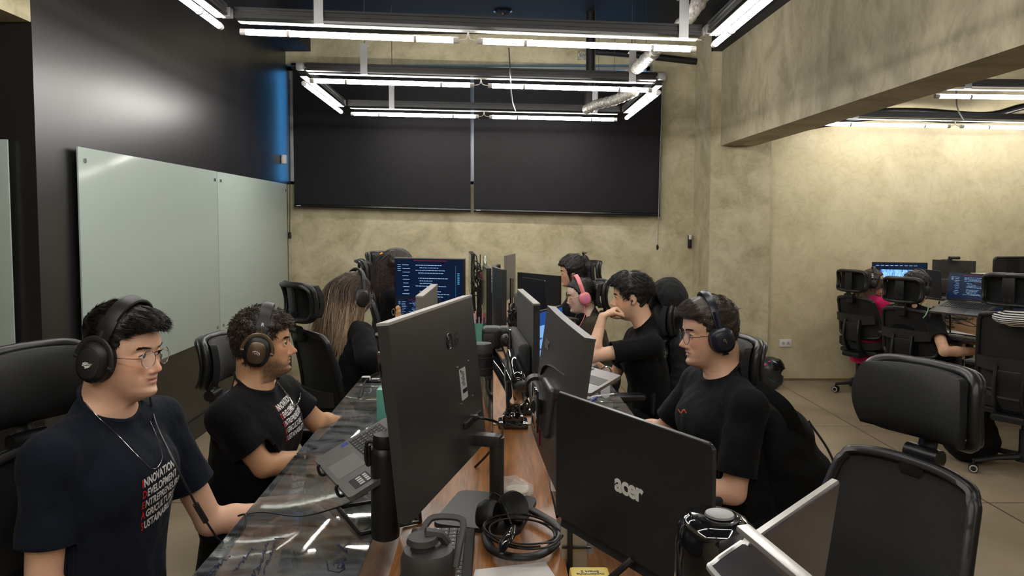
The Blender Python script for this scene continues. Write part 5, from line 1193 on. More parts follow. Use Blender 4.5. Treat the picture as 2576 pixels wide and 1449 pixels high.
# ---- 4: woman with half-up hair
h4 = V3(Py(1000, 672, 5.5))
p4 = Person('woman in a black blazer with half-up dark hair, partly behind the code screen', (h4[0] - .12, 5.5, .48), 10, h4, 14, hp=4, sc=1.02, fem=True, h=.006, side=1)
A = {0: dict(e=p4.sh[0] + np.array([.08, -.02, -.24]), w=p4.sh[0] + np.array([.28, .02, -.24]), D=(1, .1, 0), N=(0, 0, -1), s=-1), 1: dict(e=p4.sh[1] + np.array([.08, .02, -.24]), w=p4.sh[1] + np.array([.28, 0, -.24]), D=(1, .1, 0), N=(0, 0, -1), s=1)}
p4.body(A, (.58, .32, .21)); p4.shirt(BLKJ, name='black_blazer', long=True, loose=.024, wr=.008, collar=BLKJ); p4.trousers(TRO, seated_legs(p4, .36))
p4.hair((.020, .013, .010), [(-.14, -.10), (-.04, -.09), (-.02, -.03), (0, -.005), (.02, -.01), (.05, .04), (.07, .06), (.12, .066)], lambda x, y, z: .012 + .01 * np.clip(z / .08, 0, 1))
fall(p4, 2000, (.026, .017, .013), (.045, .028, .02), .5, L=.36, width=.070, r=.0016)
cl = MB()
for k in range(4): cl.tube([tuple(p4.hl(-.02 + .012 * k, -.108, .065)), tuple(p4.hl(-.02 + .012 * k, -.125, .08)), tuple(p4.hl(-.02 + .012 * k, -.118, .095))], .006, 6)
cl.sph(tuple(p4.hl(.0, -.12, .085)), .016)
obj('hair_clip', cl, mat('amber_clip', S(225, 150, 60), .35), p4.root, world=True)
# ---- 9: woman in pink, next room
h9 = V3(Py(2196, 708, 6.85))
p9 = Person('woman in a magenta cardigan resting her chin on her hand in the next room', (h9[0] + .0, 6.88, .46), 16, h9, -16, hp=-2, sc=.92, fem=True, h=.006, side=1)
A = {0: dict(e=V3(Py(2225, 792, 6.75)), w=V3(Py(2222, 748, 6.82)), D=n3((-.1, .05, 1)), N=(-1, 0, .2), curl=(50, 70, 40), s=-1), 1: dict(e=p9.sh[1] + np.array([.18, .02, -.16]), w=V3(Py(2216, 735, 6.98)), D=(-.2, 0, 1), N=(-1, 0, 0), curl=(60, 60, 40), s=1)}
p9.body(A, (.72, .46, .34)); p9.shirt(PINK, name='magenta_cardigan', long=True, loose=.026, wr=.006, collar=PINK, hem=-.14); p9.trousers(TRO, seated_legs(p9, .34)); p9.brows((.02, .012, .01), 40, .0016)
p9.hair((.045, .026, .016), [(-.14, -.10), (-.04, -.09), (-.015, -.05), (.02, -.02), (.05, .04), (.07, .06), (.12, .066)], lambda x, y, z: .010 + 0 * x)
fall(p9, 1600, (.075, .045, .027), (.24, .15, .09), .35, L=.34, width=.075, r=.0017)
headset('headphones with white stripes on the woman in magenta', p9, BLK, DGR, tilt=-8, style=1, band_w=.014, r_cup=.042)
M_ = p9.HM(); st = MB()
for k in range(3): st.box((.084 - .001 * k * k * 3, -.010, .045 + k * .014), (.016, .030, .009), M_)
obj('white_stripe', st, WHP, bpy.data.objects['headphones' if False else 'person'] if False else p9.root, world=True)
# ---- 10: man in black T-shirt, next room
h10 = V3(Py(2306, 724, 5.95))
p10 = Person('man in a black T-shirt and black headphones typing in the next room', (h10[0] - .06, 5.95, .47), 28, h10, 24, hp=6, sc=1.0, h=.005, build=.98, side=1)
A = {0: dict(e=V3(Py(2376, 884, 5.35)), w=V3(Py(2478, 884, 5.50)), D=(.85, .45, 0), N=(0, 0, -1), s=-1), 1: dict(e=p10.sh[1] + np.array([.20, .10, -.22]), w=V3(Py(2385, 838, 6.0)), D=(.95, .25, -.1), N=(0, 0, -1), s=1, curl=(12, 20, 12))}
p10.body(A, (.68, .40, .26)); p10.shirt(BLKC, collar=BLKC, wr=.006, sleeve=.7); p10.trousers(TRO, seated_legs(p10, .38), mat('dark_sneaker', (.03, .03, .03, 1), .6))
p10.hair((.010, .008, .007), MEN_LINE, lambda x, y, z: .010 + .014 * np.clip((z - .0) / .06, 0, 1), bump=.003)
p10.hstr(1500, lambda l, k: np.stack([l[:, 0] * 3, .3 + 0 * l[:, 0], -.8 + 0 * l[:, 0]], 1), .022, (.014, .011, .009), r=.0013, lift=.004, wob=.25)
headset('black over-ear headphones on the typing man in the next room', p10, BLK, DGR, tilt=-8, style=1, band_w=.013, r_cup=.040)
# ============================================================ CHAIRS IN PLACE
def chair_at(label, px, py, d, ang, **k):
    """placed so that its headrest is at the photo point"""
    p = Py(px, py, d); a = math.radians(ang); return chair(label, p.x + .335 * math.cos(a), p.y + .335 * math.sin(a), ang, hz=p.z, **k)
chair_at('black office chair of the man in navy, cut by the left frame edge', 58, 966, 1.86, -22, arms=False)
chair_at('black office chair behind the curly-haired man', 528, 905, 2.98, 0)
chair_at('black office chair of the long-haired woman, its headrest seen hollow from behind', 738, 760, 3.72, 40, htilt=6)
chair_at('black office chair left of the woman with half-up hair, only its headrest showing', 905, 690, 5.0, 10)
chair_at('black office chair just behind the woman with half-up hair', 942, 666, 5.6, -20)
chair_at('black office chair behind the man in the plain black T-shirt', 1884, 915, 2.76, 186)
chair_at('black office chair with a dark hoodie hung over it', 1682, 800, 4.22, 186)
chair_at('black office chair with narrow headrest behind the woman with pink headphones', 1521, 740, 5.15, 186)
chair_at('black office chair with narrow headrest behind the woman with the ponytail', 1503, 686, 6.1, 190, htilt=-8)
chair_at('empty black mesh office chair in the right foreground', 2322, 1008, 1.86, 203, lean=.02, arms=False)
chair_at('black office chair of the woman in magenta, seen from behind', 2136, 706, 6.75, 24)
chair_at('black office chair of the typing man, seen from behind', 2264, 729, 5.8, 30)
chair_at('black office chair at the right frame edge with a striped cloth on it', 2538, 730, 4.5, 36)
# ============================================================ DESKS
WOOD = wood('oak_laminate', S(178, 120, 66), S(118, 74, 36)); WOODP = wood('pale_oak_laminate', S(186, 142, 102), S(152, 110, 74)); WOODD = wood('brown_laminate', S(152, 102, 56), S(108, 70, 38))
GLASS = mat('desk_glass', (.80, .88, .86, 1), .03, trans=1, ior=1.5, spec=.6)
_T = GLASS.node_tree; _N = _T.nodes; _L = _T.links; _d = _N.new('ShaderNodeBsdfDiffuse'); _d.inputs[0].default_value = (.34, .36, .38, 1); _mx = _N.new('ShaderNodeMixShader'); _nz = _N.new('ShaderNodeTexNoise'); _nz.inputs['Scale'].default_value = 5; _nz.inputs['Detail'].default_value = 9; _nz.inputs['Distortion'].default_value = 1.5
_tc = _N.new('ShaderNodeTexCoord'); _mp = _N.new('ShaderNodeMapping'); _mp.inputs['Scale'].default_value = (1, 2.5, 1); _rr = _N.new('ShaderNodeMapRange'); _rr.inputs[1].default_value = .35; _rr.inputs[2].default_value = .75; _rr.inputs[3].default_value = .02; _rr.inputs[4].default_value = .30
_L.new(_tc.outputs['Object'], _mp.inputs[0]); _L.new(_mp.outputs[0], _nz.inputs['Vector']); _L.new(_nz.outputs[0], _rr.inputs[0]); _L.new(_rr.outputs[0], _mx.inputs[0]); _L.new(_N['Principled BSDF'].outputs[0], _mx.inputs[1]); _L.new(_d.outputs[0], _mx.inputs[2]); _L.new(_mx.outputs[0], _N['Material Output'].inputs[0])
_bp = _N.new('ShaderNodeBump'); _bp.inputs['Strength'].default_value = .02; _bp.inputs['Distance'].default_value = .004; _L.new(_nz.outputs[0], _bp.inputs['Height']); _L.new(_bp.outputs[0], _N['Principled BSDF'].inputs['Normal'])
SCR0 = mat('screen_off', (.006, .006, .008, 1), .12)
def bench(label, x0, x1, y0, y1, z, m, loc=None):
    t = thing('desk', label, 'desk', ((x0 + x1) / 2, y0, 0))
    obj('tabletop', MB().box(((x0 + x1) / 2, (y0 + y1) / 2, z - .0125), (x1 - x0, y1 - y0, .025), bev=.002), m, t, world=True)
    for x in (x0 + .12, x1 - .12):
        for y in (y0 + .10, y1 - .10): obj('leg', MB().box((x, y, (z - .026) / 2), (.05, .05, z - .026), bev=.003), BLK, t, world=True)
    fr = MB()
    for y in (y0 + .10, y1 - .10): fr.box(((x0 + x1) / 2, y, z - .05), (x1 - x0 - .24, .04, .045))
    obj('crossbar', fr, BLK, t, world=True)
    return t
bench('long wooden desk under the glass shelves, near half', -.692, .585, 1.10, 4.28, .70, WOODD)
bench('long wooden desk under the glass shelves, far half by the back wall', -.692, .585, 4.30, 7.35, .70, WOODD)
def shelf(label, x0, x1, y0, y1, m, th=.024, name='shelf', cat='shelf', posts=True, g=None, z=.80):
    t = thing(name, label, cat, ((x0 + x1) / 2, y0, .70), group=g)
    obj('shelf_board' if th > .015 else 'glass_sheet', MB().box(((x0 + x1) / 2, (y0 + y1) / 2, z - th / 2), (x1 - x0, y1 - y0, th), bev=.0015), m, t, world=True)
    for x in (x0 + .05, x1 - .05):
        for y in (y0 + .06, y1 - .06): obj('support', MB().cyl((x, y, .70), (x, y, z - th), .012, n=14), GALV if th < .015 else BLK, t, world=True)
    return t
shelf('raised oak shelf along the desk centre, near half with the keyboard', -.245, .172, 1.12, 2.935, WOOD)
shelf('raised pale oak shelf along the desk centre, far half', -.245, .165, 2.955, 7.2, WOODP)
GG = 'raised glass sheets over the desks'
shelf('raised glass sheet at the left front, marked with blue pen writing', -.700, -.315, 1.20, 2.560, GLASS, .008, 'glass_shelf', 'glass shelf', g=GG)
shelf('raised glass sheet in front of the curly-haired man', -.700, -.262, 2.578, 4.00, GLASS, .008, 'glass_shelf', 'glass shelf', g=GG)
shelf('raised glass sheet in front of the long-haired woman', -.700, -.262, 4.02, 5.6, GLASS, .008, 'glass_shelf', 'glass shelf', g=GG)
shelf('raised glass sheet on the right, in front of the man in the plain black T-shirt', .215, .594, 1.95, 3.30, GLASS, .008, 'glass_shelf', 'glass shelf', g=GG)
shelf('raised glass sheet on the right, in front of the young man leaning on his fist', .215, .590, 3.32, 4.70, GLASS, .008, 'glass_shelf', 'glass shelf', g=GG)
shelf('raised glass sheet on the right, in front of the woman with pink headphones', .215, .590, 4.72, 6.10, GLASS, .008, 'glass_shelf', 'glass shelf', g=GG)
# pen writing on the near glass
INK = mat('blue_marker_ink', (.010, .012, .055, 1), .5); INKS = []; rr_ = random.Random(3)
def scrawl(px, py, n, dx, dy, a=7):
    pts = []
    for k in range(n * 4):
        x = px + dx * k / 4 + rr_.uniform(-a, a) * (.5 if dx else 1); y = py + dy * k / 4 + rr_.uniform(-a, a); q = Pz(x, y, .8012); pts.append(q)
    INKS.append(MB().tube(catmull(pts, 3), .0011, 4))
for (x, y, n, dx, dy) in ((695, 1360, 7, -5, 12), (672, 1362, 6, -4, 14), (640, 1376, 6, -9, 11), (580, 1400, 5, -14, 10), (548, 1425, 5, -6, 5), (655, 1425, 3, -8, 9), (850, 1372, 5, 5, 3), (838, 1420, 4, 8, 2), (870, 1405, 4, -3, 6)): scrawl(x, y, n, dx, dy)
INKS.append(MB().tube([Pz(p[0], p[1], .8012) for p in ((822, 1412), (826, 1435), (852, 1440), (866, 1432), (858, 1410))], .0013, 4))
INKS.append(MB().tube([Pz(p[0], p[1], .8012) for p in ((690, 1355), (716, 1354))], .0013, 4))
for ik in INKS: obj('pen_writing', ik, INK, bpy.data.objects['glass_shelf'], world=True)
# ============================================================ SCREENS
def scr(name, base, strength=1.0): return mat(name, (0, 0, 0, 1), .25, emit=base, es=strength)
NAVYS = scr('dark_blue_screen', S(8, 22, 44), 1.0); CODE = scr('code_text_glow', S(140, 175, 215), 1.2); BLUES = scr('web_page_blue', S(105, 150, 205), 1.1); BLUED = scr('web_page_dark_blue', S(18, 60, 125), 1.1); REDS = scr('red_bar_glow', S(120, 25, 35), 1.0); CYA = scr('cyan_glow', S(60, 130, 160), 1.0)
def screen_art(par, M, w, h, kind, y=.0):
    """glyph rows on a screen; M local frame: x right seen from the front is -x"""
    R = random.Random(sum(map(ord, kind)) + int(w * 1000)); mb = MB(); mb.M = M
    def row(cx, cz, ln, t_=.0022, b_=None): (b_ or mb).box((-(cx) * 1.0 + 0, y, cz), (ln, .0006, t_))
    hw, hh = w / 2, h / 2
    if kind == 'code':
        zt = hh * .80
        for k in range(15):
            ind = R.choice([0, .02, .03]); ln = R.uniform(.10, .46) * w; z = zt - k * h * .054 
            if k in (4, 9): continue
            x = -hw + w * .30 + ind; c = x
            while c < x + ln: l_ = R.uniform(.006, .022); row(c + l_ / 2, z, l_, h * .010); c += l_ + .004
        for k in range(11):
            z = zt - k * h * .075; row(-hw + w * .14 + R.uniform(0, .01), z, R.uniform(.03, .06) * w * 2, h * .009)
        for k in range(4): row(-hw + w * .05, zt - k * h * .04, .05 * w, h * .008)
        obj('code_lines', mb, CODE, par)
        m2 = MB(); m2.M = M; row(-hw + w * .52, hh * .985, w * .50, h * .016, m2); obj('title_bar', m2, REDS, par)
        m3 = MB(); m3.M = M
        for k in range(7): row(hw * .88, zt * .6 - k * h * .035, w * .03, h * .02, m3)
        m3.box((-hw * .80, y, 0), (.0012, .0006, h * .8)); obj('side_panel', m3, CYA, par)
    elif kind == 'web':
        mb.box((0, y, -h * .10), (w * .98, .0006, h * .76)); obj('web_page', mb, BLUES, par)
        m2 = MB(); m2.M = M
        for z in (.02, -.20, -.36):
            for k in range(3): m2.box(((k - 1) * w * .28, y + .0006, z * h), (w * .24, .0006, h * .035))
        obj('page_headings', m2, BLUED, par)
    elif kind == 'photo':
        mb.box((0, y, -h * .05), (w * .72, .0006, h * .76)); obj('picture', mb, noisy_screen(), par)
        m2 = MB(); m2.M = M
        for k in range(9): row(-hw + w * (.08 + .09 * k), hh * .90, w * .06, h * .012, m2)
        obj('menu_text', m2, CODE, par)
def noisy_screen():
    if 'screen_picture' in MATS: return MATS['screen_picture']
    m = mat('screen_picture', (0, 0, 0, 1), .2); T = m.node_tree; N = T.nodes; L = T.links; b = N['Principled BSDF']; tc = N.new('ShaderNodeTexCoord'); mp = N.new('ShaderNodeMapping'); mp.inputs['Scale'].default_value = (60, 60, 14)
    nz = N.new('ShaderNodeTexNoise'); nz.inputs['Scale'].default_value = 1.2; nz.inputs['Distortion'].default_value = 1.5; rp = N.new('ShaderNodeValToRGB'); rp.color_ramp.elements[0].position = .38; rp.color_ramp.elements[1].position = .6
    rp.color_ramp.elements[0].color = S(60, 115, 190); rp.color_ramp.elements[1].color = S(150, 205, 250); L.new(tc.outputs['Object'], mp.inputs[0]); L.new(mp.outputs[0], nz.inputs['Vector']); L.new(nz.outputs[0], rp.inputs[0]); L.new(rp.outputs[0], b.inputs['Emission Color']); b.inputs['Emission Strength'].default_value = 1.1
    return m
def panel_frame(A, B, H, back_view):
    """A,B: the two top corners seen left to right in the photo; frame at panel centre, +Y = the side away from the viewer when back_view"""
    A, B = Vector(A), Vector(B); x = B - A; x.z = 0; wd = x.length; x.normalize(); c = (A + B) / 2; z = Vector((0, 0, 1)); c.z = (A.z + B.z) / 2 - H / 2
    if back_view: return frame(c, x, z.cross(x), z), wd       # seen from its back: right stays right, screen on the far side (+Y)
    return frame(c, -x, z.cross(-x), z), wd                   # seen from the front: screen (+Y) faces the viewer
def monitor(label, A, B, H, back=True, th=.018, body=BLK, rim=None, screen=None, art=None, bulge=None, stand='neck', base_z=.80, group='monitors on the desks', logo=None, curve=0.0, foot=(.24, .19), neck_dx=0.0, lean=0, neck_y=.036, foot_off=(0, 0)):
    M, wd = panel_frame(A, B, H, back)
    M0 = M
    if lean: M = M @ Matrix.Translation((0, 0, H / 2)) @ Matrix.Rotation(math.radians(-lean), 4, 'X') @ Matrix.Translation((0, 0, -H / 2))
    c = M.to_translation(); Ms = Matrix.Translation((0, 0, c.z - base_z)) @ M0.to_3x3().to_4x4(); t = thing('monitor', label, 'monitor', M=Matrix.Translation((c.x, c.y, base_z)), group=group); M2 = Matrix.Translation((0, 0, c.z - base_z)) @ M.to_3x3().to_4x4()
    def fn(u, v): x = (u - .5) * wd; return (x, -curve * (1 - (2 * u - 1) ** 2), (v - .5) * H), (0, 1, 0)
    obj('housing', MB().sheet(fn, 16 if curve else 2, 2, th, M2), body, t)
    if rim: obj('edge_rim', MB().sheet(lambda u, v: (fn(u, v)[0] if v < .5 else (fn(u, 1)[0][0], fn(u, 1)[0][1], H / 2 + .0012), (0, 1, 0)), 16, 1, th * .98, M2 @ Matrix.Translation((0, 0, 0))) if False else MB().sheet(lambda u, v: (((u - .5) * (wd + .002), -curve * (1 - (2 * u - 1) ** 2), H / 2 - .004 + .006 * v), (0, 1, 0)), 16, 1, th * 1.06, M2), rim, t)
    s_ = MB(); s_.sheet(lambda u, v: ((( u - .5) * (wd - .016), th / 2 + .0006 - curve * (1 - (2 * u - 1) ** 2), (v - .5) * (H - .022) + .003), (0, 1, 0)), 12 if curve else 2, 2, .001, M2)
    so = obj('screen', s_, screen or SCR0, t)
    if art: screen_art(so, M2, wd - .02, H - .03, art, th / 2 + .0016)
    if bulge:
        bw, bh, bd, bz = bulge; obj('back_bulge', MB().box((0, -th / 2 - bd / 2, bz), (bw, bd, bh), M2, bev=min(bd * .8, .03), seg=3), body, t)
    if stand == 'neck':
        y0 = -th / 2 - (bulge[2] if bulge else .01)
        nk = MB(); y0 -= H * .36 * math.sin(math.radians(lean)); nk.tube([Ms @ Vector((neck_dx, y0 - neck_y, -H * .40)), Ms @ Vector((neck_dx, y0 - neck_y, -(c.z - base_z) + .012))], .021, 18); nk.box((neck_dx, y0 - neck_y / 2, -H * .42), (.045, neck_y + .03, .035), Ms, bev=.01)
        obj('stand_neck', nk, body, t)
        fb = MB(); fb.prism(rrect(foot[0], foot[1], .03), .012, Ms @ Matrix.Translation((neck_dx + foot_off[0], y0 + foot_off[1], -(c.z - base_z)))); obj('stand_foot', fb, DGR, t)
    if logo: logo(t, M2, wd, H, th)
    return t
def back_text(t, M2, txt, size, x, z, y, m, bold=0, name='logo', center=True, flip=False, shear=0):
    """text readable from behind the screen (viewer on -Y)"""
    vs, fs = text_mb(txt, size, .0005, bold, 'CENTER' if center else 'LEFT', shear)
    T = Matrix(((1, 0, 0, x), (0, 0, -1, y), (0, 1, 0, z), (0, 0, 0, 1)))
    mb = MB(); mb.add(vs, fs, M2 @ T); return obj(name, mb, m, t)
# LG, seen from behind
BGREY = mat('monitor_back_grey_black', (.032, .030, .028, 1), .34, bump=(400, .04, (1, 1, 1)), spec=.6); RIMG = mat('pale_monitor_edge', (.30, .29, .27, 1), .4)
LGA, LGB, LGC = Py(962, 814, 1.57), Py(1176, 745, 2.173), Py(1014, 1313, 1.57)
EMB = mat('embossed_mark', (.022, .021, .020, 1), .22)
def lg_logo(t, M2, wd, H, th):
    y = -th / 2 - .0006; x0 = wd * .155; z0 = H * .275
    mb = MB(); mb.tube([M2 @ Vector((x0 - .030 + .020 * math.cos(a), y, z0 + .020 * math.sin(a))) for a in [2 * PI * k / 30 for k in range(30)]], .0016, 6, closed=True)
    mb.tube([M2 @ Vector(p) for p in ((x0 - .031, y, z0 + .009), (x0 - .031, y, z0 - .009), (x0 - .024, y, z0 - .009))], .0013, 5); mb.tube([M2 @ Vector((x0 - .030 + .0145 * math.cos(a), y, z0 + .0145 * math.sin(a))) for a in [1.7 * PI * k / 20 + PI * .5 for k in range(18)]], .0012, 5); mb.sph(M2 @ Vector((x0 - .037, y, z0 + .006)), .0022)
    obj('brand_ring', mb, EMB, t); back_text(t, M2, 'LG', .050, x0 + .022, z0 - .018, y, EMB, .0012)
    st = obj('spec_sticker', MB().prism(rrect(.055, .085, .004), .0006, M2 @ Matrix(((1, 0, 0, wd * .24), (0, 0, -1, y), (0, 1, 0, -.010), (0, 0, 0, 1)))), mat('pale_sticker', (.50, .53, .50, 1), .4), t)
    ln = MB(); ln.M = M2
    for k in range(9): ln.box((wd * .25 - .010 + .004 * (k % 3), y - .001, .022 - .0045 * k), (.026 - .004 * (k % 3), .0006, .0018))
    for k in range(12): ln.box((wd * .25 - .018 + k * .0032, y - .001, -.030), (.0014, .0006, .011))
    obj('fine_print', ln, BLK, st)
    back_text(st, M2, 'LG', .009, wd * .25 - .022, .0245, y - .001, BLK, 0, 'sticker_logo')
    sc_ = MB()
    for dx in (-.05, .05):
        for dz in (-.05, .05): sc_.tube([M2 @ Vector((wd * .27 + dx, y + .001, -.010 + dz)), M2 @ Vector((wd * .27 + dx, y - .0022, -.010 + dz))], .0035, 10)
    obj('mounting_screw', sc_, STEEL, t)
    pr = MB(); pr.box((wd * .30, y - .004, -.120), (.15, .012, .018), M2, bev=.003); obj('port_bar', pr, BLKM, t)
lg = monitor('large grey-black monitor seen from behind with a round embossed mark, centre foreground', LGA, LGB, (LGA - LGC).length, body=BGREY, rim=RIMG, logo=lg_logo, foot=(.26, .24), th=.026, neck_dx=.225, lean=6, neck_y=.05, foot_off=(-.03, -.03))
hd = MB(); p0 = Py(1168, 1048, 2.07)
hd.box(Py(1180, 1049, 2.04), (.05, .022, .014), bev=.003); hd.tube(catmull([p0, Py(1215, 1052, 2.04), Py(1255, 1066, 2.10), Py(1264, 1090, 2.25), Py(1245, 1120, 2.32), Py(1222, 1148, 2.38), Py(1195, 1175, 2.42)], 8), .0042, 8)
hd.tube(catmull([Py(1165, 1062, 2.07), Py(1185, 1068, 2.05), Py(1192, 1100, 2.15), Py(1205, 1116, 2.34), Py(1250, 1104, 2.4), Py(1262, 1092, 2.4)], 8), .003, 8)
obj('video_cable', hd, CABLE, lg, world=True)
# AOC, seen from behind
def aoc_logo(t, M2, wd, H, th):
    y = -th / 2 - .0016; C_ = lambda u: -.005 * (1 - (2 * u) ** 2)
    mk = MB(); mk.tube(catmull([M2 @ Vector((-wd * .36, y + C_(-.36), -H * .03)), M2 @ Vector((-wd * .15, y + C_(-.15), H * .12)), M2 @ Vector((wd * .26, y + C_(.26), H * .19))], 8), [.002 + .006 * math.sin(PI * min(1, k / 12)) for k in range(17)], 4, flat=.3, up=(0, 0, 1)); obj('vent_slash', mk, BLKM, t)
    rd = MB(); rd.tube(catmull([M2 @ Vector((wd * .26, y + C_(.26), H * .06)), M2 @ Vector((0, y + C_(0), -H * .12)), M2 @ Vector((-wd * .16, y + C_(-.16), -H * .28)), M2 @ Vector((-wd * .08, y + C_(-.08), -H * .46))], 8), .0022, 5); obj('red_trim', rd, mat('dark_red_trim', S(125, 25, 30), .3), t)
    back_text(t, M2, 'AOC', .034, -wd * .28, H * .21, y + C_(-.28) - .002, mat('grey_logo', (.20, .20, .20, 1), .3), .0012, shear=.25)
AA, AB = Py(1387, 768, 2.25), Py(1485, 858, 1.62)
aoc = monitor('dark curved monitor on an arm, seen from behind with slanted vent and red line', AA, AB, .37, body=mat('aoc_back', (.040, .038, .037, 1), .33, bump=(300, .06, (1, 1, 1)), spec=.6), rim=mat('aoc_rim', (.045, .044, .042, 1), .35), stand=None, logo=aoc_logo, curve=.005, th=.024, bulge=(.15, .13, .022, -.05), lean=8)
t = thing('tape_scrap', 'crumpled clear tape on the top corner of the curved monitor', 'tape', AB)
vs = MB(); vs.sheet(lambda u, v: (tuple(AB + Vector((-.005 + .03 * u * 1.0, .07 - .09 * v, .014 + .008 * math.sin(9 * u + 5 * v)))), (0, 0, 1)), 8, 8, .001); obj('clear_tape', vs, mat('clear_plastic', (.8, .8, .78, 1), .15, alpha=.45, spec=.9), t)
# mesh-back monitor on the arm
MB_T = mat('textured_back', (.032, .032, .036, 1), .38, bump=(500, .8, (1, 1, 1)), spec=.6)
monitor('monitor with a finely textured back and a pale top edge, beyond the curved one', Py(1308, 727, 2.95), Py(1350, 766, 2.42), .33, body=MB_T, rim=mat('pale_top_edge', (.20, .19, .18, 1), .4), stand=None, th=.022, bulge=(.44, .19, .045, -.07))
# second LG-like behind
monitor('pale grey monitor back peeking out above the large one', Py(1055, 750, 3.02), Py(1093, 712, 3.60), .34, body=mat('grey_back', (.16, .155, .14, 1), .4), rim=RIMG, th=.03)
# far monitors
monitor('wide screen full of dark blue code in front of the woman with half-up hair', Py(995, 646, 5.10), Py(1169, 653, 4.95), .36, back=False, screen=NAVYS, art='code', th=.03, rim=mat('grey_edge', (.2, .2, .2, 1), .4))
monitor('large plain dark monitor seen from behind in front of the ponytail woman', Py(1305, 686, 5.75), Py(1409, 693, 5.35), .36, body=mat('plain_dark_back', (.013, .013, .014, 1), .5), th=.025)
monitor('thin black monitor seen edge-on left of the microphone', Py(1184, 636, 6.25), Py(1190, 634, 5.75), .33, th=.03, back=False)
monitor('silver-backed monitor tilted away near the back wall', Py(1271, 648, 5.9), Py(1294, 634, 6.3), .36, body=mat('taupe_back', (.17, .16, .14, 1), .4), th=.02)
monitor('black monitor seen almost edge-on in the middle of the desk', Py(1219, 672, 4.9), Py(1230, 670, 4.55), .38, th=.03, back=False, foot=(.22, .16))
monitor('curved black monitor seen edge-on beside the teal pen cup', Py(1254, 662, 4.45), Py(1269, 682, 3.95), .40, th=.022, curve=.04, body=mat('aoc_back2', (.02, .02, .02, 1), .35), rim=mat('aoc_rim', (.045, .044, .042, 1), .35))
# ============================================================ LAPTOPS
KEYM = mat('black_keys', (.012, .012, .013, 1), .45); KEYL = mat('key_legends', (.55, .55, .55, 1), .5, emit=(.6, .6, .6, 1), es=.03)
def keys(par, M, w, d, rows=5, cols=14, kh=.0022, m=KEYM, legends=True):
    mb = MB(); lg_ = MB(); pw = w / cols; pd = d / rows
    for r_ in range(rows):
        c = 0
        while c < cols:
            span = 1
            if r_ == rows - 1 and c == 4: span = 5
            if c + span > cols: span = cols - c
            x = -w / 2 + (c + span / 2) * pw; y = -d / 2 + (r_ + .5) * pd
            mb.box((x, y, kh / 2), (pw * span - .0028, pd - .0028, kh), M)
            if legends and span == 1: lg_.box((x - pw * .12, y + pd * .12, kh + .0002), (pw * .16, pd * .14, .0003), M)
            c += span
    obj('keys', mb, m, par)
    if legends: obj('key_legends', lg_, KEYL, par)
def laptop(label, hinge, ang, w=.36, d=.245, h=.235, tilt=0.0, lid=95.0, body=SILV, lidm=None, screen=None, art=None, group='laptops on the desks', logo=None, sticker=False):
    """hinge: world centre of the hinge line; opens towards ang; tilt: front edge lowered (deg)"""
    a = math.radians(ang); M = look_frame(Vector(hinge), (math.cos(a), math.sin(a), 0)); t = thing('laptop', label, 'laptop', M=M, group=group)
    Bm = Matrix.Rotation(math.radians(-tilt), 4, 'X'); b_ = MB(); b_.prism(rrect(w, d, .012), .014, Bm @ Matrix.Translation((0, d / 2, -.014))); bo = obj('base', b_, body, t)
    keys(bo, Bm @ Matrix.Translation((0, d * .34, .0002)), w * .90, d * .44, 6, 16 if w > .33 else 14)
    obj('touchpad', MB().prism(rrect(w * .32, d * .34, .004), .0006, Bm @ Matrix.Translation((0 if not sticker else .01, d * .78, .0001))), mat('pad_grey', (.20, .20, .20, 1), .3) if body is SILV or sticker else DGR, bo)
    if sticker:
        k_ = obj('info_sticker', MB().prism(rrect(.062, .052, .003), .0006, Bm @ Matrix.Translation((-w * .34, d * .78, .0002))), BLKM, bo); l_ = MB(); l_.M = Bm @ Matrix.Translation((-w * .34, d * .78, .0009))
        for i in range(4): l_.box((-.02 + i * .013, .002, 0), (.008, .014, .0004)); l_.box((-.02 + i * .013, -.016, 0), (.009, .010, .0003))
        obj('sticker_print', l_, KEYL, k_); obj('processor_sticker', MB().prism(rrect(.018, .022, .002), .0006, Bm @ Matrix.Translation((w * .44, d * .62, .0002))), mat('blue_sticker', S(20, 60, 160), .4), bo)
    Lm = Matrix.Rotation(math.radians(90 - lid) * -1, 4, 'X'); l = MB(); l.prism(rrect(w, h, .010), .007, Lm @ Matrix(((1, 0, 0, 0), (0, 0, -1, .0), (0, 1, 0, h / 2 + .004), (0, 0, 0, 1)))); lo = obj('lid', l, lidm or body, t)
    so = obj('screen', MB().box((0, .0008, h / 2 + .006), (w - .014, .0012, h - .022), Lm), screen or SCR0, lo)
    if art: screen_art(so, Lm @ Matrix.Translation((0, 0, h / 2 + .006)), w - .03, h - .04, art, .0020)
    if logo: logo(lo, Lm, w, h)
    return t
def lstand(label, lap, w=.20, d=.17, z0=.80, m=BLK, dy=.12):
    """folding wire stand under a laptop"""
    M = lap.matrix_basis; t = thing('laptop_stand', label, 'laptop stand', M=Matrix.Translation((0, 0, 0)) @ M); z = M.translation.z - z0; mb = MB()
    for s_ in (-1, 1):
        mb.tube([(s_ * w / 2, .02, -.022), (s_ * w / 2, .0, -z + .006), (s_ * w / 2, d, -z + .006)], .006, 6); mb.tube([(s_ * w / 2, .0, -z * .9), (s_ * w / 2, d * .85, -.09)], .005, 6)
    mb.tube([(-w / 2, 0, -z + .006), (w / 2, 0, -z + .006)], .006, 6); mb.tube([(-w / 2, d, -z + .006), (w / 2, d, -z + .006)], .006, 6); obj('stand_frame', mb, m, t); return t
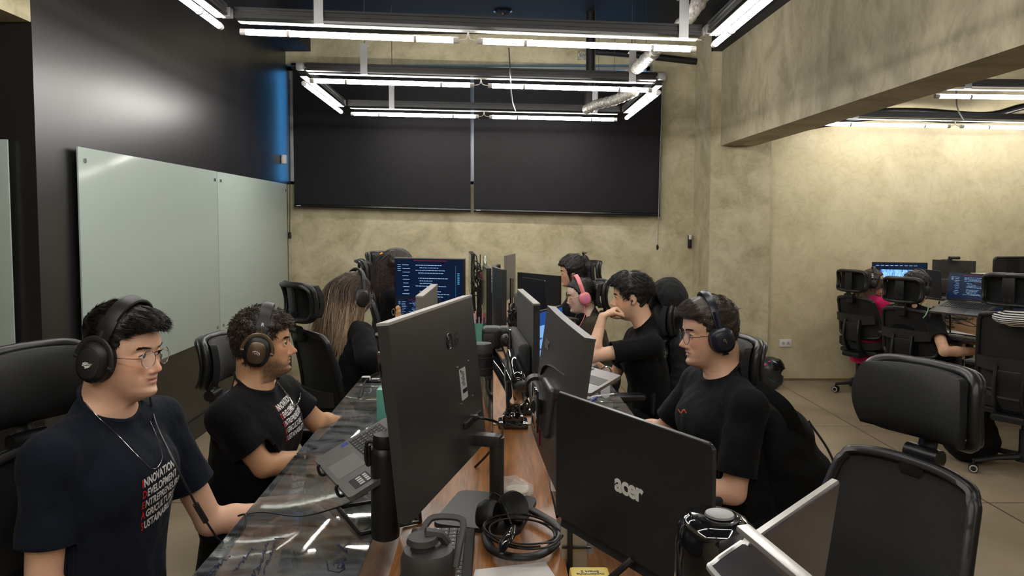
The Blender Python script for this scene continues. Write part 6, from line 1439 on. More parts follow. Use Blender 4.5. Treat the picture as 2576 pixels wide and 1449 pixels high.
# left foreground laptop on a hooked stand
hb_ = Vector((-.247, 2.056, 1.03))
l1 = laptop('grey laptop tilted on a stand at the left, keyboard facing the man in navy', hb_, math.degrees(math.atan2(-.471, -.884)), w=.338, d=.240, h=.20, tilt=24, lid=82, body=mat('laptop_grey', (.13, .125, .125, 1), .42, .3), sticker=True)
lstand('black laptop stand with front hooks at the left', l1)
for x in (-.09, .09):
    hB = Matrix.Rotation(math.radians(-24), 4, 'X'); obj('hook', MB().tube(catmull([hB @ Vector(p) for p in ((x, .19, -.022), (x, .236, -.024), (x, .250, -.016), (x, .248, .006), (x, .240, .010))], 5), .0042, 6), BLK, bpy.data.objects['laptop_stand'])
# acer in the right foreground
def acer(lo, Lm, w, h):
    T = Lm @ Matrix(((1, 0, 0, .012), (0, 0, -1, -.0074), (0, 1, 0, h * .46), (0, 0, 0, 1))); vs, fs = text_mb('acer', .040, .0004, .0013, 'CENTER', space=.92); mb = MB(); mb.add(vs, fs, T); obj('lid_logo', mb, mat('silver_print', (.62, .62, .60, 1), .3), lo)
ATL, ATR = Py(1408, 1003, 1.30), Py(1803, 1112, .985); v = ATR - ATL; v.z = 0; nrm = Vector((-v.y, v.x, 0)).normalized(); mid = (ATL + ATR) / 2
l2 = laptop('black laptop with a white four-letter name on its lid, right foreground', Vector((mid.x, mid.y, mid.z - .222)), math.degrees(math.atan2(nrm.y, nrm.x)), w=v.length, h=.222, tilt=12, lid=90, body=mat('acer_black', (.020, .020, .022, 1), .34), lidm=mat('acer_lid', (.014, .014, .016, 1), .30, spec=.7), logo=acer, screen=NAVYS)
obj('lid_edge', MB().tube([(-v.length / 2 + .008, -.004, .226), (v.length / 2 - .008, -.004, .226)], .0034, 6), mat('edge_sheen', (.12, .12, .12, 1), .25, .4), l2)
sp_ = thing('laptop_stand', 'black riser under the black laptop in the right foreground', 'laptop stand', M=l2.matrix_basis); z = l2.matrix_basis.translation.z - .70; mb = MB()
for x_ in (.03, .15): mb.box((x_, .15, -z / 2 - .02), (.035, .10, z - .05), bev=.004)
mb.box((.07, .13, -.045), (.20, .16, .008)); mb.box((.09, .15, -z + .006), (.18, .16, .012)); obj('riser_frame', mb, BLK, sp_)
pL, pR = Pz(1412, 1420, .70).x, 0
pa, pb = Py(1412, 1322, 1.74), Py(1492, 1322, 1.74); t = thing('folding_stand', 'silver and black folding stand behind the yellow card reader', 'stand', ((pa.x + pb.x) / 2, 1.76, .70))
obj('silver_panel', MB().box(((pa.x + pb.x) / 2 - .006, 1.76, (pa.z + .70) / 2), (pb.x - pa.x - .012, .006, pa.z - .70), bev=.002), SILV, t, world=True)
obj('black_post', MB().box((pa.x + .022, 1.748, (pa.z + .70) / 2), (.013, .012, pa.z - .70 + .02), bev=.003).box(((pa.x + pb.x) / 2, 1.75, .705), (.10, .05, .01)), BLK, t, world=True); obj('crossbar', MB().box(((pa.x + pb.x) / 2, 1.752, Py(1450, 1378, 1.75).z), (.07, .006, .004)), BLK, t, world=True)
obj('power_cable', MB().tube(catmull([Py(1590, 1408, 1.12), Py(1570, 1425, 1.12), Py(1530, 1460, 1.13), Py(1490, 1500, 1.15)], 6), .0055, 8), CABLE, l2, world=True)
# laptop of the man with dark headphones (its page is lit blue)
W2 = mat('laptop_silver_grey', (.24, .23, .225, 1), .38, .5)
A_ = Py(1332, 796, 2.74); B_ = Py(1424, 768, 3.06); v = B_ - A_; v.z = 0; nn = Vector((v.y, -v.x, 0)).normalized(); m_ = (A_ + B_) / 2
l3 = laptop('silver laptop on a clear stand showing a light blue page, behind the curved monitor', Vector((m_.x, m_.y, m_.z - .225)), math.degrees(math.atan2(nn.y, nn.x)), w=.355, h=.225, tilt=10, lid=94, body=W2, lidm=BLK, screen=BLUED, art='web')
lstand('thin stand under the silver laptop on the right glass', l3, m=mat('clear_acrylic', (.8, .82, .8, 1), .05, alpha=.4))
# small laptop with code, lid of a dark laptop, far laptops
l4 = laptop('small dark laptop showing code below the wide screen', Py(1046, 822, 4.30), 245, w=.30, h=.17, tilt=6, lid=98, body=DGR, lidm=BLK, screen=NAVYS, art='code')
l6 = laptop('dark laptop with rounded lid in front of the large plain monitor', Py(1345, 790, 4.85), 24, w=.34, h=.23, tilt=6, lid=92, body=DGR, lidm=mat('dark_blue_lid', (.012, .014, .024, 1), .3))
lstand('thin black stand under the small dark laptop showing code', l4)
lstand('thin black stand under the dark laptop with rounded lid', l6)
# open laptops cut by the bottom right corner
AL, AR = Py(1880, 1362, .74), Py(2113, 1204, .93); u_ = AR - AL; u_.z = 0; wd = u_.length; u_.normalize(); M = frame(AR, -u_, Vector((0, 0, 1)).cross(-u_), Vector((0, 0, 1)))
t = thing('laptop', 'silver-edged laptop with a dark purple screen, out of focus at the bottom right', 'laptop', M=M, group='laptops on the desks')
Mt = Matrix.Rotation(math.radians(-7), 4, 'X'); PURP = mat('purple_off_screen', (.030, .022, .036, 1), .12)
obj('lid', MB().prism(rrect(wd, .24, .010), .007, Mt @ Matrix(((1, 0, 0, wd / 2), (0, 0, -1, 0), (0, 1, 0, -.12), (0, 0, 0, 1)))), SILV, t); obj('screen', MB().box((wd / 2, .001, -.12), (wd - .008, .002, .232), Mt), PURP, t)
obj('base', MB().prism(rrect(wd, .22, .010), .012, Mt @ Matrix.Translation((wd / 2, .11, -.252))), SILV, t)
p_a, p_b = Py(1884, 1340, .66), Py(2100, 1520, .56); d_ = (p_b - p_a).normalized(); q_ = look_frame(p_a, d_)
t = thing('tablet', 'dark tablet with silver rim in front of the black canister, bottom right corner', 'tablet', p_a)
obj('silver_rim', MB().box((0, .12, 0), (.014, .26, .006), q_, bev=.002), SILV, t, world=True)
e0, e1 = Py(1782, 1424, .66), Py(1868, 1362, .68); w_ = e1 - e0; lw = w_.length; w_.normalize(); dn = (p_b - p_a).normalized(); nz_ = w_.cross(dn).normalized(); Mq = frame(e0, w_, dn, nz_)
obj('tablet_body', MB().prism(rrect(lw, .24, .008), .007, Mq @ Matrix.Translation((lw / 2, .12, 0))), mat('tablet_dark', (.035, .033, .036, 1), .2), t, world=True)
obj('tablet_edge', MB().tube(catmull([tuple(Mq @ Vector(p)) for p in ((0, .10, .002), (0, .010, .002), (.008, 0, .002), (lw, 0, .002))], 5), .0035, 6), SILV, t, world=True)
# ============================================================ THINGS ON THE DESK
def root_at(name, label, cat, p, g=None): return thing(name, label, cat, p, group=g)
# tall black bottle
p = Pz(970, 1352, .80); t = root_at('water_bottle', 'tall matte black insulated bottle with loop lid, left of the large monitor', 'bottle', p)
zt = (Py(970, 1092, p.y).z - .80)
obj('bottle_body', MB().lathe([(.030, 0), (.036, .004), (.037, .02), (.037, zt * .80), (.034, zt * .86), (.028, zt * .88)], 32), mat('bottle_black', (.012, .012, .013, 1), .38), t)
obj('bottle_lid', MB().lathe([(.029, zt * .875), (.031, zt * .885), (.031, zt * .97), (.028, zt), (.001, zt)], 28), BLK, t)
obj('lid_loop', MB().tube(catmull([(-.030, -.004, zt * .93), (-.044, -.006, zt * .93), (-.048, -.008, zt * .82), (-.044, -.008, zt * .72), (-.038, -.008, zt * .74), (-.040, -.006, zt * .90)], 5), .005, 8), BLK, t)
# steel thermos
p = Pz(1212, 1106, .80); zt = Py(1212, 862, p.y).z - .80; t = root_at('thermos', 'steel thermos with a black patterned band behind the large monitor', 'thermos', p); r_ = .043
obj('steel_body', MB().lathe([(r_ * .95, .035), (r_, .04), (r_, zt * .66), (r_ * .97, zt * .68)], 36), STEEL, t); obj('base_ring', MB().lathe([(.0, 0), (r_ * .97, 0), (r_, .03), (r_ * .95, .036)], 32), BLK, t)
obj('grip_band', MB().lathe([(r_ * .98, zt * .675), (r_ * 1.0, zt * .69), (r_ * .98, zt * .70), (r_ * .99, zt * .90)], 32), BLKM, t); obj('cap', MB().lathe([(r_ * .99, zt * .90), (r_ * .97, zt * .96), (r_ * .86, zt * .995), (r_ * .5, zt), (.0, zt)], 32), mat('cap_rubber', (.03, .03, .03, 1), .6), t)
pt = MB()
for k in range(10):
    a0 = 2 * PI * k / 10
    for (s1, s2) in ((1, 1), (1, -1)): pt.tube([(r_ * 1.0 * math.cos(a0 + f * .26 * s1), r_ * 1.0 * math.sin(a0 + f * .26 * s1), zt * .80 + s2 * (.012 * (1 - abs(2 * f - 1)))) for f in (0, .25, .5, .75, 1)], .0012, 4)
for zz_ in (.75, .86): pt.tube([(r_ * math.cos(2 * PI * k / 24), r_ * math.sin(2 * PI * k / 24), zt * zz_) for k in range(24)], .0012, 4, closed=True)
obj('band_pattern', pt, mat('pattern_dark', (.002, .002, .002, 1), .5), t)
# shaker
p = Py(1078, 1420, 1.30); p.z = .80; t = root_at('shaker_bottle', 'dark grey shaker bottle with flip cap and carry loop, bottom centre', 'bottle', p); zt = Py(1078, 1372, 1.30).z - .80; SH = mat('shaker_grey', (.040, .038, .037, 1), .5)
obj('bottle_body', MB().lathe([(0, 0), (.038, 0), (.040, .01), (.047, zt - .055)], 36), BLK, t); obj('screw_lid', MB().lathe([(.048, zt - .055), (.050, zt - .050), (.050, zt - .020), (.044, zt - .006), (.028, zt), (.0, zt)], 36), SH, t)
cp = MB(); cp.cyl((-.010, -.008, zt - .004), (-.010, -.008, zt + .010), .022, n=24).cyl((-.010, -.008, zt + .010), (-.010, -.008, zt + .020), .029, .026, n=28); cp.tube([(-.006, 0, zt + .022), (.022, .006, zt + .016), (.034, .008, zt + .0)], [.012, .010, .008], 8); obj('flip_cap', cp, SH, t)
obj('carry_loop', MB().tube(catmull([(.050, -.022, zt - .030), (.056, -.005, zt + .0), (.062, .026, zt + .026), (.052, .040, zt + .034), (.010, .044, zt + .034), (-.006, .036, zt + .026), (-.016, .016, zt + .008)], 6), .0068, 8, flat=.8), SH, t)
# keyboard on the shelf
def keyboard(label, c, ang, w=.44, d=.16, m=BLKM, kl=True):
    t = thing('keyboard', label, 'keyboard', c, math.radians(ang)); obj('keyboard_body', MB().box((0, 0, .010), (w, d, .018), bev=.006), m, t); keys(t, Matrix.Translation((0, -.004, .0185)), w * .94, d * .78, 6, 20, .006, KEYM, kl); return t
kc = Pz(1118, 1322, .82); keyboard('black full-size keyboard on the oak shelf, partly under the shaker', (kc.x - .002, kc.y - .235, .80), -90, .45, .165)
kk = Pz(705, 1395, .72); keyboard('black keyboard on the desk beneath the glass at the left front', (-.505, kk.y - .16, .70), -90, .42, .15)
kk = Pz(885, 1290, .72); t = thing('phone_holder', 'small black folding phone holder under the glass edge', 'holder', (kk.x, kk.y, .70)); obj('holder_frame', MB().box((0, 0, .03), (.05, .07, .006), Matrix.Rotation(.5, 4, 'Y'), bev=.002).box((0, 0, .006), (.08, .07, .012), bev=.003).box((.01, 0, .03), (.008, .06, .05)), BLK, t)
kk = Pz(925, 1262, .72); t = thing('adapter', 'small pale grey adapter block under the glass beside the black bottle', 'adapter', (kk.x, kk.y, .70)); obj('adapter_body', MB().box((0, 0, .02), (.05, .05, .04), bev=.005), mat('pale_grey', (.35, .34, .30, 1), .5), t)
# headset lying on the shelf
q = lambda x, y, z=.825: Pz(x, y, z)
t = root_at('headset', 'black headset with coiled cable lying on the oak shelf', 'headphones', q(1300, 1340, .80))
obj('headband', MB().tube(catmull([q(1222, 1345), q(1232, 1375), q(1255, 1392), q(1300, 1402), q(1350, 1398), q(1390, 1375), q(1406, 1345), q(1398, 1322), q(1370, 1302), q(1335, 1282)], 6), .0125, 10, flat=.7, up=(0, 0, 1)), mat('headband_leather', (.007, .007, .007, 1), .42), t, world=True)
for (x, y, r0, ax_) in ((1226, 1296, .040, (1, -.3, .0)), (1288, 1278, .043, (.6, -.7, .5))):
    c = q(x, y, .848); a = Vector(ax_).normalized(); M = look_frame(c, a) @ Matrix.Rotation(-PI / 2, 4, 'X'); obj('ear_cup', MB().lathe([(0, -.026), (r0 * .75, -.024), (r0 * .97, -.010), (r0, .0), (r0, .006)], 28, M), BLK, t, world=True); obj('ear_pad', MB().lathe([(r0 * .98, .005), (r0 * 1.02, .014), (r0 * .9, .024), (r0 * .55, .020), (.0, .008)], 28, M), mat('ear_cushion', (.014, .013, .013, 1), .5), t, world=True)
cb_ = MB(); rr_ = random.Random(5)
for k in range(4):
    cx, cy, rx, ry = 1310 + rr_.uniform(-8, 8), 1335 + rr_.uniform(-8, 6), 92 + rr_.uniform(-10, 8), 36 + rr_.uniform(-8, 8)
    cb_.tube(catmull([q(cx + rx * math.cos(a), cy + ry * math.sin(a) + rx * .10 * math.cos(a), .848 + .012 * math.sin(2 * a + k)) for a in [2 * PI * j / 14 + k for j in range(13)]], 4), .0026, 6)
cb_.tube(catmull([q(1258, 1248, .87), q(1240, 1240, .875), q(1232, 1250, .87), q(1240, 1262, .86)], 5), .0026, 6); cb_.tube(catmull([q(1258, 1248, .87), q(1275, 1290, .88), q(1286, 1318, .86)], 5), .0026, 6); obj('cable', cb_, CABLE, t, world=True)
obj('inline_remote', MB().tube([q(1292, 1322, .866), q(1283, 1345, .864), q(1268, 1368, .862), q(1262, 1392, .85)], [.006, .015, .014, .005], 12, flat=.6, up=(0, 0, 1)), BLKG, t, world=True)
# paper, plastic bag with roll
cs_ = [Pz(*c, .8005) for c in ((1195, 1434), (1372, 1414), (1412, 1475), (1185, 1475))]; mb = MB(); mb.add(cs_ + [c + Vector((0, 0, .0012)) for c in cs_], [(0, 3, 2, 1), (4, 5, 6, 7), (0, 1, 5, 4), (1, 2, 6, 5), (2, 3, 7, 6), (3, 0, 4, 7)])
tag(obj('paper_sheet', mb, mat('paper_white', (.80, .76, .74, 1), .7)), 'blank white sheet of paper on the oak shelf at the bottom', 'paper')
p = Pz(1296, 1246, .80); t = root_at('tape_roll', 'pale roll wrapped in a clear plastic bag on the oak shelf', 'wrapped roll', p); obj('roll', MB().lathe([(.012, 0), (.034, 0), (.036, .003), (.036, .022), (.033, .025), (.012, .025)], 30, o=(.006, -.01, 0)), mat('cream_roll', (.66, .60, .50, 1), .6), t)
Fd = Field((-.08, -.08, -.01), (.08, .09, .07), .004); Fd.ell((0, .0, .018), (.055, .048, .024), .01); Fd.ell((-.01, .035, .022), (.035, .03, .02), .02); V_, Q_ = Fd.mesh(); N_ = normals(V_, Q_); V_ = V_ + N_ * (.006 * vnoise(V_, 90))[:, None]; V_[:, 2] = np.maximum(V_[:, 2], .0008); np_mesh('plastic_bag', V_, Q_, mat('crinkled_clear_plastic', (.85, .84, .80, 1), .12, alpha=.30, spec=1.0), t)
# monitor arms
p = Pz(1290, 1072, .80); t = root_at('monitor_mount', 'glossy black double monitor arm clamped to the shelf centre', 'monitor arm', p)
ab = MB(); ab.box((p.x, p.y, .812), (.12, .10, .024), bev=.008).box((p.x, p.y, .835), (.085, .07, .03), bev=.010); ab.lathe([(.042, 0), (.030, .02), (.029, .03)], 24, o=(p.x, p.y, .845)); obj('clamp_base', ab, BLKG, t, world=True)
P1_ = Py(1290, 985, p.y); obj('post', MB().cyl((p.x, p.y, .86), (p.x, p.y, P1_.z + .04), .029, n=26), BLKG, t, world=True)
obj('front_arm', MB().tube(catmull([Py(1290, 893, 2.52), Py(1297, 925, 2.42), Py(1306, 965, 2.36), Py(1306, 1000, 2.48), Py(1294, 1010, 2.9)], 6), .025, 16), BLKG, t, world=True)
jn = Py(1346, 968, 2.24); jb = MB(); jb.tube([Py(1306, 972, 2.34), jn], .017, 12); jb.cyl(jn + Vector((0, -.026, 0)), jn + Vector((0, .026, 0)), .030, n=28); vp = panel_frame(AA, AB, .37, True)[0] @ Vector((-.02, -.075, -.05)); jb.tube([jn, vp], .022, 10); obj('tilt_joint', jb, BLK, t, world=True)
obj('bolt', MB().cyl(jn + Vector((0, -.030, 0)), jn + Vector((0, -.025, 0)), .007, n=10), STEEL, t, world=True)
Mv = panel_frame(AA, AB, .37, True)[0]; obj('mount_plate', MB().box((-.02, -.083, -.05), (.11, .006, .11), Mv, bev=.002), BLKG, t, world=True)
q1, q2 = Py(1300, 1005, 3.05), Py(1228, 878, 3.22); obj('rear_arm', MB().tube([q1, q1.lerp(q2, .5) + Vector((0, 0, .01)), q2], [.030, .034, .030], 12, flat=.8), BLKG, t, world=True)
eh = MB(); e_ = Py(1237, 848, 3.20); eh.box(e_, (.085, .10, .095), bev=.02, seg=3).box(e_ + Vector((.055, 0, .005)), (.05, .085, .085), bev=.018, seg=3); eh.tube([e_ + Vector((.06, 0, 0)), Py(1278, 855, 2.9)], .017, 10); eh.sph(Py(1274, 856, 2.95), .026); obj('elbow_joint', eh, BLK, t, world=True)
obj('elbow_cap', MB().box(e_ + Vector((-.012, -.052, -.008)), (.05, .008, .06), bev=.004), DGR, t, world=True)
Mw = panel_frame(Py(1308, 727, 2.95), Py(1350, 766, 2.42), .33, True)[0]; obj('mount_plate', MB().box((-.05, -.062, -.02), (.10, .006, .12), Mw, bev=.002), BLKG, t, world=True)
obj('arm_cable', MB().tube(catmull([Py(1262, 870, 3.2), Py(1272, 900, 3.1), Py(1270, 950, 3.0), Py(1275, 1000, 2.95)], 6), .004, 6), CABLE, t, world=True)
obj('arm_cable', MB().tube(catmull([Py(1310, 985, 2.7), Py(1328, 1010, 2.6), Py(1345, 1045, 2.6)], 6), .004, 6), CABLE, t, world=True)
p = Pz(1318, 1048, .80); t = root_at('monitor_mount', 'second black monitor arm base right behind the first', 'monitor arm', p); obj('clamp_base', MB().box((p.x, p.y + .06, .812), (.09, .09, .024), bev=.008).box((p.x, p.y + .06, .83), (.05, .05, .03), bev=.008), BLKG, t, world=True); obj('post', MB().cyl((p.x, p.y + .06, .83), (p.x, p.y + .06, 1.0), .016, n=18), BLKG, t, world=True)
# teal pen cup
p = Py(1207, 830, 4.35); p.z = .80; zt = Py(1207, 812, 4.35).z - .80; t = root_at('pen_cup', 'teal six-sided pen cup full of pens in the middle of the desk', 'pen cup', p)
obj('cup', MB().lathe([(.030, 0), (.037, .0), (.037, zt), (.033, zt), (.033, .01)], 6), mat('teal_plastic', S(92, 160, 146), .4), t)
for k in range(9):
    a = RNG.uniform(0, 6.28); c_ = [BLK, BLK, mat('pink_pen', S(230, 110, 140), .4), WHT, WHT, mat('blue_pen', S(50, 70, 150), .4), BLK, STEEL, mat('rose_pen', S(235, 170, 175), .4)][k]
    b0 = Vector((.015 * math.cos(a), .015 * math.sin(a), .05)); b1 = Vector((.034 * math.cos(a), .03 * math.sin(a), zt + RNG.uniform(.02, .075))); o_ = obj('pen', MB().cyl(p + b0, p + b1, .0042, n=8), c_); tag(o_, ['black fine pen', 'black pen', 'pink pen', 'white capped pen', 'white pen', 'blue pen', 'dark pen', 'metal pen', 'pale rose pen'][k] + ' standing in the teal cup', 'pen', 'pens in the teal cup')
# small stuff in the middle distance
def simple(name, label, cat, p, mb, m, g=None): o = obj(name, mb, m); return tag(o, label, cat, g)
p = Py(1287, 700, 4.7); t = root_at('pole_stand', 'upright steel pole with black clamp between the far monitors', 'pole', (p.x, p.y, .80)); obj('pole', MB().cyl((p.x, p.y, .80), (p.x, p.y, p.z), .0115, n=18), STEEL, t, world=True); obj('clamp', MB().cyl((p.x, p.y, 1.02), (p.x, p.y, 1.10), .020, n=18).box((p.x + .03, p.y, 1.04), (.05, .04, .03), bev=.005), BLK, t, world=True)
p = Py(1220, 642, 5.6); t = root_at('microphone', 'silver microphone upright on a black stand at the far end', 'microphone', (p.x, p.y, .80)); obj('mic_body', MB().lathe([(.0, .09), (.012, .088), (.014, .08), (.014, .045), (.016, .04), (.014, 0), (.0, 0)][::-1], 20, o=(p.x, p.y, p.z - .09)), STEEL, t, world=True); obj('mic_stand', MB().cyl((p.x, p.y, .80), (p.x, p.y, p.z - .09), .010, n=10).box((p.x + .02, p.y, 1.1), (.10, .03, .22), bev=.01), BLK, t, world=True)
t = root_at('antenna', 'thin dark antenna rod beside the microphone', 'antenna', Py(1208, 730, 5.9)); obj('rod', MB().cyl(Py(1208, 760, 5.9), Py(1208, 640, 5.9), .004, n=6), BLK, t, world=True)
p = Py(1239, 735, 4.9); t = root_at('glass_dome', 'clear domed jar with a white mark on a dark box', 'jar', p); obj('dome', MB().lathe([(.0, .115), (.018, .108), (.030, .085), (.034, .06), (.034, 0), (0, 0)][::-1], 24, o=tuple(p)), mat('smoky_clear', (.5, .5, .5, 1), .08, alpha=.5, spec=1), t, world=True)
obj('white_mark', MB().tube([p + Vector((.012 * math.cos(a), -.032, .085 + .012 * math.sin(a))) for a in [2 * PI * k / 14 for k in range(14)]], .003, 5, closed=True), WHT, t, world=True)
simple('storage_box', 'small dark box under the clear domed jar', 'box', p, MB().box((p.x, p.y, (p.z + .80) / 2), (.10, .10, p.z - .80), bev=.004), BLKM)
p = Pz(1240, 777, .80); simple('paper_stack', 'small stack of white paper on the far shelf', 'paper', p, MB().box(p + Vector((0, 0, .008)), (.12, .15, .016), bev=.002), WHT)
p = Pz(1252, 792, .80); simple('closed_laptop', 'flat grey closed laptop on the far shelf', 'laptop', p, MB().box(p + Vector((0, 0, .010)), (.14, .20, .018), bev=.005), mat('dark_grey_alu', (.12, .12, .12, 1), .4, .5))
p = Pz(1205, 775, .80); t = root_at('desk_lamp_base', 'white round base with black post between the far monitors', 'stand', p); obj('base_disc', MB().lathe([(0, 0), (.055, 0), (.055, .012), (.0, .016)], 28, o=tuple(p)), WHT, t, world=True); obj('post', MB().cyl(p, p + Vector((0, 0, .22)), .022, .016, n=12), BLKM, t, world=True)
for k, (x, y, z_, lab) in enumerate([(1200, 700, 5.3, 'tangle of black cables and adapters hanging behind the edge-on monitor'), (1290, 800, 3.7, 'black cables draped on the shelf behind the curved edge-on monitor')]):
    rr_ = random.Random(20 + k); t = root_at('cable_bundle', lab, 'cables', Py(x, y, z_)); mb = MB()
    for j in range(7): mb.tube(catmull([Py(x + rr_.uniform(-14, 14), y + rr_.uniform(-45, 45) * (1 - .5 * k), z_ + rr_.uniform(-.05, .05)) for _ in range(5)] + [Vector((Py(x, y, z_).x, z_, .803))], 5), .005, 6)
    obj('cables', mb, CABLE, t, world=True)
    if k == 0: obj('adapter', MB().box(Py(x + 8, y - 8, z_), (.035, .03, .05), bev=.004), mat('dark_red_plug', S(90, 20, 30), .4), t, world=True)
simple('coiled_cable', 'black cable loop with a red end on the pale shelf', 'cable', 0, MB().tube(catmull([Pz(1262, 775, .81), Pz(1258, 800, .81), Pz(1235, 815, .81), Pz(1215, 820, .81), Pz(1205, 812, .81)], 6), .006, 6), CABLE)
p = Py(1002, 792, 4.2); t = root_at('paper_bag', 'small torn brown paper bag beside the small dark laptop', 'paper bag', p); Fd = Field(np.array(p[:]) - .09, np.array(p[:]) + .09, .004); Fd.cap(np.array(p[:]) - (0, 0, .06), np.array(p[:]) + (0, 0, .04), .020, .014, .01); V_, Q_ = Fd.mesh(); V_ = V_ + normals(V_, Q_) * (.004 * vnoise(V_, 120))[:, None]; np_mesh('bag', V_ - np.array(p[:]), Q_, mat('kraft_paper', S(196, 150, 100), .8), t)
t = root_at('key_ring', 'silver key ring hanging by the brown paper bag', 'key ring', Py(990, 785, 4.1)); obj('ring', MB().tube([Py(990 + 4 * math.cos(a), 785 + 8 * math.sin(a), 4.1) for a in [2 * PI * k / 14 for k in range(14)]], .003, 6, closed=True), STEEL, t, world=True)
p = Pz(921, 958, .805); t = root_at('earphone_case', 'small white and black earphone case on the left glass', 'case', p); obj('case_body', MB().box(p + Vector((0, 0, .012)), (.045, .035, .024), bev=.008), WHT, t, world=True); obj('case_end', MB().box(p + Vector((.0, -.018, .010)), (.04, .006, .02), bev=.002), BLK, t, world=True)
p = Pz(944, 957, .803); t = root_at('badge_card', 'dark card with white print and strap on the left glass', 'card', p); obj('card', MB().box(p + Vector((0, 0, .004)), (.06, .09, .004), Matrix.Identity(4), bev=.001), mat('dark_card', (.02, .02, .035, 1), .3), t, world=True); obj('card_print', MB().box(p + Vector((0, .01, .0068)), (.04, .03, .0006)), WHT, t, world=True); obj('strap', MB().tube(catmull([Pz(905, 1000, .81), Pz(915, 965, .82), Pz(935, 945, .82), Pz(950, 938, .82)], 5), .0035, 6), CABLE, t, world=True)
p = Pz(958, 1052, .80); t = root_at('teal_box', 'teal upright box edge showing left of the large monitor', 'box', p); obj('box_body', MB().box(p + Vector((.015, 0, .065)), (.05, .09, .13), bev=.003), mat('teal_plastic', S(92, 160, 146), .4), t, world=True)
# right side small things
p = Pz(1502, 945, .815); t = root_at('blue_tube', 'short bright blue tube lying on the right glass', 'tube', p); obj('tube', MB().cyl(p + Vector((-.05, 0, .004)), p + Vector((.04, -.004, .004)), .018, n=18), mat('bright_blue', S(30, 110, 205), .4), t, world=True)
p = Pz(1522, 1000, .803); t = root_at('phone_stand', 'clear acrylic stand with chrome hook on the right glass', 'stand', p); obj('acrylic_panel', MB().prism(rrect(.045, .13, .020), .004, frame(p + Vector((0, 0, .065)), Vector((.9, -.4, 0)), Vector((0, .1, .99)).normalized(), Vector((.4, .9, -.1)).normalized())), mat('clear_acrylic', (.8, .82, .8, 1), .05, alpha=.4), t, world=True)
hk = MB(); hk.tube(catmull([p + Vector(q_) for q_ in ((-.03, 0, .12), (-.012, 0, .135), (.010, 0, .145), (.026, 0, .130), (.030, 0, .10))], 6), .005, 8); hk.tube(catmull([p + Vector(q_) for q_ in ((-.055, 0, .125), (-.045, 0, .105), (-.030, 0, .108), (-.028, 0, .125))], 5), .0035, 8); obj('chrome_hook', hk, mat('chrome', (.8, .8, .8, 1), .08, 1), t, world=True)
for (x0, y0, x1, y1, m, lab) in ((1470, 1020, 1488, 1008, mat('blue_pen', S(50, 70, 150), .4), 'blue pen lying on the right glass'), (1478, 1000, 1515, 995, WHT, 'white pen lying behind the blue pen on the right glass')):
    a, b_ = Pz(x0, y0, .806), Pz(x1, y1, .806); tag(obj('pen', MB().cyl(a, b_ + (b_ - a) * .8, .0048, n=10), m), lab, 'pen')
# yellow card reader
p = Pz(1480, 1424, .86); t = root_at('card_reader', 'yellow card reader box with upside-down black lettering at the bottom edge', 'card reader', (p.x, p.y - .05, .70)); YEL = mat('yellow_plastic', S(205, 180, 45), .4)
obj('reader_body', MB().box((p.x, p.y - .05, .78), (.086, .10, .16), bev=.008), YEL, t, world=True)
for k, (tx, sz) in enumerate((('moderninha', .0125), ('Smart 2', .0125))):
    vs, fs = text_mb(tx, sz, .0002, .0003, 'CENTER'); mb = MB(); mb.add(vs, fs, Matrix.Translation((p.x, p.y - .030 + .011 * k - .003, .8604)) @ rotz(PI)); obj('lettering', mb, BLK, t, world=True)
t = root_at('white_adapter', 'small white plug hanging in the gap right of the oak shelf', 'adapter', Py(1393, 1215, 2.2)); obj('plug', MB().box(Py(1393, 1216, 2.2), (.018, .02, .045), bev=.005), WHT, t, world=True); obj('cord', MB().tube(catmull([Py(1393, 1200, 2.2), Py(1385, 1150, 2.3), Py(1372, 1100, 2.5)], 5), .003, 6), CABLE, t, world=True)
mb = MB(); rr_ = random.Random(9)
for j in range(5): mb.tube(catmull([Pz(1395 + rr_.uniform(-14, 10) + k * -9, 1300 - k * 48, .74 + rr_.uniform(0, .03)) for k in range(6)], 5), .0045, 6)
simple('cable_bundle', 'black cables running in the gap beside the oak shelf', 'cables', 0, mb, CABLE)
# glossy canister
p = Py(1800, 1292, .88); zt = p.z - .70; t = root_at('thermal_jug', 'glossy black domed coffee canister in the right foreground', 'canister', (p.x, p.y, .70)); r_ = .047
obj('canister_body', MB().lathe([(0, 0), (r_, 0), (r_, zt - .090)], 48), BLKG, t); obj('dome_lid', MB().lathe([(r_ + .001, zt - .088), (r_ + .001, zt - .035), (r_ * .93, zt - .016), (r_ * .78, zt - .005), (r_ * .66, zt - .003), (r_ * .64, zt - .006), (r_ * .60, zt - .001), (0, zt + .001)], 48), BLKG, t)
obj('lid_button', MB().lathe([(.0175, zt + .0005), (.0165, zt + .003), (.0, zt + .0015)], 30, o=(.003, -.006, 0)), mat('grey_button', (.16, .16, .16, 1), .3), t); obj('spout', MB().tube(catmull([(.015, .0, zt - .018), (.042, .0, zt - .032), (.058, .0, zt - .055)], 5), [.030, .029, .027, .025, .023, .021, .019, .017, .016, .014, .012], 16, flat=.7), BLKG, t)
# ============================================================ CLOTHES, BAGS, HELMET, NEXT ROOM
def field_obj(name, Fd, c, m, par, noise_=0, fq=30, it=1, flat=None):
    V_, Q_ = Fd.mesh(); V_ = smooth_mesh(V_, Q_, it, .4)
    if noise_: V_ = V_ + normals(V_, Q_) * (noise_ * (vnoise(V_, fq) + .5 * vnoise(V_, fq * 2.1, 3)))[:, None]
    return np_mesh(name, V_ - np.array(c), Q_, m, par)
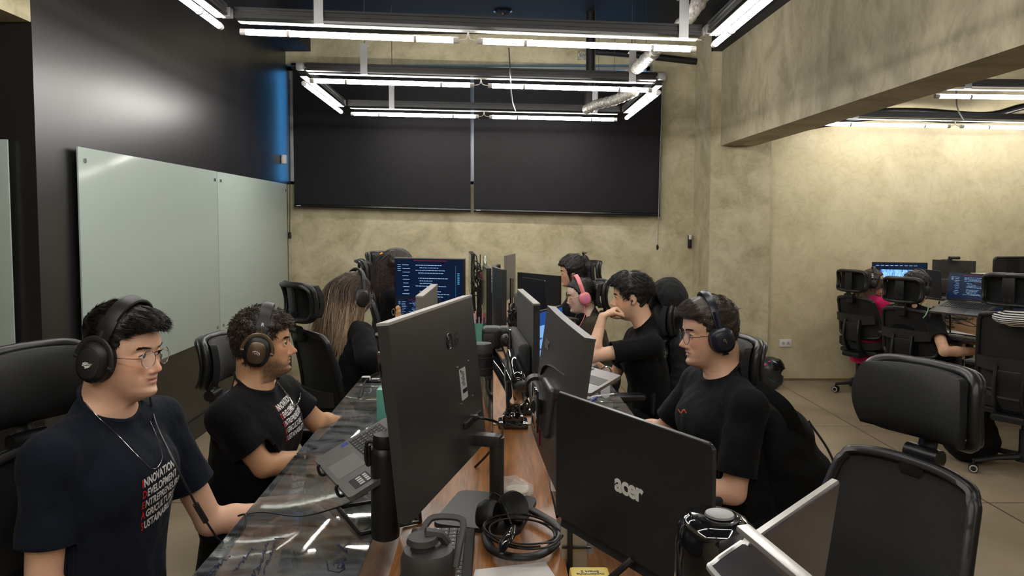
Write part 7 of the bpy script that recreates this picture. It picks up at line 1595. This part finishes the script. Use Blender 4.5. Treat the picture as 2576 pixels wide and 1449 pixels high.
# hoodie on the chair behind the young man
HOOD = cloth_mat('charcoal_hoodie', (.016, .016, .017, 1)); c = np.array(Py(1672, 752, 4.25)[:]); t = thing('hoodie', 'charcoal hooded jacket hung over a chair behind the young man', 'jacket', tuple(c)); Fd = Field(c - (.30, .36, .85), c + (.34, .36, .17), .008)
Fd.ell(c + (.02, 0, .0), (.105, .175, .125), .02); Fd.cap(c + (.03, 0, -.06), c + (.06, 0, -.26), .085, .060, .05, (0, 1, 0), 1.5); Fd.ell(c + (-.115, -.06, -.045), (.085, .11, .085), .015, op='s'); Fd.cap(c + (.01, -.09, .04), c + (.03, -.08, -.15), .020, .018, .02); Fd.cap(c + (-.05, -.02, .055), c + (-.085, -.03, -.045), .014, .016, .02)
Fd.cap(c + (.06, 0, -.22), c + (.10, 0, -.55), .055, .075, .03, (0, 1, 0), 2.9); Fd.cap(c + (.05, -.17, -.25), c + (.05, -.21, -.72), .055, .060, .03); Fd.cap(c + (.05, .17, -.25), c + (.05, .21, -.72), .055, .060, .03)
field_obj('hoodie_cloth', Fd, c, HOOD, t, .006, 26, 2); obj('zip', MB().tube(catmull([tuple(c + (-.005, -.105, -.02)), tuple(c + (.015, -.10, -.12)), tuple(c + (.035, -.09, -.20))], 5), .005, 6), mat('zip_dark', (.004, .004, .004, 1), .3), t, world=True)
# backpack on the chair of the right man
BPM = cloth_mat('black_nylon', (.0065, .0065, .007, 1), .05); c = np.array(Py(1965, 1190, 2.62)[:]); t = thing('backpack', 'large black backpack hanging from the chair behind the man in the plain black T-shirt', 'backpack', tuple(c)); Fd = Field(c - (.27, .24, .33), c + (.25, .24, .36), .006)
Fd.cap(c + (-.02, 0, .12), c + (.02, 0, -.14), .125, .145, .03, (0, 1, 0), 1.15); Fd.cap(c + (.07, -.04, .02), c + (.09, -.04, -.14), .085, .095, .03, (0, 1, 0), 1.15); Fd.cap(c + (-.08, -.02, .20), c + (.0, -.02, .16), .06, .07, .03)
field_obj('bag_body', Fd, c, BPM, t, .005, 24, 2)
st = MB(); st.tube(catmull([tuple(c + q_) for q_ in ((-.13, -.10, .34), (-.05, -.13, .28), (.00, -.12, .20), (.03, -.11, .12))], 6), .024, 8, flat=.2, up=(-.3, -1, .4)); st.tube(catmull([tuple(c + q_) for q_ in ((-.20, -.10, .25), (-.17, -.15, .05), (-.16, -.15, -.10), (-.15, -.12, -.24))], 6), .022, 8, flat=.2, up=(0, -1, 0)); obj('shoulder_strap', st, BPM, t, world=True)
obj('strap_buckle', MB().box(tuple(c + (-.165, -.165, .06)), (.035, .010, .03), bev=.003), DGR, t, world=True); obj('strap_tag', MB().box(tuple(c + (.03, -.165, -.11)), (.018, .004, .022)), mat('grey_tag', (.3, .3, .3, 1), .6), t, world=True)
zp = MB(); zp.tube(catmull([tuple(c + q_) for q_ in ((.05, -.10, .22), (.13, -.10, .10), (.175, -.10, -.04), (.18, -.09, -.16))], 6), .004, 6); zp.tube([tuple(c + (.185, -.10, .0)), tuple(c + (.192, -.11, -.06))], .003, 5); zp.tube([tuple(c + (.175, -.12, .0)), tuple(c + (.180, -.13, -.055))], .003, 5); obj('zip_pull', zp, DGR, t, world=True)
# helmet
p = Pz(1940, 978, .0); c = np.array([p.x, 7.12, .150]); t = thing('helmet', 'dark motorcycle helmet with raised visor on the floor by the wall', 'helmet', (c[0], c[1], 0)); Fd = Field(c - (.19, .2, .17), c + (.19, .2, .2), .006)
Fd.ell(c + (-.01, 0, .035), (.135, .120, .125), .02); Fd.cap(c + (.01, 0, -.075), c + (.035, 0, -.06), .085, .085, .04, (0, 1, 0), 1.2); Fd.ell(c + (.12, -.02, .01), (.075, .095, .035), .01, op='s'); sl, X, Y, Z = Fd.sub(c - .3, c + .3); Fd.F[sl] = np.maximum(Fd.F[sl], .004 - Z)
field_obj('shell', Fd, (c[0], c[1], 0), mat('helmet_shell', (.022, .024, .028, 1), .3), t)
obj('visor', MB().sheet(lambda u, v: (tuple(c + np.array((-.01 + .150 * math.cos((u - .5) * 2.2 - .5) * math.cos(.25 + v * .55), .135 * math.sin((u - .5) * 2.2 - .5) * math.cos(.25 + v * .5), .035 + .145 * math.sin(.10 + v * .62)))), (math.cos((u - .5) * 2.2 - .5), math.sin((u - .5) * 2.2 - .5), .5)), 18, 8, .004), mat('smoked_visor', (.010, .010, .011, 1), .12), t, world=True)
st = MB(); st.tube(catmull([tuple(c + q_) for q_ in ((-.06, -.115, -.03), (-.01, -.122, -.06), (.03, -.112, -.085))], 5), [.004] * 3 + [.010] * 5 + [.006] * 3, 5, flat=.3); obj('teal_stripe', st, mat('teal_decal', S(40, 150, 135), .3), t, world=True); obj('pink_stripe', MB().sph(tuple(c + (-.095, -.085, .095)), (.03, .02, .014)).sph(tuple(c + (-.045, -.085, .125)), (.014, .012, .006)), mat('pink_decal', S(200, 60, 130), .35), t, world=True)
vt = MB()
for k in range(5): vt.sph(tuple(c + (.045 + .014 * k, -.098 + .008 * k, -.045 - .003 * k)), .0045)
obj('chin_vent', vt, STEEL, t, world=True)
# ---- next room
bench('wooden desk in the next room', 3.52, 4.85, 4.3, 7.4, .74, WOODD)
DZ = .74
monitor('black-framed screen with a pale blue picture in the next room', Py(2194, 656, 7.20), Py(2333, 664, 7.05), .35, back=False, screen=NAVYS, art='photo', base_z=DZ, group='monitors in the next room', th=.03)
t8 = monitor('dark monitor seen from behind with a webcam on top in the next room', Py(2347, 650, 6.9), Py(2454, 660, 6.6), .34, body=mat('brown_black_back', (.026, .022, .018, 1), .45), base_z=DZ, group='monitors in the next room', th=.02, bulge=(.22, .14, .03, -.07), logo=lambda t, M2, wd, H, th: obj('vent_lines', MB().tube([M2 @ Vector((-wd * .3, -th / 2, .08)), M2 @ Vector((0, -th / 2 - .002, .03)), M2 @ Vector((wd * .33, -th / 2, .08))], .004, 5), BLKM, t))
w_ = Py(2398, 652, 6.72); t = thing('webcam', 'black webcam on top of the monitor in the next room', 'webcam', w_); obj('camera_body', MB().cyl(w_ + Vector((-.045, -.01, .012)), w_ + Vector((.05, -.01, .012)), .014, n=16).box(w_ + Vector((-.03, 0, -.015)), (.03, .03, .04), bev=.005), BLK, t, world=True); obj('cable', MB().tube(catmull([w_ + Vector((-.05, 0, 0)), w_ + Vector((-.14, 0, -.02)), w_ + Vector((-.19, -.02, -.12))], 5), .003, 6), CABLE, t, world=True)
l7 = laptop('slim dark laptop seen from behind beside the pale blue picture', Py(2335, 748, 6.15), 10, w=.30, h=.23, tilt=2, lid=95, body=DGR, lidm=mat('navy_lid', (.012, .018, .035, 1), .3), group='laptops in the next room')
lA, lB = Py(2397, 684, 5.75), Py(2500, 694, 5.50); vv = lB - lA; vv.z = 0; nn = Vector((vv.y, -vv.x, 0)).normalized(); mm = (lA + lB) / 2
l5 = laptop('open grey gaming laptop with code on its screen in the next room', Vector((mm.x, mm.y, mm.z - .215)), math.degrees(math.atan2(nn.y, nn.x)), w=.38, d=.26, h=.215, tilt=16, lid=98, body=mat('gunmetal_laptop', (.075, .072, .070, 1), .4, .3), lidm=BLK, screen=NAVYS, art='code', group='laptops in the next room')
lstand('thin stand under the slim dark laptop in the next room', l7, z0=DZ)
lstand('black laptop riser in the next room', l5, w=.30, d=.24, z0=DZ)
p = Pz(2440, 858, DZ); keyboard('black keyboard on the desk in the next room', (p.x, p.y, DZ), -60, .36, .13)
p = Pz(2398, 838, DZ); tag(obj('paper_sheet', MB().box((p.x, p.y, DZ + .001), (.18, .26, .002)), WHT), 'white paper under the typing hand in the next room', 'paper')
p = Py(2515, 692, 6.3); tag(obj('white_board_strip', MB().box(p, (.36, .22, .022), Matrix.Identity(4), bev=.003), WHT), 'white flat box with dark scribbles across the far monitors in the next room', 'box'); sc_ = MB()
for k in range(8): sc_.tube([p + Vector((-.13 + .03 * k, -.112, .004 * (-1) ** k)), p + Vector((-.115 + .03 * k, -.112, -.004 * (-1) ** k))], .0018, 4)
obj('scribbles', sc_, BLK, bpy.data.objects['white_board_strip'], world=True)
monitor('dark blue monitor behind the right-hand chair in the next room', Py(2470, 700, 6.2), Py(2590, 706, 6.0), .30, back=False, screen=NAVYS, base_z=DZ, group='monitors in the next room')
rr_ = random.Random(31); mb = MB()
for j in range(8): mb.tube(catmull([Pz(2350 + rr_.uniform(-30, 110), 800 + rr_.uniform(-30, 20), DZ + rr_.uniform(.01, .06)) for _ in range(5)], 5), .004, 6)
tag(obj('cable_bundle', mb, CABLE), 'tangled black cables on the desk in the next room', 'cables')
tag(obj('cable', MB().tube(catmull([Py(2330, 762, 5.6), Py(2335, 775, 5.6), Py(2330, 790, 5.6), Py(2322, 800, 5.6)], 5), .004, 6), mat('pale_green', S(160, 200, 160), .4)), 'short pale green cable near the typing man', 'cable')
# striped cloth and bag
STRM = mat('striped_cloth', (.6, .6, .6, 1), .8); T = STRM.node_tree; wv = T.nodes.new('ShaderNodeTexWave'); wv.bands_direction = 'Z'; wv.inputs['Scale'].default_value = 26; tc = T.nodes.new('ShaderNodeTexCoord'); T.links.new(tc.outputs['Object'], wv.inputs['Vector']); rp = T.nodes.new('ShaderNodeValToRGB'); rp.color_ramp.elements[0].position = .45; rp.color_ramp.elements[1].position = .55; rp.color_ramp.elements[0].color = (.02, .02, .02, 1); T.links.new(wv.outputs[0], rp.inputs[0]); T.links.new(rp.outputs[0], T.nodes['Principled BSDF'].inputs['Base Color'])
c = np.array(Py(2560, 800, 4.45)[:]); t = thing('striped_cloth', 'black and white striped shirt lying over the chair at the right edge', 'cloth', tuple(c)); Fd = Field(c - (.2, .2, .15), c + (.25, .2, .12), .008); Fd.ell(c, (.13, .12, .05), .02); Fd.cap(c + (.05, -.06, 0), c + (.1, -.08, -.08), .04, .03, .03); field_obj('cloth', Fd, c, STRM, t, .006, 30)
c = np.array([3.22, 4.92, .17]); t = thing('backpack', 'black bag standing on the floor behind the right-hand chair in the next room', 'bag', (c[0], c[1], 0)); Fd = Field(c - (.25, .22, .19), c + (.25, .22, .32), .01); Fd.cap(c - (0, 0, .02), c + (0, 0, .12), .15, .11, .03, (1, 0, 0), 1.2); sl, X, Y, Z = Fd.sub(c - .5, c + .5); Fd.F[sl] = np.maximum(Fd.F[sl], .004 - Z); field_obj('bag_body', Fd, (c[0], c[1], 0), BPM, t, .006, 18)
t = thing('office_chair', 'black framed mesh chair back standing beyond the desk in the next room', 'chair', Py(2545, 668, 6.9)); M = Matrix.Translation(Py(2550, 668, 6.95)); obj('back_frame', MB().tube([M @ Vector((x, 0, y)) for x, y in rrect(.37, .15, .03)], .012, 8, closed=True), CH_FR, t, world=True); obj('back_mesh', MB().box(M @ Vector((0, 0, 0)), (.36, .006, .14)), CH_MESH, t, world=True); obj('centre_bar', MB().box(M @ Vector((0, .004, 0)), (.11, .012, .15)), CH_FR, t, world=True); obj('post', MB().cyl(M @ Vector((0, 0, -.05)), (Py(2550, 668, 6.95).x, 6.95, .74), .02), CH_FR, t, world=True)
